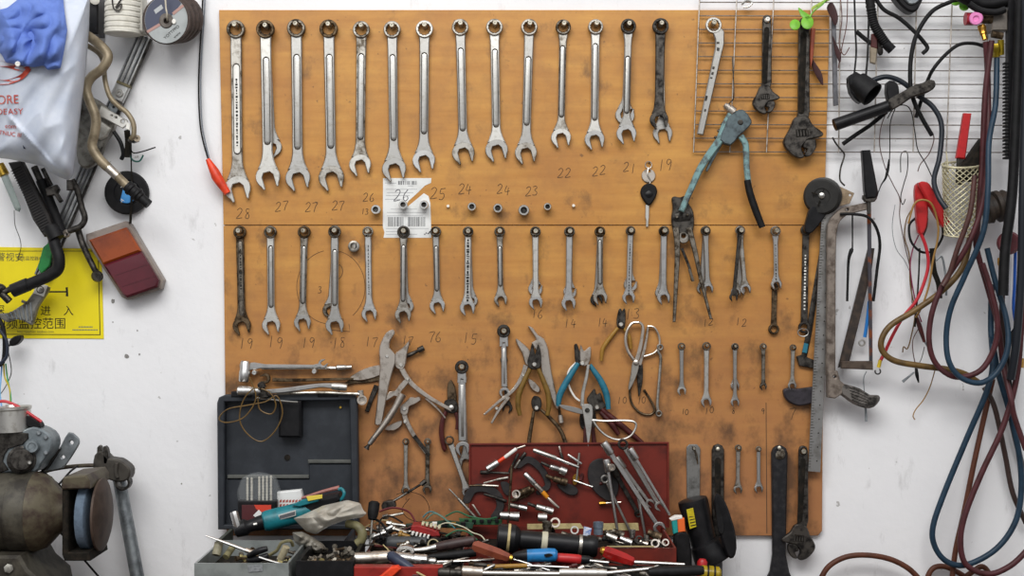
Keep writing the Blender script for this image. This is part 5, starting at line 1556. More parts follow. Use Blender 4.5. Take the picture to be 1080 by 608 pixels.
M().tube([(1046, 36, .08), (1057.5, 38, .08)], 3.8, 8).build('pipe', brown, o)
M().lathe((1050, 46, .08), (1051, 60, .075), [(0, 4), (.2, 5.2), (.6, 5.2), (.7, 4), (1, 4)], 6).build('yellow_nut', mat('yellow_brass', '#a08a22', .35, .7, '#6d5d16', 60), o)
M().tube([(1055.5, 42, .08), (1056, 58, .075)], 3.4, 8).build('yellow_nut', mat('yellow_brass', '#c9b21f', .35), o)
M().lathe((1054.5, 272, .06), (1057, 287, .06), [(0, 2.6), (.3, 3.4), (.5, 3.4), (.55, 2.8), (.75, 3.4), (1, 3.4)], 8).build('brass_coupling', gold, o)
M().lathe((1077, 378, .05), (1076, 388, .05), [(0, 3), (.5, 3.6), (1, 3.6)], 6).build('brass_coupling', gold, o)
o = thing('regulator', 'dark brown round regulator with red dial among the hanging hoses', 'regulator', (1052, 235, .06))
q = M()
q.lathe((1038, 222, .06), (1066, 214, .06), [(0, 10), (.05, 15), (.2, 16), (.25, 13), (.4, 13), (.45, 17), (.6, 17), (.65, 14), (.8, 16), (1, 12)], 20)
q.build('bell', mat('dark_brown_rubber', '#2e2722', .6, 0, '#43372d', 40), o)
M().lathe((1064, 258, .04), (1064, 256, .075), [(0, 11), (.8, 12.4), (1, 10)], 24).build('red_dial', mat('dull_red', '#6d2830', .5, 0, '#521d24', 40), o)

# corrugated hose and cables in front of the grid
q = M()
P = catmull([(916, -10, .05), (919, 12, .05), (922, 26, .05), (929, 38, .05), (936, 48, .05)], 12)
q.tube(P, [5.2 if k % 2 else 4.5 for k in range(len(P))], 12, smooth=0)
o = thing('corrugated_hose', 'black corrugated hose end hanging in front of the wire grid', 'hose', (925, 30, .05))
q.build('hose', rubber, o)
M().tube([(934, 46, .05), (941, 53, .05)], 5.2, 12).build('cuff', plastic, o)
BC = 'black cables in front of the wire grid'
cable('black cable end bending down at the grid top, hooked tip', [(922, -4, .04), (932, 10, .04), (948, 19, .04), (963, 32, .04), (974, 44, .04), (978, 51, .04), (973, 56.5, .04)], 2.2, rubber, group=BC)
cable('black cable arching from the top right down to the electrode holder', [(1012, 0, .06), (1000, 3, .06), (982, 13, .06), (967, 36, .06), (961, 60, .06), (960, 86, .06), (963, 104, .06), (972, 124, .055), (983, 143, .05)], 2.3, rubber, group=BC)
cable('black cable arching from the valve down behind the electrode holder', [(1040, 50, .05), (1028, 46, .05), (1012, 47, .05), (998, 57, .05), (985, 72, .05), (978, 86, .036), (971, 108, .03), (966, 124, .03)], 1.9, rubber, group=BC)
cable('blue-black cable sweeping from the cup down to the basket', [(920, 85, .04), (935, 81, .04), (952, 87, .04), (970, 102, .045), (984, 113, .05), (993, 132, .055), (991, 165, .06), (985, 190, .08), (990, 208, .1), (998, 220, .11)], 2.8, mat('blue_black_cable', '#151c26', .45), group=BC)
cable('short black cable stub with thin tip left on the grid', [(903, 33, .04), (911, 40, .04), (919, 46, .04)], 2.4, rubber, group=BC)
cable('black stick like cable end crossing low on the grid', [(889, 152, .035), (903, 142, .035), (918, 132, .035), (935, 118, .035)], 2.2, rubber, group=BC)
o = thing('lamp_socket', 'black rubber cup shaped lamp socket hanging on two thin cables', 'lamp socket', (910, 92, .06))
M().lathe((898, 82, .05), (920, 100, .075), [(0, 5), (.02, 8), (.25, 9), (.28, 12), (.9, 13.6), (1, 13.6), (1, 11.4), (.55, 10.4), (.5, 3)], 24).build('cup', rubber, o)
M().plate(smooth2([(894, 82), (900, 79), (904, 86), (902, 98), (908, 108), (904, 108), (896, 98)], 2), .045, .07, 1.5).build('bracket', plastic, o)
M().tube([(901, -6, .04), (902, 30, .04), (903, 55, .045), (901, 78, .05)], 1, 6).build('cord', rubber, o)
M().tube([(917, -6, .04), (916, 30, .04), (915, 60, .045), (913, 82, .05)], 1.1, 6).build('cord', rubber, o)
o = thing('electrode_holder', 'big black welding electrode holder lying diagonally over the wire grid', 'electrode holder', (930, 115, .07))
M().tube([(880, 132, .07), (937, 112, .07)], [6.6, 6.2], 14, smooth=0).build('handle', plastic, o)
q = M()
for k in range(7):
    a = k * PI * .22 - .6
    off = 5.6 * math.sin(a)
    q.tube([(884 + off * .33, 130.5 + off * .94, .07 + .0115 * math.cos(a)), (934 + off * .33, 113 + off * .94, .07 + .0112 * math.cos(a))], .8, 5, 0)
q.build('grip_ribs', rubber, o)
M().plate(smooth2([(936, 106), (950, 98), (962, 91), (972, 88), (978, 85), (984, 86), (985, 92), (978, 98), (960, 104), (940, 117)], 2), .06, .085, 1.6).build('jaw', blackox, o)
M().plate(smooth2([(934, 88), (942, 86), (947, 92), (946, 104), (936, 108)], 2), .06, .078, 1.4).build('lever', plastic, o)
q = M().plate([(925, 50), (930, 28), (935, 35), (931, 68), (924, 68)], .036, .046, .8)
o = thing('terminal_clip', 'small dark red and beige clip hanging on the grid beside the corrugated hose', 'clip', (927, 50, .04))
M().plate([(919, 36), (925, 35), (925, 52), (918, 50)], .036, .046, .8).build('red_end', redgrip, o)
M().plate([(917.5, 49), (925, 51), (923, 68), (917.5, 66)], .037, .045, .8).build('beige_end', mat('beige_plastic', '#8b7f6c', .5, 0, '#6b604f', 50), o)
M().plate(smooth2([(925, 38), (931, 52), (930, 58), (926, 56)], 2), .036, .043, .6).build('tail', darkst, o)
# top right dark bundles
o = thing('curved_grip', 'dark curved handle hanging at the top of the wire grid', 'handle', (955, 5, .05))
M().plate(smooth2([(940, -10), (972, -10), (968, 8), (962, 14), (954, 12), (944, 2)], 3), .03, .06, 2).build('body', plastic, o)
M().plate(smooth2([(950, -10), (970, -10), (968, 2), (958, 4)], 3), .06, .066, 1).build('grey_face', galv, o)
cable('thick black cable bundle across the top right corner', [(1010, -6, .09), (1028, 2, .075), (1045, 4, .075), (1062, 1, .075), (1085, -2, .075)], 6.4, rubber, 'cable')
cable('black cable curving under the top right bundle', [(1022, 4, .1), (1034, 11, .1), (1050, 13, .1), (1060, 10, .1)], 3.6, rubber, 'cable')

# black handle hanging below the grid
o = thing('file_handle', 'black tapered plastic handle hanging below the wire grid beside the hacksaw', 'handle', (916, 185, .05))
M().plate([(908.5, 159), (917, 158.5), (925.5, 203), (923, 209), (912.5, 210), (911, 200)], .05, .068, 1.6).build('handle', plastic, o)
M().plate(smooth2([(910, 206), (924, 206), (922, 213), (912, 213)], 2), .052, .064, 1).build('collar', blackox, o)
M().plate([(914.5, 212), (918.5, 212), (918, 226), (915, 226)], .056, .062, .4).build('tang', darkst, o)
BW = 'thin wires hanging on the right wall'
cable('black cable arching over the hacksaw top down its blade side', [(886, 226, .058), (900, 226, .06), (915, 229, .06), (924, 240, .058), (928, 258, .05), (925, 285, .045), (921, 318, .04)], 1.6, rubber, group=BC)
cable('black cord with taped knot hanging inside the hacksaw frame', [(899, 227, .03), (899, 262, .03), (898, 264, .03), (895, 275, .03), (894, 300, .03), (893.5, 318, .03)], [.9, .9, 2.2, 1.5, 1.3, 1.3], rubber, 'cord')
cable('thin black lead from the file handle to a black pin', [(924, 210, .05), (929, 196, .045), (934, 188, .055), (936.5, 178, .055), (937.5, 168, .055)], [.6, .6, 1.2, 1.6, .6], rubber, 'wire', group=BW)
cable('thin brown wire hanging from the grid beside the black pin', [(935, 118, .05), (929, 135, .05), (928, 155, .045), (934, 178, .04), (942, 195, .035), (949, 210, .03), (949, 230, .03), (955, 262, .02), (960, 285, .02), (962, 320, .02)], .5, mat('brown_wire', '#4a2c26', .5), 'wire', group=BW)
cable('thin dark wire loop hanging below the electrode holder', [(944, 115, .05), (939, 130, .05), (938.5, 155, .045), (938, 175, .04)], .55, grime, 'wire', group=BW)
cable('thin wire arch under the electrode holder, inner', [(936, 125, .05), (943, 114, .05), (954, 111, .05), (961, 118, .05), (965, 140, .045), (968, 158, .04), (976, 172, .035), (984, 190, .03), (984, 200, .03)], .55, grime, 'wire', group=BW)
cable('thin red-brown wire right of the inner arch', [(964, 114, .05), (974, 125, .045), (982, 138, .04), (985, 147, .04), (980, 162, .035), (971, 173, .03), (968, 181, .03)], .55, mat('brown_wire', '#4a2c26', .5), 'wire', group=BW)
cable('thin wire with a hooked lower end left of the red clips', [(950, 182, .02), (950, 165, .02), (953, 160, .02), (957, 162, .02), (957, 180, .02), (953, 195, .02), (950, 208, .02), (952, 216, .02), (955, 210, .02)], .5, grime, 'wire', group=BW)
cable('very thin grey wire falling to the clip wires', [(944, 216, .02), (941, 240, .02), (945, 262, .02), (954, 275, .02), (960, 288, .02)], .35, galv, 'wire', group=BW)
# red alligator clips
o = thing('alligator_clip', 'pair of red plastic battery clamp handles hanging below the grid', 'clamp', (975, 210, .06))
M().plate(smooth2([(965, 196), (970, 192.5), (977, 194), (978, 215), (978, 232), (974, 246), (968, 246), (966, 228), (964.5, 208)], 2), .04, .056, 1.6).build('handle', red, o)
M().plate(smooth2([(968, 193), (977, 192.5), (983, 200), (1001, 232), (1000, 237), (994, 240), (986, 228), (972, 203)], 2), .054, .07, 1.6).build('handle', red, o)
M().tube([(977, 230, .045), (976, 240, .045), (972, 250, .045)], 2, 8).build('spring', darkst, o)
cable('black cable ring behind the red clamps', [(966, 230, .03), (959, 238, .03), (961, 255, .03), (972, 266, .026), (985, 264, .016), (994, 250, .02), (994, 238, .03)], 1.3, rubber, 'cable')
cable('red cable from the clamps down to a yellow ring terminal', [(971, 246, .05), (977, 262, .05), (979, 280, .05), (974, 300, .05), (966, 318, .05), (953, 334, .045), (942, 353, .045), (934, 370, .04), (928, 382, .04)], 1.8, mat('red_cable', '#b3202c', .4), 'cable')
o = thing('ring_terminal', 'yellow sleeved open ring terminal at the end of the red cable', 'terminal', (926, 390, .04))
M().tube([(928.5, 380, .04), (926.5, 388, .04)], 2, 10).build('sleeve', mat('yellow_sleeve', '#d6b82a', .4), o)
M().plate([(925.8 + r * math.cos(math.radians(t)), 392 + r * math.sin(math.radians(t))) for r, ts in ((3.6, range(-60, 215, 20)), (2.2, range(215, -61, -20))) for t in ts], .039, .041, .2).build('ring', darkst, o)
o = thing('ring_terminal', 'blue sleeved ring terminal hanging inside the hacksaw frame', 'terminal', (910, 358, .03))
M().tube([(917, 318, .022), (914.5, 340, .022), (912, 356, .022)], 1.9, 10).build('sleeve', mat('blue_sleeve', '#1c74c0', .4), o)
M().plate(circ(909, 362, 3.8, 16), .021, .024, .4, holes=[circ(909, 362, 2, 12)]).build('ring', ground, o)
cable('mustard cable looping over the red clamps', [(958, 236, .075), (964, 216, .078), (973, 211, .08), (983, 216, .08), (989, 235, .075), (989, 252, .07), (984, 275, .065), (980, 300, .06), (973, 322, .055), (966, 335, .04)], 1.1, mat('mustard_wire', '#93703a', .45), 'cable')
cable('bronze wire loop left of the red clamps', [(961, 222, .02), (956, 232, .02), (954, 250, .02), (959, 270, .02), (960, 300, .02), (965, 330, .02), (961, 355, .02), (957, 368, .02), (953, 366, .02), (952, 372, .02)], .7, bronze, 'wire', group=BW)
cable('purple-red wire twisting below the red clamps', [(969, 248, .03), (963, 262, .025), (960, 280, .025), (962, 300, .02), (967, 325, .02), (972, 340, .02)], .7, mat('magenta_wire', '#7a1f45', .45), 'wire', group=BW)
cable('thick dark lead behind the bronze cable', [(983, 262, .034), (985, 285, .034), (990, 300, .034), (991, 315, .034)], 2.8, grime, 'cable')
cable('grey cable loop right of the dark lead', [(987, 275, .035), (993, 271, .035), (996, 282, .035), (998, 300, .036), (998, 312, .036)], 1.1, galv, 'cable')
cable('thin vertical dark lead below the clamps', [(970, 262, .04), (969, 290, .04), (967, 320, .035), (965, 345, .03)], .9, grime, 'wire', group=BW)
o = thing('clip_lead', 'small dark red insulated crocodile clip below the bronze cable', 'clip', (972, 350, .03))
M().tube([(966, 332, .03), (970, 345, .03), (975, 361, .03)], [1.4, 2.6, 1.6], 8).build('sleeve', redgrip, o)
M().tube([(975, 360, .03), (978, 366, .03)], [1.2, .5], 6).build('jaw', galv, o)
o = thing('clip_lead', 'black insulated clip with fine red wire below the bronze cable', 'clip', (968, 395, .03))
M().tube([(966, 385, .03), (967, 395, .03), (969, 404, .03)], [1, 2, .7], 8).build('sleeve', rubber, o)
M().tube([(970, 345, .03), (963, 358, .03), (963, 372, .03), (966, 387, .03)], .5, 6).build('lead', mat('brown_wire', '#4a2c26', .5), o)
M().tube([(952, 403, .028), (964, 393, .03)], [1.6, .9], 8).build('jaw', galv, o)
cable('thin mustard wire end hanging far below the bronze cable', [(986, 391, .05), (981, 408, .03), (974, 422, .02), (966, 432, .02), (963, 439, .02), (965, 443, .02)], .6, mat('mustard_wire', '#93703a', .45), 'wire', group=BW)
cable('thin dark wire from bronze loop with small black end', [(975, 366, .03), (972, 378, .03), (968, 386, .03)], .4, grime, 'wire', group=BW)
o = thing('hook_pin', 'thin bent wire with a metal pin hanging below the hacksaw grip', 'wire', (912, 420, .03))
M().tube([(914, 392, .035), (911, 399, .035), (911.5, 412, .034), (913, 424, .033)], .5, 6).build('wire', galv, o)
M().tube([(913, 430, .033), (913.5, 445, .033)], 1.3, 8).build('pin', galv, o)

# wire mesh basket with things in it
bas = mat('cream_basket_wire', '#c6bfa0', .45, .2, '#9c9474', 60)
o = thing('mesh_basket', 'cream diamond mesh pencil basket hanging right of the red clamps', 'basket', (1013, 205, .06))
q = M()
bx, bz0, bz1, bd_ = 1014, 166, 247, .066
NB = 17


def bpt(a, t):
    r = 20.5 - 2.2 * t
    return (bx + r * math.cos(a), bz0 + 10 - 2 + (bz1 - bz0 - 8) * t + math.sin(a) * 3.2, bd_ + r * .0019 * math.sin(a))


for k in range(NB):
    for sgn in (1, -1):
        q.tube([bpt(2 * PI * k / NB + sgn * t * PI * .062 * 2, t / 12) for t in range(13)], .62, 4, smooth=0)
q.build('mesh_wall', bas, o)
q = M().tube([bpt(2 * PI * k / 24, 0) for k in range(25)], 1.2, 6, smooth=0)
q.build('rim', bas, o)
q = M().tube([bpt(2 * PI * k / 24, 1) for k in range(25)], 1, 6, smooth=0)
q.build('foot_rim', bas, o)
q = M().tube([(998, 160, .04), (1000, 180, .045), (997, 170, .05)], .8, 5)
q.build('hanger', bas, o)
o = thing('putty_knife', 'red handled tool standing in the mesh basket', 'tool', (1015, 150, .06))
M().plate([(1016, 119.5), (1024, 120), (1017.5, 168), (1008, 167)], .058, .07, 1.2).build('handle', red, o)
M().plate([(1009, 167), (1016, 168), (1015, 195), (1008, 195)], .062, .066, .4).build('blade', darkst, o)
o = thing('brush', 'black bristly brush head standing in the mesh basket', 'brush', (1024, 165, .06))
M().plate(smooth2([(1010, 180), (1020, 166), (1034, 146), (1040, 150), (1040, 172), (1034, 190), (1014, 190)], 2), .055, .08, 3).build('bristles', grime, o)

# leaves
leaf = mat('bright_leaf', '#6fae2a', .45, 0, '#4f8a1e', 80)
dry = mat('dried_red_leaf', '#3c1f20', .7, 0, '#241314', 70)
o = thing('plant', 'green sprig with three round leaves hanging over the large adjustable wrench', 'plant', (852, 15, .06))
M().tube([(876, -8, .055), (868, 4, .056), (858, 12, .058), (852, 22, .06)], .9, 6).build('stem', leaf, o)
for P in (circ(838.5, 26, 5.6, 16, 5.6), circ(851.5, 23.5, 6.6, 18, 7.2), smooth2([(842, 8), (848, 12), (856, 18), (852, 21), (845, 17)], 3)):
    M().plate(P, .060, .0625, .8, tilt=lambda x, y: (y - 20) * .0008).build('leaf', leaf, o)
o = thing('plant', 'round light green leaves at the top right of the wire grid', 'plant', (1012, 5, .06))
for x, y, r in ((1008, 0, 6), (1017, 6, 5.5)):
    M().plate(circ(x, y, r, 16), .062, .0645, .8, tilt=lambda x, y: (y - 5) * .0008).build('leaf', leaf, o)
M().tube([(1000, -8, .06), (1008, 0, .061), (1017, 6, .061)], .7, 6).build('stem', leaf, o)
o = thing('plant', 'fine pale green sprig at the top edge right of the board', 'plant', (866, 5, .05))
for k in range(12):
    x, y = 858 + k * 1.6, 6 - k * .9
    M().plate(smooth2([(x, y), (x - 2.5, y + 3.5), (x - 1, y + 4.5), (x + 1.2, y + 2)], 3), .05 + .001 * (k % 3), .0515 + .001 * (k % 3), .3).build('leaf', mat('pale_leaf', '#a3b84e', .5, 0, '#7f9a3a', 60), o)
for P, lab in (([(872, 8), (877, 2), (882, 10), (884, 20), (881, 27), (876, 18)], 'dark dried leaf hanging at the top of the grey strip'), ([(878, 38), (883, 48), (887, 58), (886, 66), (881, 56)], 'dried red leaf at the middle of the grey strip'),
               ([(855, 60), (861, 68), (867, 78), (868, 90), (863, 84), (857, 72)], 'dark dried leaf between the large wrench and the grey strip')):
    one('dried_leaf', M().plate(smooth2(P, 3), .034, .0365, .8, tilt=lambda x, y: (x - 870) * .0008), dry, lab, 'leaf', 'dried leaves on the grid')
M_ = M().plate([(855, 30), (860, 30), (857.5, 62), (855, 72), (853.5, 60)], .028, .033, .8)
one('rusty_blade', M_, mat('rusty_orange', '#8e3f22', .5, 0, '#6d2c18', 50), 'rusty orange flat blade hanging just right of the large adjustable wrench', 'scraper')  # a loose flat orange blade
for k, (P, lab) in enumerate([([(886, -6, .03), (888, 20, .03), (885, 45, .03), (890, 58, .03), (896, 50, .03)], 'thin dried stem along the grid left side'), ([(894, -6, .03), (893, 25, .03), (888, 50, .03), (884, 72, .03)], 'thin reddish stem hanging beside the dried leaves')]):
    cable(lab, P, .5, mat('dried_stem', '#5a332b', .7), 'stem', cat='stem')
o = thing('wire_clip', 'small shiny bent metal clip at the grid top edge over the board', 'clip', (788, 4, .03))
M().tube([(782, 5, .028), (787, 1, .03), (793, 3, .03), (789, 7, .03), (784, 7, .028)], 1.3, 6).build('clip', ground, o)

# ------------------------------------------------------------------ boxes on the bench
casep = mat('dark_grey_case', '#23272d', .55, 0, '#2e3238', 30)
o = thing('tool_case', 'dark grey plastic tool case with its lid standing open against the board', 'tool case', (300, 556, .05))
lid = M().plate([(230, 425), (232, 419), (238, 416.5), (371, 415), (376, 418), (377.5, 424), (379, 558), (231, 558)], .020, .026, .6).build('lid', casep, o)
lid['_o'] = o['_o']
M().plate([(230, 425), (232, 419), (238, 416.5), (371, 415), (376, 418), (377.5, 424), (379, 558), (231, 558)], .026, .05, 1.2,
          holes=[[(238, 424), (369, 422), (372, 553), (238, 553)]]).build('lid_rim', casep, lid)
M().box(295, 423, 318.5, 461, .026, .056, 2).build('latch_pocket', plastic, lid)
M().plate([(238, 506), (326, 506), (326, 490), (372, 490), (372, 553), (238, 553)], .026, .031, .8).build('raised_panel', casep, lid)
rb = mat('dusty_rib', '#5b5c58', .7, 0, '#474844', 40)
M().bar((240, 503), (326, 503), 3.6, .026, .035, .6).build('rib', rb, lid)
M().bar((325, 487), (371, 487), 3.6, .026, .035, .6).build('rib', rb, lid)
M().lathe((303, 483, .026), (303, 483, .0275), [(0, 3.2), (1, 3.2)], 16).build('hole', grime, lid)
M().lathe((359, 430, .026), (359, 430, .03), [(0, 1.6), (1, 1.2)], 12).build('stud', brass, lid)
for x in (256, 347):
    M().box(x - 11, 413, x + 11, 419, .024, .052, 1).build('hinge_clip', plastic, lid)


def tray(name, label, cat, x0, x1, y0, y1, z1, m_, floor=.03, wall=.005, z0=ZB, inner=None, wm=None):
    """open box standing on the bench; y0 (near) < y1 (wall side)"""
    o = bpy.data.objects.new(name, None)
    COL.objects.link(o)
    o.location = ((x0 + x1) / 2, (y0 + y1) / 2, z0)
    o['_o'] = tuple(o.location)
    tag(o, label, cat)
    z0 += .0005
    zf = z1 - floor
    bm_box(x0, x1, y0, y0 + wall, z0, z1).build('front_wall', m_, o)
    bm_box(x0, x1, y1 - wall, y1, z0, z1).build('back_wall', m_, o)
    bm_box(x0, x0 + wall, y0 + wall, y1 - wall, z0, z1).build('side_wall', wm or m_, o)
    bm_box(x1 - wall, x1, y0 + wall, y1 - wall, z0, z1).build('side_wall', wm or m_, o)
    bm_box(x0 + wall, x1 - wall, y0 + wall, y1 - wall, zf - .004, zf).build('tray_floor', inner or m_, o)
    return o


def px_at(x, y, z):
    """photo position and depth of a world point (the bench things are given in metres)"""
    k = kd(-y)
    return 540 + x / k, 304 + (CZ - z) / k, -y


olive = mat('olive_grey_plastic', '#4d5148', .6, 0, '#393c35', 40)
ZT = 1.0
# case body, a shallow shell behind the bins
for q_, nm, m_ in ((bm_box(-.585, -.325, -.2, -.19, ZB + .001, ZT - .012), 'front_wall', casep), (bm_box(-.585, -.578, -.19, -.052, ZB + .001, ZT), 'side_wall', olive),
                   (bm_box(-.332, -.325, -.19, -.052, ZB + .001, ZT), 'side_wall', casep), (bm_box(-.578, -.332, -.19, -.052, ZT - .05, ZT - .045), 'case_floor', grime)):
    q_.build(nm, m_, o)
clearp = mat('cloudy_clear_plastic', '#8f9492', .35, 0, '#767b79', 30, trans=.25)
tray('plastic_bin', 'cloudy clear plastic bin full of grimy small parts at the lower left', 'bin', -.572, -.402, -.44, -.205, 1.004, clearp, .03, .004, inner=grime)
tray('plastic_bin', 'black plastic bin full of bolts in front of the dark case', 'bin', -.392, -.288, -.42, -.21, 1.004, plastic, .02, .007, inner=grime)
redpaint = mat('dark_red_paint', '#6e2419', .45, .1, '#4a1912', 20, .45, .7)
rb_ = tray('toolbox', 'dark red metal toolbox with its lid open against the board', 'toolbox', -.092, .312, -.30, -.056, 1.006, redpaint, .025, .004, inner=grime)
M().plate([(494.5, 468), (705.5, 466.5), (706, 557), (494.5, 557)], .0405, .0455, .8).build('lid', redpaint, rb_)
ld = rb_.children[-1]
ld['_o'] = rb_['_o']
M().plate([(494.5, 468), (705.5, 466.5), (706, 557), (494.5, 557)], .0455, .0505, .4, holes=[[(496.5, 470), (703.5, 468.6), (704, 556), (496.5, 556)]]).build('lid_flange', redpaint, ld)
cream2 = mat('cream_tape', '#b9a878', .6, 0, '#8d7d55', 60)
tray('tool_tray', 'dark metal tray in front, loaded with screwdrivers and bars', 'tray', -.282, .300, -.47, -.312, .975, darkst, .02, .004, inner=grime)
one('red_box', M().box(374, 597, 467, 618, .43, .455, 1), mat('bright_red_paint', '#8f231b', .45, .1, '#6a1511', 30), 'flat red metal box under the thick silver barrel at the bottom edge', 'box')
tray('parts_tray', 'low black tray of cables and circuit boards between case and red toolbox', 'tray', -.284, -.1, -.30, -.075, .985, plastic, .015, .005, inner=grime)

# ------------------------------------------------------------------ on and in the dark case
o = thing('drill_bit_set', 'clear plastic case of six twist drill bits standing in the tool case', 'drill bits', (272, 552, .10))
M().plate(smooth2([(252.5, 530), (254, 508), (260, 502), (272, 499), (286, 502), (292, 508), (293, 530)], 2), .090, .112, 2).build('clear_cover', mat('smoky_clear_cover', '#b5b9ba', .25, 0, '#a0a4a5', 20, alpha=.13), o)
M().box(252, 528, 293, 556, .088, .116, 1.2).build('base', plastic, o)
lb2 = M().box(255, 533, 286, 550, .116, .1172, .2)
lb2.build('label', mat('maroon_label', '#4f2225', .5), o)
M().plate([(268, 533), (286, 533), (286, 540), (274, 540.5), (270, 537)], .1172, .1178, 0).build('red_print', mat('orange_red_print', '#c9402c', .5), o)
M().plate([(267, 544), (273, 538), (276, 541), (284, 542), (277, 545), (272, 548)], .1172, .1179, 0).build('white_print', paper, o)
for i, (x, y0) in enumerate(((261, 504), (265.5, 504), (273.5, 503), (277.5, 502.5), (281.5, 502.5), (285.8, 502))):
    P = [(x, y0 + k * 1.5, .101) for k in range(19)]
    M().tube(P, [1.0 + .45 * (k % 2) for k in range(19)], 8, smooth=0).build('drill_bit', mat('drill_steel', '#d6d2c6', .4, .25, '#a9a498', 90), o)
o = thing('angle_drill', 'teal cordless right angle driver with black head lying in the tool case', 'power tool', (300, 548, .18))
M().lathe((277, 551, .17), (328, 538, .15), [(0, 8), (.03, 10.2), (.1, 11), (.9, 11), (1, 9.5)], 24).build('motor_housing', teal, o)
M().lathe((247, 560, .18), (281, 550, .17), [(0, 5), (.05, 8), (.35, 9), (.45, 6.5), (.6, 6.5), (.75, 7.6), (1, 8.2)], 20).build('gear_head', plastic, o)
M().lathe((251, 556, .185), (246.5, 540, .185), [(0, 4.4), (.9, 4.4), (1, 3.6)], 8).build('square_drive', bright, o)
M().plate([(314, 532), (340, 524), (358, 520), (362, 526), (356, 532), (330, 540)], .125, .17, 3).build('battery_grip', plastic, o)
M().plate([(308, 533), (320, 527), (338, 525), (336, 529), (316, 535)], .17, .178, 1).build('teal_shoulder', teal, o)
M().tube([(356, 529, .16), (361, 526, .165), (363, 520, .165), (360, 516, .16), (357, 517, .16)], 1.8, 8).build('belt_hook', teal, o)
c = crop(200, 500, 5.4)
M().plate(c((505, 235), (605, 207), (605, 240), (505, 266)), .182, .1832, .3).build('nameplate', mat('nameplate_grey', '#b8b8b4', .5), o)
M().plate(c((512, 240), (600, 215), (600, 235), (512, 259)), .1832, .1838, 0).build('nameplate_print', mat('dark_print', '#55565a', .6), o)
M().lathe(c((365, 290))[0] + (.185,), c((385, 286))[0] + (.185,), [(0, 2), (1, 2)], 8).build('forward_switch', satin, o)
o = thing('paper_packet', 'white paper packet behind the teal driver in the tool case', 'packet', (306, 525, .09))
M().plate([(293, 519), (318, 516.5), (320, 524), (317, 537), (293, 538)], .075, .095, 1).build('packet', paper, o)
q = M()
for k in range(14):
    x, y = 295 + (k % 7) * 3.3, 528 + (k // 7) * 4.5
    q.plate([(x, y), (x + 2.4, y - .8), (x + 2, y + 2), (x - .3, y + 2.4)], .0948, .0955, 0)
q.build('red_print', mat('pinkish_red_print', '#a4594f', .6), o)
o = thing('marker', 'pink stick lying on the black grip of the teal driver', 'stick', (340, 520, .1))
M().tube([(318, 526, .1), (340, 519, .1), (358, 514.5, .1)], [1.4, 1.8, 2.2], 8).build('stick', mat('pink_stick', '#a06a62', .5, 0, '#7d4d48', 60), o)
M_ = M().plate([(323, 524), (340, 522), (340, 526), (325, 529)], .178, .181, .3)
one('tape_strip', M_, mat('yellow_tape', '#d8c24a', .5), 'yellow tape strip on top of the teal driver', 'tape')
gbag = mat('cloudy_plastic_film', '#d4cfc3', .22, 0, '#a8a194', 16, .4, .65, bump=.4, bscale=45, alpha=.72)
GP = c((592, 255), (650, 232), (760, 182), (900, 150), (972, 168), (990, 210), (1010, 225), (985, 248), (880, 268), (800, 296), (720, 345), (665, 330), (635, 300))


def film(x, y, t):
    return .215 + (.04 + abs(nz(x + y, y - x * .5, .06, 2)) * .035 + abs(nz(x * .6 + y, y, .1, 9)) * .008) * (1 - t ** 3)


one('plastic_film_bag', M().pillow(GP, .20, film, 80, 20), gbag, 'crumpled cloudy plastic film bag beside the teal driver', 'bag')
GP2 = c((585, 335), (640, 330), (700, 360), (760, 400), (790, 440), (740, 462), (650, 430), (596, 390))
one('plastic_film_bag', M().pillow(GP2, .22, lambda x, y, t: .235 + (.025 + abs(nz(x, y, .09, 4)) * .03) * (1 - t ** 3), 60, 14), mat('grey_film', '#8a857a', .3, 0, '#67625a', 30, bump=.15, bscale=40, alpha=.85), 'small grey film bag on the black bin of bolts', 'bag')
khaki = mat('khaki_rubber', '#76704f', .55, 0, '#57523a', 50)
one('elbow_hose', M().tube([(366, 553, .22), (376, 555, .23), (382, 562, .235), (381, 570, .235), (376, 574, .235)], [4.2, 4.6, 5, 5, 4.6], 12), khaki, 'khaki elbow hose right of the crumpled film bag', 'hose')
bolt_m = [mat('old_zinc', '#8b857a', .5, .7, '#5d564b', 60), brown, mat('yellow_zinc', '#9a8f60', .5, .6, '#5f5737', 60), dirty]
cl_bolt = {}


def bolt_proto(i):
    q = M()
    L = (7, 10, 12)[i % 3]
    q.lathe((540, 304, 0), (540 + L, 304, 0), [(0, 2.6), (.22, 2.6), (.22, 1.5), (1, 1.4)], 8)
    return q


PROT = []
rr = random.Random(11)


def scatter_bolts(n, x0, x1, y0, y1, z, label, group):
    for k in range(n):
        if k < 3 or not PROT:
            pass
        i = rr.randrange(4)
        key = i
        if key not in cl_bolt:
            ob = bolt_proto(i).build('bolt', bolt_m[i])
            cl_bolt[key] = ob
        else:
            ob = cl_bolt[key].copy()
            COL.objects.link(ob)
        ob.location = (rr.uniform(x0, x1), rr.uniform(y0, y1), z + rr.uniform(-.004, .006))
        ob.rotation_euler = (rr.uniform(0, 3), rr.uniform(-.5, .5), rr.uniform(0, 6.3))
        tag(ob, label, 'bolt', group)


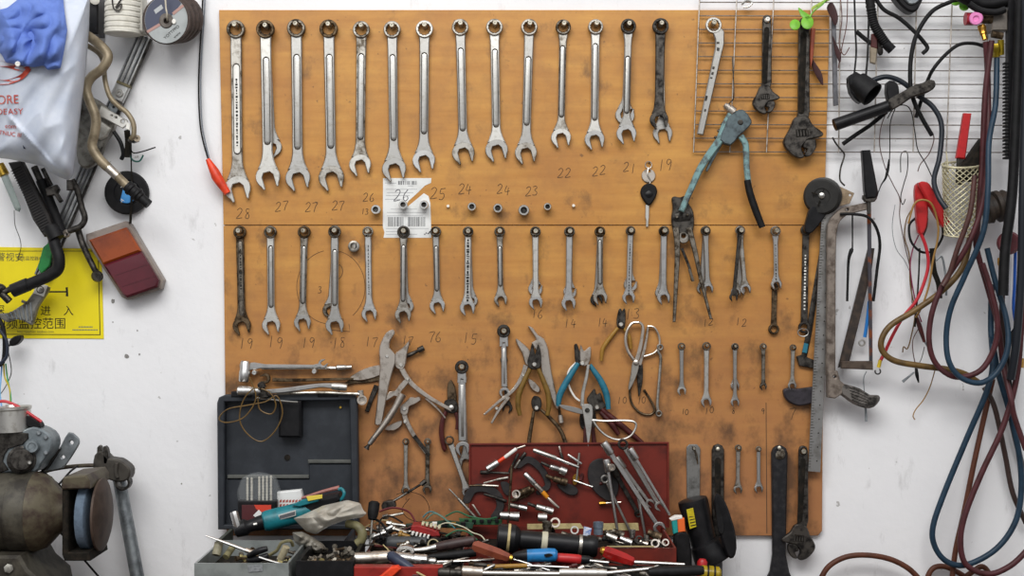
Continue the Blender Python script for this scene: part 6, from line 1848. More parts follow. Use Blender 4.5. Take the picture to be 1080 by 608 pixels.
scatter_bolts(34, -.375, -.305, -.405, -.24, .992, 'small grimy bolt lying loose among many in the black bin', 'loose bolts in the black bin')
scatter_bolts(22, -.55, -.42, -.42, -.23, .983, 'small dirty bolt lying loose among parts in the cloudy clear bin', 'loose bolts in the clear bin')
scatter_bolts(14, -.555, -.45, -.18, -.13, .965, 'small dirty bolt lying on the tool case floor under the teal driver', 'loose bolts in the tool case')
o = thing('scriber', 'bright steel scriber pointing out left over the cloudy clear bin', 'scriber', (240, 574, .4))
M().tube([(217, 565.5, .38), (238, 573, .385), (262, 582, .39)], [.7, 1.6, 1.7], 8).build('shaft', bright, o)
M().tube([(259, 580.5, .39), (266, 583, .39)], 2.6, 8).build('collar', nickel, o)
o = thing('pliers', 'small black handled pliers lying in the cloudy clear bin', 'pliers', (275, 588, .4))
M().tube([(262, 587, .40), (272, 582, .41), (282, 579, .41)], [2.8, 3.6, 2.8], 10).build('handle', plastic, o)
M().tube([(262, 592, .40), (273, 590, .41), (283, 586, .41)], [2.8, 3.6, 2.8], 10).build('handle', plastic, o)
M().tube([(273, 588, .415), (285, 592, .415), (297, 595, .415)], [1.6, 1.4, .8], 8).build('nose', bright, o)
one('hook', M().tube([(284, 586, .36), (292, 581, .37), (297, 573, .375), (306, 571, .37), (309, 576, .36)], 1.8, 8), khaki, 'khaki curved hook at the right end of the clear bin', 'hook')
one('spacer_tube', M().tube([(296, 590, .37), (302, 577, .375)], 4, 12, 0), mat('cream_tube', '#a49a7e', .55, 0, '#7d7459', 50), 'cream short tube standing in the clear bin right corner', 'tube')
one('spacer_tube', M().tube([(228, 586, .38), (231, 573, .37)], 4.6, 12, 0), mat('cream_tube2', '#8d8770', .55, 0, '#676250', 50), 'greyish short tube standing in the clear bin left corner', 'tube')
one('spacer_tube', M().tube([(238, 588, .38), (245, 578, .36)], 3.6, 12, 0), khaki, 'khaki short tube leaning beside the greyish one in the clear bin', 'tube')
M_ = M().plate([(261, 597), (277, 596), (277, 603), (262, 604)], .4405, .4415, .2)
one('bin_sticker', M_, mat('silver_sticker', '#85888a', .5, 0, '#5c5f62', 200), 'small silver sticker on the front of the cloudy clear bin', 'sticker')

# wrenches lying level above the case lid
o = thing('socket_wrench', 'chrome flex socket wrench lying level on two pegs above the case lid', 'wrench', (300, 386, .03))
M().lathe((259, 381, .036), (257.5, 403, .036), [(0, 4.4), (.06, 5.4), (.45, 5.4), (.5, 6), (.95, 6), (1, 5.2), (1, 4), (.9, 3.8)], 18).build('socket', bright, o)
M().lathe((262, 386, .034), (253, 386, .034), [(0, 3), (.8, 3), (1, 2)], 12).build('pivot', worn, o)
M().plate([(262, 383), (268, 382.5), (280, 384.5), (330, 385), (338, 383.4), (338, 388), (330, 388.5), (275, 389), (263, 391)], .03, .036, .8).build('shank', bright, o)
M().plate(jaw_poly(340.5, 384, 4.4, 1, -.45, 10), .029, .0365, .5).build('open_jaw', bright, o)
o = thing('socket_wrench', 'thinner chrome wrench with cylinder end behind the level flex socket wrench', 'wrench', (340, 388, .02))
M().tube([(276, 388.5, .021), (320, 388, .021), (356, 388.5, .021)], 1.8, 8).build('shank', satin, o)
M().lathe((354, 388.3, .023), (371, 387.5, .023), [(0, 2), (.1, 3.4), (.6, 3), (.65, 2.4), (1, 2.4)], 12).build('socket', satin, o)
for x, y in ((268.8, 393.2), (331.8, 391.9)):
    peg(x, y, 2.5, .033, .042, m_=mat('bright_peg', '#d8d8d4', .3, .9))
o = thing('socket_wrench', 'bright chrome wrench lying slanted on the case lid top edge', 'wrench', (300, 410, .06))
M().lathe((250.5, 412.5, .062), (276, 413, .062), [(0, 3.6), (.05, 5), (.5, 5.2), (.55, 4.4), (1, 3.6)], 14).build('socket', bright, o)
M().plate(catmull([(274, 411.5), (300, 409.5), (330, 405.5), (345, 404.6), (352, 405)], 4) + catmull([(352, 410.5), (340, 409), (325, 411), (300, 414.5), (274, 416)], 4), .058, .065, .9).build('shank', bright, o)
M().lathe((350, 407.6, .062), (366, 409, .062), [(0, 3.4), (.2, 4), (.9, 4), (1, 3.4)], 12).build('ring_end', ground, o)
o = thing('t_bar', 'dull steel bar with tube socket end lying on the case lid', 'bar', (350, 414, .055))
M().tube([(292, 415.2, .0565), (340, 414.5, .0565), (380, 416, .0565)], 1.7, 8).build('bar', worn, o)
M().lathe((381.5, 422, .035), (381.8, 422.3, .066), [(0, 4), (.5, 4), (.55, 5.2), (1, 5.2), (1, 3.4), (.7, 3.2)], 16).build('socket', nickel, o)
M().tube([(380, 412, .054), (381, 420, .054)], 3.2, 10).build('elbow', nickel, o)
one('universal_joint', M().lathe((275, 403, .07), (279, 420, .07), [(0, 2), (.1, 4), (.35, 4.4), (.4, 3), (.6, 3), (.65, 4.6), (.95, 4.6), (1, 3)], 12), darkst, 'dark universal joint lump hanging at the case lid top left', 'joint')
one('wire_coil', M().tube([(263, 398, .075), (270, 420, .075), (258, 440, .072), (240, 446, .07), (231, 442, .068), (240, 432, .07), (260, 428, .072), (280, 424, .074), (292, 418, .072), (298, 436, .07), (290, 455, .068), (276, 466, .066), (262, 459, .068), (253, 444, .07), (256, 424, .072),
                           (268, 410, .075), (284, 414, .075), (291, 427, .073), (286, 437, .072), (274, 432, .072), (272, 418, .074)], .75, 6, 5), bronze, 'thin bronze wire in loose loops hanging over the case lid', 'wire')
M_ = M().tube([(270, 420, .0665), (300, 423.5, .0665), (314, 424.5, .0665)], .9, 6)
one('steel_rod', M_, satin, 'thin steel rod lying across the case lid top', 'rod')


# ------------------------------------------------------------------ loose tools in the middle
def screwdriver(label, tip, neck, end, r, hm, sm=bright, sr=1.6, collar=None, ribs=False, name='screwdriver'):
    o = thing(name, label, 'screwdriver', neck)
    M().tube([tip, neck], [sr * .8, sr], 10, 0).build('shaft', sm, o)
    prof = [(0, r * .45), (.05, r * .75), (.15, r * .8), (.3, r * .95), (.6, r), (.9, r), (1, r * .6)]
    M().lathe(neck, end, prof, 6 if ribs else 16).build('handle', hm, o)
    if collar:
        a = tuple(n + (t - n) * .0 for n, t in zip(neck, tip))
        L = math.dist(neck[:2], tip[:2])
        b_ = tuple(n + (t - n) * 4 / L for n, t in zip(neck, tip))
        M().lathe(b_, neck, [(0, sr * 1.3), (.3, r * .6), (1, r * .6)], 12).build('collar', collar, o)
    return o


screwdriver('black handled screwdriver standing upright beside the film bag', (390, 576, .2), (392.5, 549, .19), (395, 529, .18), 6, rubber, worn, 1.4)
o = thing('hex_key', 'black rod with knob lying diagonally up over the little wrenches', 'rod', (430, 520, .06))
M().tube([(410, 531, .07), (418, 527, .065), (446, 510, .045)], [1.2, 1.4, 1.2], 8).build('rod', blackox, o)
M().tube([(444, 511.5, .046), (449, 507.5, .045)], 2.6, 8).build('knob', blackox, o)
M().plate(smooth2([(404, 530), (414, 528), (418, 534), (408, 538), (403, 536)], 2), .06, .08, 1).build('block', blackox, o)
o = thing('terminal_block', 'red terminal block with five white pins lying on the cables', 'terminal block', (450, 560, .2))
c = crop(370, 540, 8.94)
M().plate(c((582, 118), (640, 112), (760, 150), (832, 180), (842, 215), (780, 222), (660, 190), (570, 162)), .17, .215, 1).build('body', red if False else mat('brick_red_plastic', '#8d2120', .45, 0, '#6b1716', 50), o)
for k in range(5):
    x, y = 590 + k * 36, 182 + k * 8
    M().plate(c((x - 8, y), (x + 12, y + 3), (x, y + 38), (x - 18, y + 34)), .205, .222, .5).build('white_pin', white, o)
for k in range(5):
    x, y = 680 + k * 38, 96 + k * 9
    M().plate(c((x - 8, y), (x + 16, y + 5), (x + 12, y + 28), (x - 10, y + 24)), .18, .205, .5).build('white_lug', mat('ivory_plastic', '#c9c3a4', .5, 0, '#a09978', 50), o)
one('lens_tube', M().lathe((408, 573, .2), (451, 573.5, .22), [(0, 5), (.05, 7), (.95, 7.4), (1, 6.5)], 18), mat('dark_grey_tube', '#3f4143', .45, 0, '#2e3032', 40), 'dark grey tube lying under the red terminal block', 'tube')
o = thing('tape_roll', 'small roll of tape with cream core at the end of the dark grey tube', 'tape', (458, 574, .24))
M().lathe((459, 574, .225), (457, 575, .25), [(0, 5), (0, 7.6), (1, 7.8), (1, 6.2), (.3, 6.2)], 24).build('roll', plastic, o)
M().lathe((459, 574, .23), (457, 575, .251), [(0, 5.4), (1, 6.3), (1, 5.2), (0, 5)], 24).build('core', mat('cream_core', '#b5a884', .6), o)
pcb = mat('circuit_green', '#2f5d38', .5, 0, '#1f3f27', 60)
o = thing('circuit_board', 'narrow green circuit board at the foot of the red lid', 'circuit board', (505, 550, .1))
M().plate([(484, 547), (530, 548.5), (529, 554), (486, 553.5)], .085, .092, .3).build('board', pcb, o)
q = M()
for k in range(5):
    q.box(490 + k * 8, 548.5, 494 + k * 8, 551.5, .092, .099, .3)
q.build('chips', plastic, o)
o = thing('circuit_board', 'dark green circuit board with wires left of the narrow one', 'circuit board', (450, 550, .1))
M().plate([(428, 553), (470, 549), (500, 552), (498, 558), (466, 557), (430, 560)], .10, .106, .3).build('board', mat('dark_circuit_green', '#1e3b2a', .5, 0, '#2f4d3d', 80), o)
for k in range(6):
    x = 436 + k * 10
    M().box(x, 551, x + 5, 556, .106, .116, .4).build('component', [plastic, mat('pale_green_part', '#5b8a68', .5), white, plastic, gold, plastic][k], o)
wires = [([(378, 560, .15), (392, 553, .16), (404, 549, .16), (416, 552, .16)], .6, cream2, 'thin cream wire rising right of the khaki elbow'),
         ([(405, 570, .24), (400, 560, .22), (402, 548, .2), (412, 545, .18), (425, 552, .18)], .9, rubber, 'black wire looping behind the dark grey tube'),
         ([(400, 540, .12), (415, 536, .12), (432, 541, .12), (440, 556, .14)], 1.2, mat('dark_red_wire', '#5d1c1e', .5), 'dark red wire over the parts tray'),
         ([(418, 522, .06), (430, 519, .06), (446, 524, .06), (453, 538, .06), (446, 550, .07), (432, 548, .07), (424, 538, .06), (432, 526, .06)], .35, grime, 'thin dark wire circle standing against the board'),
         ([(446, 546, .1), (454, 540, .1), (466, 545, .1), (474, 552, .12), (480, 558, .14)], .9, mat('teal_wire', '#3b6b70', .5), 'teal wire arching over the dark green board'),
         ([(450, 548, .1), (458, 542, .1), (468, 547, .11), (476, 555, .13)], .9, mat('grey_green_wire', '#55705f', .5), 'grey green wire beside the teal one'),
         ([(455, 560, .16), (470, 552, .17), (488, 556, .18), (498, 562, .2), (508, 566, .2), (514, 575, .22)], .7, mat('pale_wire2', '#bdb9a0', .5), 'pale wire arching left of the big flashlight'),
         ([(470, 566, .2), (482, 560, .2), (494, 562, .2), (503, 570, .2)], 1.0, mat('dark_green_wire', '#2a5a3c', .5), 'dark green wire left of the flashlight'),
         ([(440, 566, .2), (460, 562, .2), (478, 566, .2), (490, 574, .22)], 1.2, grime, 'thick dark wire below the terminal block'),
         ([(470, 545, .08), (482, 540, .08), (495, 545, .08), (512, 548, .09), (524, 546, .1)], 1.0, mat('dark_green_wire', '#2a5a3c', .5), 'dark green wire behind the narrow circuit board'),
         ([(396, 575, .2), (408, 566, .2), (404, 554, .19), (396, 548, .18)], 1.4, rubber, 'short black wire stub in the parts tray left end'),
         ([(404, 575, .25), (412, 583, .26), (418, 590, .27)], .6, cream2, 'cream wire tail hanging in front of the dark grey tube')]
for P, r, m_, lab in wires:
    cable(lab, P, r, m_, 'wire', n=6)
CG = 'metal odds and ends in the parts tray'
for k, (x, y, d, L, a, r, m_, lab) in enumerate([(404, 546, .15, 22, -.2, 1.8, worn, 'short steel pin above the tray, uppermost'), (408, 552, .16, 20, .15, 2.0, satin, 'shiny short pin second from the top in the parts tray'),
                                                 (412, 557, .17, 18, .3, 2.4, worn, 'worn short pin third from the top in the parts tray'), (402, 562, .19, 14, -.5, 3, bright, 'bright stubby bolt left in the parts tray'),
                                                 (392, 567, .22, 16, -.35, 2.6, bright, 'bright bolt at the lower left of the parts tray'), (421, 563, .2, 12, .3, 2.4, mustard, 'mustard coloured pin near the terminal block')]):
    p0, p1 = (x, y, d), (x + L * math.cos(a), y + L * math.sin(a), d + .005)
    one('pin', M().lathe(p0, p1, [(0, r * 1.4), (.25, r * 1.5), (.26, r * .8), (.9, r * .8), (1, r * .5)], 8), m_, lab, 'pin', CG)
o = thing('ratchet', 'chrome ratchet handle with dark brown grip lying right of the dark tube', 'ratchet', (450, 582, .33))
c = crop(370, 540, 8.94)
M().plate(circ(428, 581.5, 10, 24, 6), .325, .345, 1, holes=[circ(428, 582, 5, 16, 2.6)]).build('ratchet_head', bright, o)
M().tube([(436, 581, .335), (448, 580, .335), (461, 577, .335)], [2.6, 3, 3.6], 10).build('neck', bright, o)
M().lathe((460, 577.5, .335), (502, 570, .33), [(0, 4), (.05, 5), (.4, 5.6), (.8, 5.4), (.95, 5), (1, 3)], 14).build('grip', mat('dark_brown_grip', '#3b2927', .5, 0, '#281b1a', 50), o)
o = thing('torque_wrench', 'thick silver torque wrench barrel lying on the flat red box at the bottom edge', 'torque wrench', (410, 590, .38))
M().lathe((374, 590, .37), (412, 588, .37), [(0, 5.6), (.02, 6.6), (.5, 6.8), (.52, 7.2), (1, 7.2)], 18).build('barrel', nickel, o)
M().lathe((412, 588, .37), (452, 592, .37), [(0, 6.4), (.5, 6), (.55, 5), (.6, 5), (.62, 6.2), (.95, 6.2), (1, 4)], 18).build('knurled_end', bright, o)
M().lathe((452, 592, .37), (461, 593, .37), [(0, 3), (.3, 4), (.8, 4), (1, 2)], 10).build('square_end', satin, o)
M().tube([(460, 593, .37), (495, 592, .37), (522, 590.5, .37)], 1.4, 8).build('shaft', bright, o)
o = thing('pry_bar', 'black rubber handle lying right of the ratchet grip', 'handle', (475, 586, .35))
M().tube([(452, 588, .352), (470, 586.5, .352), (502, 583, .35)], [2.4, 4, 4.4], 12).build('grip', rubber, o)
screwdriver('dark blue handled screwdriver lying diagonally over the silver barrel', (458, 614, .47), (436, 602, .45), (410, 585, .42), 5.6, mat('navy_handle', '#2b3347', .4, 0, '#1e2434', 50), cream2, 1.3)
M_ = M().plate([(396, 612), (413, 598), (420, 597), (423, 600), (408, 614)], .455, .472, 1)
one('orange_grip', M_, orange, 'orange plastic handle end at the bottom edge over the flat red box', 'handle')
screwdriver('amber red fluted screwdriver lying left of the big flashlight', (582, 603, .42), (538, 589, .40), (499, 575.5, .38), 6.8, mat('amber_red_handle', '#8c4a35', .25, 0, '#6d3526', 40, trans=.2), bright, 1.5, collar=brass, ribs=True)
o = thing('flashlight', 'big black flashlight with cream tape bands lying in the red toolbox', 'flashlight', (580, 572, .33))
M().lathe((524, 567, .335), (549, 569.5, .335), [(0, 12), (.05, 14.5), (.75, 15), (.9, 12), (1, 9)], 28).build('head', plastic, o)
M().lathe((535, 568, .335), (538, 568.3, .335), [(0, 14.9), (.1, 15.4), (.9, 15.4), (1, 14.9)], 28).build('cream_ring', cream2, o)
M().lathe((548, 569.4, .335), (630, 577, .335), [(0, 9), (.03, 10), (.86, 10.4), (.88, 11.6), (.97, 11.6), (1, 10)], 24).build('barrel', plastic, o)
M().lathe((571, 571.5, .335), (577.5, 572.2, .335), [(0, 10.1), (.1, 10.8), (.9, 10.8), (1, 10.1)], 24).build('tape_band', mat('pale_tape', '#b5b09a', .5), o)
M().lathe((610, 575, .335), (614, 575.4, .335), [(0, 10.3), (.1, 11.2), (.9, 11.2), (1, 10.3)], 24).build('steel_band', worn, o)
o = thing('tag', 'small white and blue tag standing behind the flashlight tail', 'tag', (619, 560, .3))
M().plate([(616, 556), (624, 558), (622, 567), (615, 565)], .29, .30, .6).build('tag', mat('pale_blue_tag', '#c3c9d8', .5, 0, '#6f86b8', 100, .5, .6), o)
o = thing('screwdriver', 'blue and dark handled screwdriver lying in front of the flashlight', 'screwdriver', (565, 587, .4))
M().lathe((541, 587, .40), (588, 585.5, .40), [(0, 2), (.1, 4.4), (.28, 6.4), (.3, 6.6), (.8, 7.2), (.95, 6.6), (1, 4)], 18).build('handle', bluehandle, o)
M().lathe((540.5, 587, .40), (556, 586.5, .40), [(0, 2.4), (.3, 4.8), (1, 7.0)], 18).build('dark_cone', plastic, o)
M().plate(smooth2([(574, 585), (580, 584), (583, 586), (576, 588)], 2), .405, .4145, .3).build('slot', grime, o)
o = thing('screwdriver', 'red handled screwdriver end behind the blue handled one', 'screwdriver', (605, 590, .39))
M().lathe((586, 588.5, .395), (613, 590.5, .395), [(0, 3.4), (.1, 5), (.9, 5), (1, 4)], 14).build('handle', red, o)
M().lathe((613, 590.5, .395), (626, 591.5, .395), [(0, 4.6), (.6, 4.4), (1, 2.4)], 14).build('dark_end', plastic, o)
o = screwdriver('translucent red screwdriver with long pale shaft at the red toolbox front', (722, 596, .42), (669, 593.5, .415), (636, 581.5, .40), 7, mat('clear_red_handle', '#b0201c', .2, 0, '#7d1512', 40, trans=.3), bright, 2.2, ribs=True)
M().lathe((640, 583, .402), (633, 580.5, .40), [(0, 4.6), (.7, 4.8), (1, 3)], 10).build('brass_end', gold, o)
for lab, a, b_, prof, m_, nm in (
        ('chrome and yellow extension bar at the bottom edge centre', (487, 603, .46), (509, 604, .46), [(0, 5), (.05, 6), (.5, 6.2), (.55, 5.6), (1, 5.4)], nickel, 'extension_bar'),
        ('long dull steel bar along the bottom edge right of the extension', (508, 605, .46), (592, 606, .46), [(0, 2.8), (.5, 3), (1, 3)], satin, 'steel_bar'),
        ('thick pale steel bar end at the bottom edge under the translucent red handle', (590, 604.5, .46), (640, 605, .46), [(0, 4.4), (.1, 4.8), (.9, 4.8), (1, 4)], ground, 'steel_bar'),
        ('slim chrome bar lying across the bottom right', (640, 605, .455), (690, 600, .445), [(0, 2.4), (1, 2.2)], bright, 'steel_bar'),
        ('black grip at the bottom edge right of the slim chrome bar', (684, 604, .465), (742, 602, .455), [(0, 4), (.1, 5.4), (.9, 5.6), (1, 4.4)], rubber, 'black_grip'),
        ('thin pale rod between blue handle and bottom bars', (553, 597, .43), (600, 599, .43), [(0, 1.4), (1, 1.4)], bright, 'steel_rod'),
        ('short pale rod left of the translucent red handle', (622, 592, .42), (642, 594, .42), [(0, 1.7), (1, 1.7)], bright, 'steel_rod'),
        ('dark hose stub at the bottom edge under the silver barrel', (462, 604, .46), (486, 605, .46), [(0, 4), (.1, 5), (.5, 5), (.55, 4), (1, 4)], darkst, 'coupling'),
        ('beige rod lying behind the bottom bars at the centre', (514, 598.5, .44), (556, 597, .44), [(0, 2.4), (1, 2.4)], mustard, 'rod'),
        ('dark rod under the amber red screwdriver', (500, 596, .43), (560, 600, .43), [(0, 2.6), (1, 2.6)], darkst, 'rod')):
    one(nm, M().lathe(a, b_, prof, 14), m_, lab, nm.split('_')[-1])

# ------------------------------------------------------------------ sockets and bits in and over the red toolbox
def rod(label, name, segs, d, m_, n=10, group=None):
    """segs: (x, y, radius, material) along the axis"""
    o = thing(name, label, 'bit' if 'bit' in name else name.split('_')[-1], segs[0][:2] + (d,), group)
    for i in range(len(segs) - 1):
        a, b_ = segs[i], segs[i + 1]
        M().lathe((a[0], a[1], d), (b_[0], b_[1], d), [(0, a[2] * .8), (.06, a[2]), (.94, a[2]), (1, a[2] * .85)], n).build(a[4] if len(a) > 4 else 'section', a[3], o)
    return o


k6 = crop(490, 465, 6.4)
LG = 'bits and sockets stuck on the red toolbox lid'


def K(x, y):
    return k6((x, y))[0]


rod('bit driver with chrome socket and red sleeve, top left on the red lid', 'socket_driver', [K(150, 195) + (3.6, bright, 'socket'), K(228, 145) + (2, orange, 'red_sleeve'), K(270, 115) + (1.9, white, 'shaft'), K(350, 55) + (1.3, nickel, 'tip'), K(410, 35)], .062, bright, group=LG)
rod('dark hex bit leaning right of the red sleeved driver', 'hex_bit', [K(300, 215) + (1.6, darkst, 'shank'), K(362, 88)], .054, darkst, group=LG)
rod('second dark hex bit with silver end right of the first', 'hex_bit', [K(338, 188) + (1.5, worn, 'shank'), K(375, 130) + (1.9, darkst, 'body'), K(412, 82)], .054, darkst, group=LG)
rod('long bright steel extension at the top middle of the red lid', 'extension_bar', [K(463, 64) + (2.4, ground, 'thick_end'), K(620, 120) + (1.7, bright, 'shaft'), K(770, 182)], .064, bright, group=LG)
rod('chrome bit socket with dark star bit, upper right of the red lid', 'bit_socket', [K(515, 148) + (1.7, darkst, 'star_bit'), K(575, 175) + (3, bright, 'socket'), K(640, 195) + (4.4, bright, 'drive_end'), K(688, 215)], .062, bright, group=LG)
rod('bronzed old socket below the chrome star bit', 'bit_socket', [K(548, 235) + (2, brown, 'star_bit'), K(600, 258) + (3.4, brown, 'socket'), K(650, 272) + (4, brown, 'drive_end'), K(692, 285)], .062, brown, group=LG)
rod('nut driver with yellow band, middle of the red lid', 'nut_driver', [K(405, 222) + (3, bright, 'socket'), K(475, 295) + (2.8, nickel, 'shaft'), K(525, 345) + (2.4, mat('yellow_band', '#d88a1e', .45), 'yellow_band'), K(560, 385) + (1.6, nickel, 'tip'), K(636, 456)], .066, bright, group=LG)
rod('short upright bit at the top right of the red lid', 'hex_bit', [K(638, 38) + (1.2, nickel, 'tip'), K(650, 85) + (1.6, darkst, 'body'), K(662, 130)], .054, nickel, group=LG)
rod('short bright rod at the right end above the dark disc', 'hex_bit', [K(697, 95) + (1.5, bright, 'shaft'), K(790, 158)], .056, bright, group=LG)
rod('dark bit lying low at the left of the red lid', 'hex_bit', [K(130, 362) + (1.4, darkst, 'shank'), K(210, 385) + (1.8, darkst, 'body'), K(285, 412)], .056, darkst, group=LG)
rod('brass tinted thin rod level at the left of the red lid', 'steel_rod', [K(30, 305) + (.9, brown, 'thin_end'), K(120, 303) + (1.4, nickel, 'shaft'), K(230, 308)], .054, nickel, group=LG)
rod('steel rod slanting just above the brass tinted one', 'steel_rod', [K(128, 288) + (1, worn, 'thin_end'), K(215, 265) + (1.7, worn, 'shaft'), K(296, 250)], .054, worn, group=LG)
rod('dark flat bit key at the upper left of the red lid', 'flat_key', [K(105, 215) + (2.2, blackox, 'end'), K(165, 215) + (1.4, blackox, 'shank'), K(300, 222)], .054, blackox, group=LG)
rod('chrome socket pair piece low in the middle of the red lid', 'bit_socket', [K(305, 435) + (2.6, worn, 'neck'), K(360, 448) + (3.4, bright, 'socket'), K(422, 462)], .066, bright, group=LG)
rod('chrome socket with dark bit right of the socket pair piece', 'bit_socket', [K(425, 425) + (1.8, darkst, 'star_bit'), K(480, 445) + (3.6, bright, 'socket'), K(545, 465) + (3.9, bright, 'drive_end'), K(598, 482)], .07, bright, group=LG)
rod('brown pipe socket with round open mouth in the middle of the red lid', 'pipe_socket', [K(448, 325) + (3.6, brown, 'neck'), K(390, 348) + (3.8, brown, 'barrel'), K(352, 360)], .062, brown, group=LG)
one('ring_socket', M().lathe(K(352, 360) + (.058,), K(348, 361) + (.076,), [(0, 3.6), (.3, 4.4), (1, 4.4), (1, 3), (.4, 2.8)], 18), nickel, 'round open socket mouth facing out in the middle of the red lid', 'socket', LG)
rod('second brown neck piece under the pipe socket', 'pipe_socket', [K(315, 408) + (2.2, brown, 'neck'), K(400, 375) + (3, brown, 'barrel'), K(470, 325)], .056, brown, group=LG)
rod('long thin rusty rod standing upright across the red lid', 'steel_rod', [K(318, 165) + (1.4, brown, 'shaft'), K(308, 330) + (1.2, brown, 'shaft'), K(292, 560)], .074, brown, group=LG)
rod('thin steel pin low at the left of the red lid', 'hex_bit', [K(55, 432) + (1.2, nickel, 'shaft'), K(105, 510)], .056, nickel, group=LG)
rod('tapered steel drift leaning on the red lid left edge', 'drift_punch', [(473.5, 516, .8, worn, 'point'), (483, 526, 1.6, worn, 'shank'), (503, 548)], .062, worn, group=LG)
for x, y, r, m_, lab in ((532, 544, 4.4, bright, 'chrome socket standing behind the flashlight head, left'), (542.5, 545, 5, bright, 'bigger chrome socket standing behind the flashlight head, right'),
                         (572, 546, 4.6, ground, 'steel socket behind the flashlight barrel, left of the ring')):
    one('socket', M().lathe((x - r, y, .10), (x + r, y + .6, .10), [(0, r * .7), (0, r * .95), (.45, r * .95), (.5, r), (1, r), (1, r * .7)], 18), m_, lab, 'socket', 'sockets in the red toolbox')
darkmag = mat('magnet_black', '#262425', .6, .2, '#363231', 60)
one('horseshoe_clip', M().plate(ribbon([K(365, 165), K(430, 130), K(500, 175), K(545, 240), K(560, 310), K(500, 350)], 8, 6, rnd=True), .0512, .054, .6), darkmag, 'wide black curved flat clip arching over the red lid middle', 'clip', LG)
one('horseshoe_clip', M().plate(ribbon([K(15, 400), K(60, 330), K(150, 325), K(225, 375), K(240, 450), K(200, 520)], 9, 8, rnd=True), .0512, .054, .6), darkmag, 'wide black curved flat clip at the lower left of the red lid', 'clip', LG)
one('flat_plate', M().plate(smooth2([K(620, 300), K(700, 290), K(765, 330), K(750, 368), K(690, 362)], 3), .0512, .055, .8), darkmag, 'black oval plate at the right end under the bronzed socket', 'plate', LG)
one('flat_plate', M().plate(smooth2([K(245, 280), K(300, 290), K(300, 370), K(270, 360), K(250, 320)], 3), .0512, .0535, .6), darkmag, 'small black plate beside the upright rusty rod', 'plate', LG)
o = thing('shears', 'black leaf shaped shear blade hanging in the middle of the red lid', 'shears', (635, 500, .056))
M().plate(smooth2([(622, 490), (632, 484), (643, 488), (652, 505), (651, 522), (642, 529), (628, 520), (620, 505)], 3), .0515, .0555, .8).build('blade', darkmag, o)
o = thing('drill_stub', 'brass tipped small steel rod under the shear blade', 'rod', (645, 531, .056))
M().tube([(632, 531.5, .055), (639, 531, .055)], [2.6, 1.6], 8).build('brass_tip', gold, o)
M().tube([(639, 531, .055), (655, 530, .055)], 1, 8).build('shaft', nickel, o)
q = M()
for a, b_ in (((611, 478), (608, 508)), ((607, 504), (624, 513)), ((606, 492), (615, 496))):
    q.tube([a + (.056,), b_ + (.058,)], 1.1, 6, 0)
o = thing('key_bunch', 'small brass and steel keys hanging right of the bronzed socket', 'keys', (610, 495, .056))
M().tube([(611, 478, .0565), (608, 508, .0565)], 1.2, 8).build('steel_rod', worn, o)
M().tube([(605, 507, .059), (625, 514, .059)], 1.1, 8).build('bright_rod', bright, o)
M().plate(smooth2([(604, 503), (609, 500), (611, 506), (607, 512), (604, 510)], 3), .0515, .055, .4).build('brass_key', gold, o)

c = crop(460, 456, 4)
WG = 'wrenches leaning in the red toolbox'


def K4(x, y):
    return c((x, y))[0]


def leaner(label, a, mid, b_, wd, d, m_=bright, head='tube', hr=4, tail='jaw', tr=5, hm=None, name='socket_wrench'):
    o = thing(name, label, 'wrench', a + (d,), WG)
    L, f, u, n = frame(*a, *b_)
    M().plate(ribbon([f(hr * .8, 0), f(L * .5, 0), f(L - (tr * .8 if tail == 'jaw' else 0), 0)], wd, wd * .85), d, d + .006, .7).build('shank', m_, o)
    if head == 'tube':
        M().lathe(f(-hr * 1.6, 0) + (d + .004,), f(hr * 1.8, 0) + (d + .004,), [(0, hr * .6), (0, hr * .92), (.1, hr), (.9, hr), (1, hr * .8)], 14).build('socket_head', hm or m_, o)
    elif head == 'ring':
        ring_shape(M(), *f(0, 0), hr, d - .001, d + .011, .6).build('ring_end', hm or m_, o)
    if tail == 'jaw':
        M().plate(jaw_poly(*b_, tr, *u, 12), d - .0005, d + .0075, .6).build('open_jaw', m_, o)
    elif tail == 'ring':
        ring_shape(M(), *b_, tr, d - .001, d + .009, .6).build('ring_end', m_, o)
    return o


leaner('bright socket wrench leaning at the front, its jaw down right on the toolbox rim', K4(722, 68), 0, K4(940, 404), 5.2, .086, hr=4.4, tr=6.6)
leaner('wrench with dark round ring head on top of the leaning bunch', K4(788, 52), 0, K4(940, 312), 5.4, .072, satin, 'ring', 5.6, 'jaw', 5, hm=darkst)
leaner('rightmost thin socket wrench leaning in the red toolbox', K4(830, 92), 0, K4(985, 350), 3.2, .087, bright, 'tube', 4, 'none')
leaner('angle socket wrench with short head, leftmost of the leaning bunch', K4(722, 140), 0, K4(768, 440), 3.4, .078, bright, 'tube', 4, 'none')
leaner('slim wrench with ring head second from the left of the leaning bunch', K4(712, 198), 0, K4(832, 448), 3, .066, satin, 'ring', 4.6, 'none')
leaner('dark wrench hidden in the middle of the leaning bunch', K4(752, 165), 0, K4(852, 345), 5, .056, darkst, 'tube', 4, 'ring', 4)
leaner('short bright bar standing in the middle of the leaning bunch', K4(850, 262), 0, K4(885, 450), 3.2, .066, bright, 'tube', 2.4, 'none')
leaner('second bright socket wrench parallel to the front one', K4(775, 130), 0, K4(900, 300), 4, .0595, satin, 'tube', 4.2, 'jaw', 4.6)
one('knob', M().lathe(K4(738, 146) + (.088,), K4(742, 150) + (.102,), [(0, 3), (.5, 3.8), (1, 3.6), (1, 2), (.7, 1.8)], 14), nickel, 'round open socket mouth at the head of the leftmost leaning wrench', 'socket', WG)

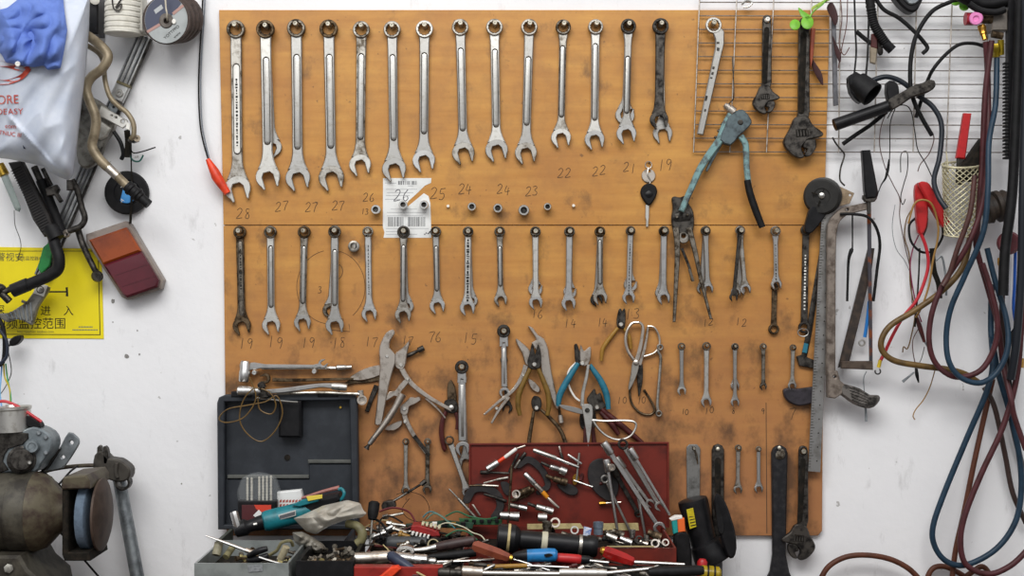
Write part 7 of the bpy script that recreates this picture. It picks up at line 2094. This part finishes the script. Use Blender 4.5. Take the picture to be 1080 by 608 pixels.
SG = 'sockets in the red toolbox'
for x, y, r, d, kind, m_, lab in ((585.5, 552, 5.4, .12, 'ring', nickel, 'hex ring nut standing on edge behind the flashlight barrel'), (631, 557, 5.4, .2, 'cyl', mat('blue_steel', '#7d8a99', .4, .6, '#55606e', 60), 'bluish grey steel cylinder behind the flashlight tail'),
                                  (606, 560, 4.4, .16, 'ring', satin, 'thin ring behind the flashlight steel band'), (577, 556, 5, .14, 'cyl', dirty, 'dirty socket left of the hex ring nut'),
                                  (645, 567, 3.6, .22, 'lie', ground, 'pale socket lying front left in the toolbox'), (660, 571, 4, .25, 'lie', bright, 'chrome socket lying in the middle of the toolbox front'),
                                  (674, 570, 4.4, .24, 'ring', darkst, 'dark ring gear in the toolbox front'), (690, 565, 4.6, .2, 'lie', brown, 'brown stub bolt right in the toolbox'),
                                  (691, 574, 4.6, .26, 'ring', nickel, 'thin nickel ring at the toolbox front edge'), (702, 573, 3.8, .26, 'ring', nickel, 'small nickel ring at the toolbox right corner'),
                                  (652, 563, 3.8, .17, 'lie', dirty, 'dirty small socket behind the pale one'), (598, 566, 4, .18, 'lie', dirty, 'dirty socket showing above the flashlight barrel'),
                                  (682, 568, 3.2, .2, 'cyl', worn, 'worn upright socket beside the brown stub bolt'), (667, 563, 3.4, .16, 'cyl', satin, 'satin upright socket behind the chrome one')):
    if kind == 'ring':
        q = M().lathe((x, y, d), (x, y - .5, d + .012), [(0, r * .66), (0, r), (1, r), (1, r * .66), (0, r * .66)], 12, cap=False)
    elif kind == 'cyl':
        q = M().lathe((x, y + r * 1.3, d), (x, y - r * 1.1, d), [(0, r * .9), (.5, r * .9), (.55, r), (1, r), (1, r * .65), (.8, r * .6)], 16)
    else:
        q = M().lathe((x - r * 1.5, y - r * .7, d), (x + r * 1.5, y + r * .6, d + .004), [(0, r * .6), (0, r * .8), (.5, r * .85), (.55, r), (1, r), (1, r * .6), (.8, r * .5)], 14)
    one('socket', q, m_, lab, 'socket', SG)
o = thing('box_insert', 'cream strip of cardboard along the back of the red toolbox', 'strip', (640, 555, .06))
M().plate([(556, 553), (612, 552.5), (616, 558), (556, 559)], .058, .061, .3).build('strip', cream2, o)
M().plate([(634, 552.5), (673, 552), (674, 560), (635, 560)], .058, .061, .3).build('strip', cream2, o)
M_ = M().plate([(640, 576.2), (690, 576.2), (690, 577.6), (640, 577.6)], .302, .304, .2)
one('edge_tape', M_, cream2, 'thin cream tape on the red toolbox front rim', 'tape')

# ------------------------------------------------------------------ black things at the right of the toolbox
c = crop(680, 456, 4)
o = thing('torch', 'black torch with yellow caution label hanging head down below the grey blade', 'torch', (735, 560, .06))
M().lathe(c((200, 282))[0] + (.056,), c((250, 470))[0] + (.058,), [(0, 13), (.02, 15.5), (.1, 16), (.9, 13.6), (1, 14)], 28).build('body', plastic, o)
M().lathe(c((252, 462))[0] + (.058,), c((292, 548))[0] + (.06,), [(0, 14), (.1, 17), (.5, 18.5), (.9, 20), (1, 19), (1, 16), (.9, 15)], 28).build('head', plastic, o)
P = c((176, 328), (204, 320), (218, 400), (190, 410))
M().plate(P, .0868, .0882, .2, tilt=lambda x, y: (y - 550) * -.00012).build('caution_label', mat('yellow_label', '#c9b820', .5, 0, '#b3a31c', 60), o)
q = M()
for k in range(6):
    q.bar(*c((181 + k * 2.6, 336 + k * 12), (203 + k * 2.6, 331 + k * 12)), .9, .0882, .0888, 0)
q.build('label_lettering', inkblack, o)
o = thing('knife', 'black folding handle hanging right of the black torch', 'knife', (765, 560, .06))
M().plate(smooth2(c((302, 256), (336, 290), (360, 350), (380, 420), (386, 490), (372, 530), (345, 520), (318, 440), (300, 350), (290, 300)), 2), .082, .098, 2).build('handle', plastic, o)
M().plate(smooth2(c((300, 300), (320, 330), (335, 390), (330, 430), (310, 420), (302, 360)), 2), .098, .1005, .6).build('grip_inlay', rubber, o)
o = thing('lighter_pack', 'small teal, orange and white pack leaning left of the black torch', 'pack', (714, 555, .1))
M().plate(c((112, 372), (136, 366), (140, 422), (120, 430)), .09, .105, .8).build('teal_side', mat('teal_print', '#1d8f8c', .5), o)
M().plate(c((136, 366), (166, 362), (170, 418), (140, 422)), .09, .106, .8).build('orange_side', mat('orange_print', '#e0672a', .5), o)
M().plate(c((104, 366), (128, 352), (156, 352), (158, 364), (112, 374)), .09, .1065, .8).build('white_top', white, o)
o = thing('pouch', 'black narrow pouch under the teal and orange pack', 'pouch', (718, 580, .1))
M().plate(smooth2(c((124, 426), (172, 418), (190, 470), (196, 560), (180, 640), (140, 640), (128, 560)), 2), .07, .106, 2.4).build('pouch', rubber, o)
screwdriver('red handled tool standing at the bottom edge right of the pouch', (738, 640, .13), (739, 618, .13), (741, 590, .13), 5.4, red, darkst, 1.6)
o = thing('screwdriver', 'yellow handled screwdriver with dark bands at the bottom edge', 'screwdriver', (748, 606, .15))
M().lathe((738, 604, .155), (760, 606, .155), [(0, 4), (.08, 7.6), (.5, 8), (.9, 7.6), (1, 5)], 16).build('handle', mat('clear_yellow_handle', '#b59b1e', .25, 0, '#7f6a14', 60, trans=.2), o)
M().lathe((745, 604.6, .155), (747, 604.8, .155), [(0, 8), (.1, 8.3), (.9, 8.3), (1, 8)], 16).build('dark_band', plastic, o)
M().lathe((752, 605.2, .155), (754, 605.4, .155), [(0, 8), (.1, 8.3), (.9, 8.3), (1, 8)], 16).build('dark_band', plastic, o)
M_ = M().plate([(752, 590), (761.5, 592), (761, 640), (752, 640)], .04, .055, .6)
one('grey_strip', M_, mat('grey_plastic_strip', '#54565a', .5), 'grey flat strip standing below the black torch head', 'strip')

# grimy loose tools that fill the gaps of the heap
CLM = [darkst, grime, dirty, brown, worn, blackox, nickel, darkst, rubber, redgrip, satin]
rr = random.Random(21)
seen = {}


def clutter(n, x0, x1, y0, y1, d0, d1, label, group, long=1.0, mats=CLM, name='loose_tool'):
    for k in range(n):
        i = rr.randrange(len(mats))
        sh = rr.randrange(4)
        key = (i, sh, name, long)
        if key not in seen:
            L, r = ((26, 1.6), (16, 2.6), (34, 1.3), (12, 3.4))[sh]
            L *= long
            q = M().lathe((540, 304, 0), (540 + L, 304, 0), [(0, r * .7), (.04, r), (.3, r), (.33, r * .55), (.6, r * .5), (.64, r * .8), (.96, r * .8), (1, r * .5)], 10)
            o = q.build(name, mats[i])
            seen[key] = o
        else:
            o = seen[key].copy()
            COL.objects.link(o)
        y, x = rr.uniform(y0, y1), rr.uniform(x0, x1)
        t = (y - y0) / max(y1 - y0, .01)
        o.location = W(x, y, d0 + (d1 - d0) * t)
        o.rotation_euler = (rr.uniform(0, 6.3), rr.uniform(-.45, .45), rr.uniform(-.6, .6) + (PI if rr.random() < .5 else 0))
        tag(o, label, 'tool', group)


clutter(46, 384, 480, 555, 586, .11, .29, 'small grimy tool lost in the clutter of the parts tray', 'clutter in the parts tray', .8)
clutter(46, 380, 700, 594, 607, .36, .455, 'grimy tool lying loose among others in the front tray', 'clutter in the front tray', 1.3)
clutter(30, 500, 700, 563, 578, .10, .27, 'small part lying loose inside the red toolbox', 'clutter in the red toolbox', .7)
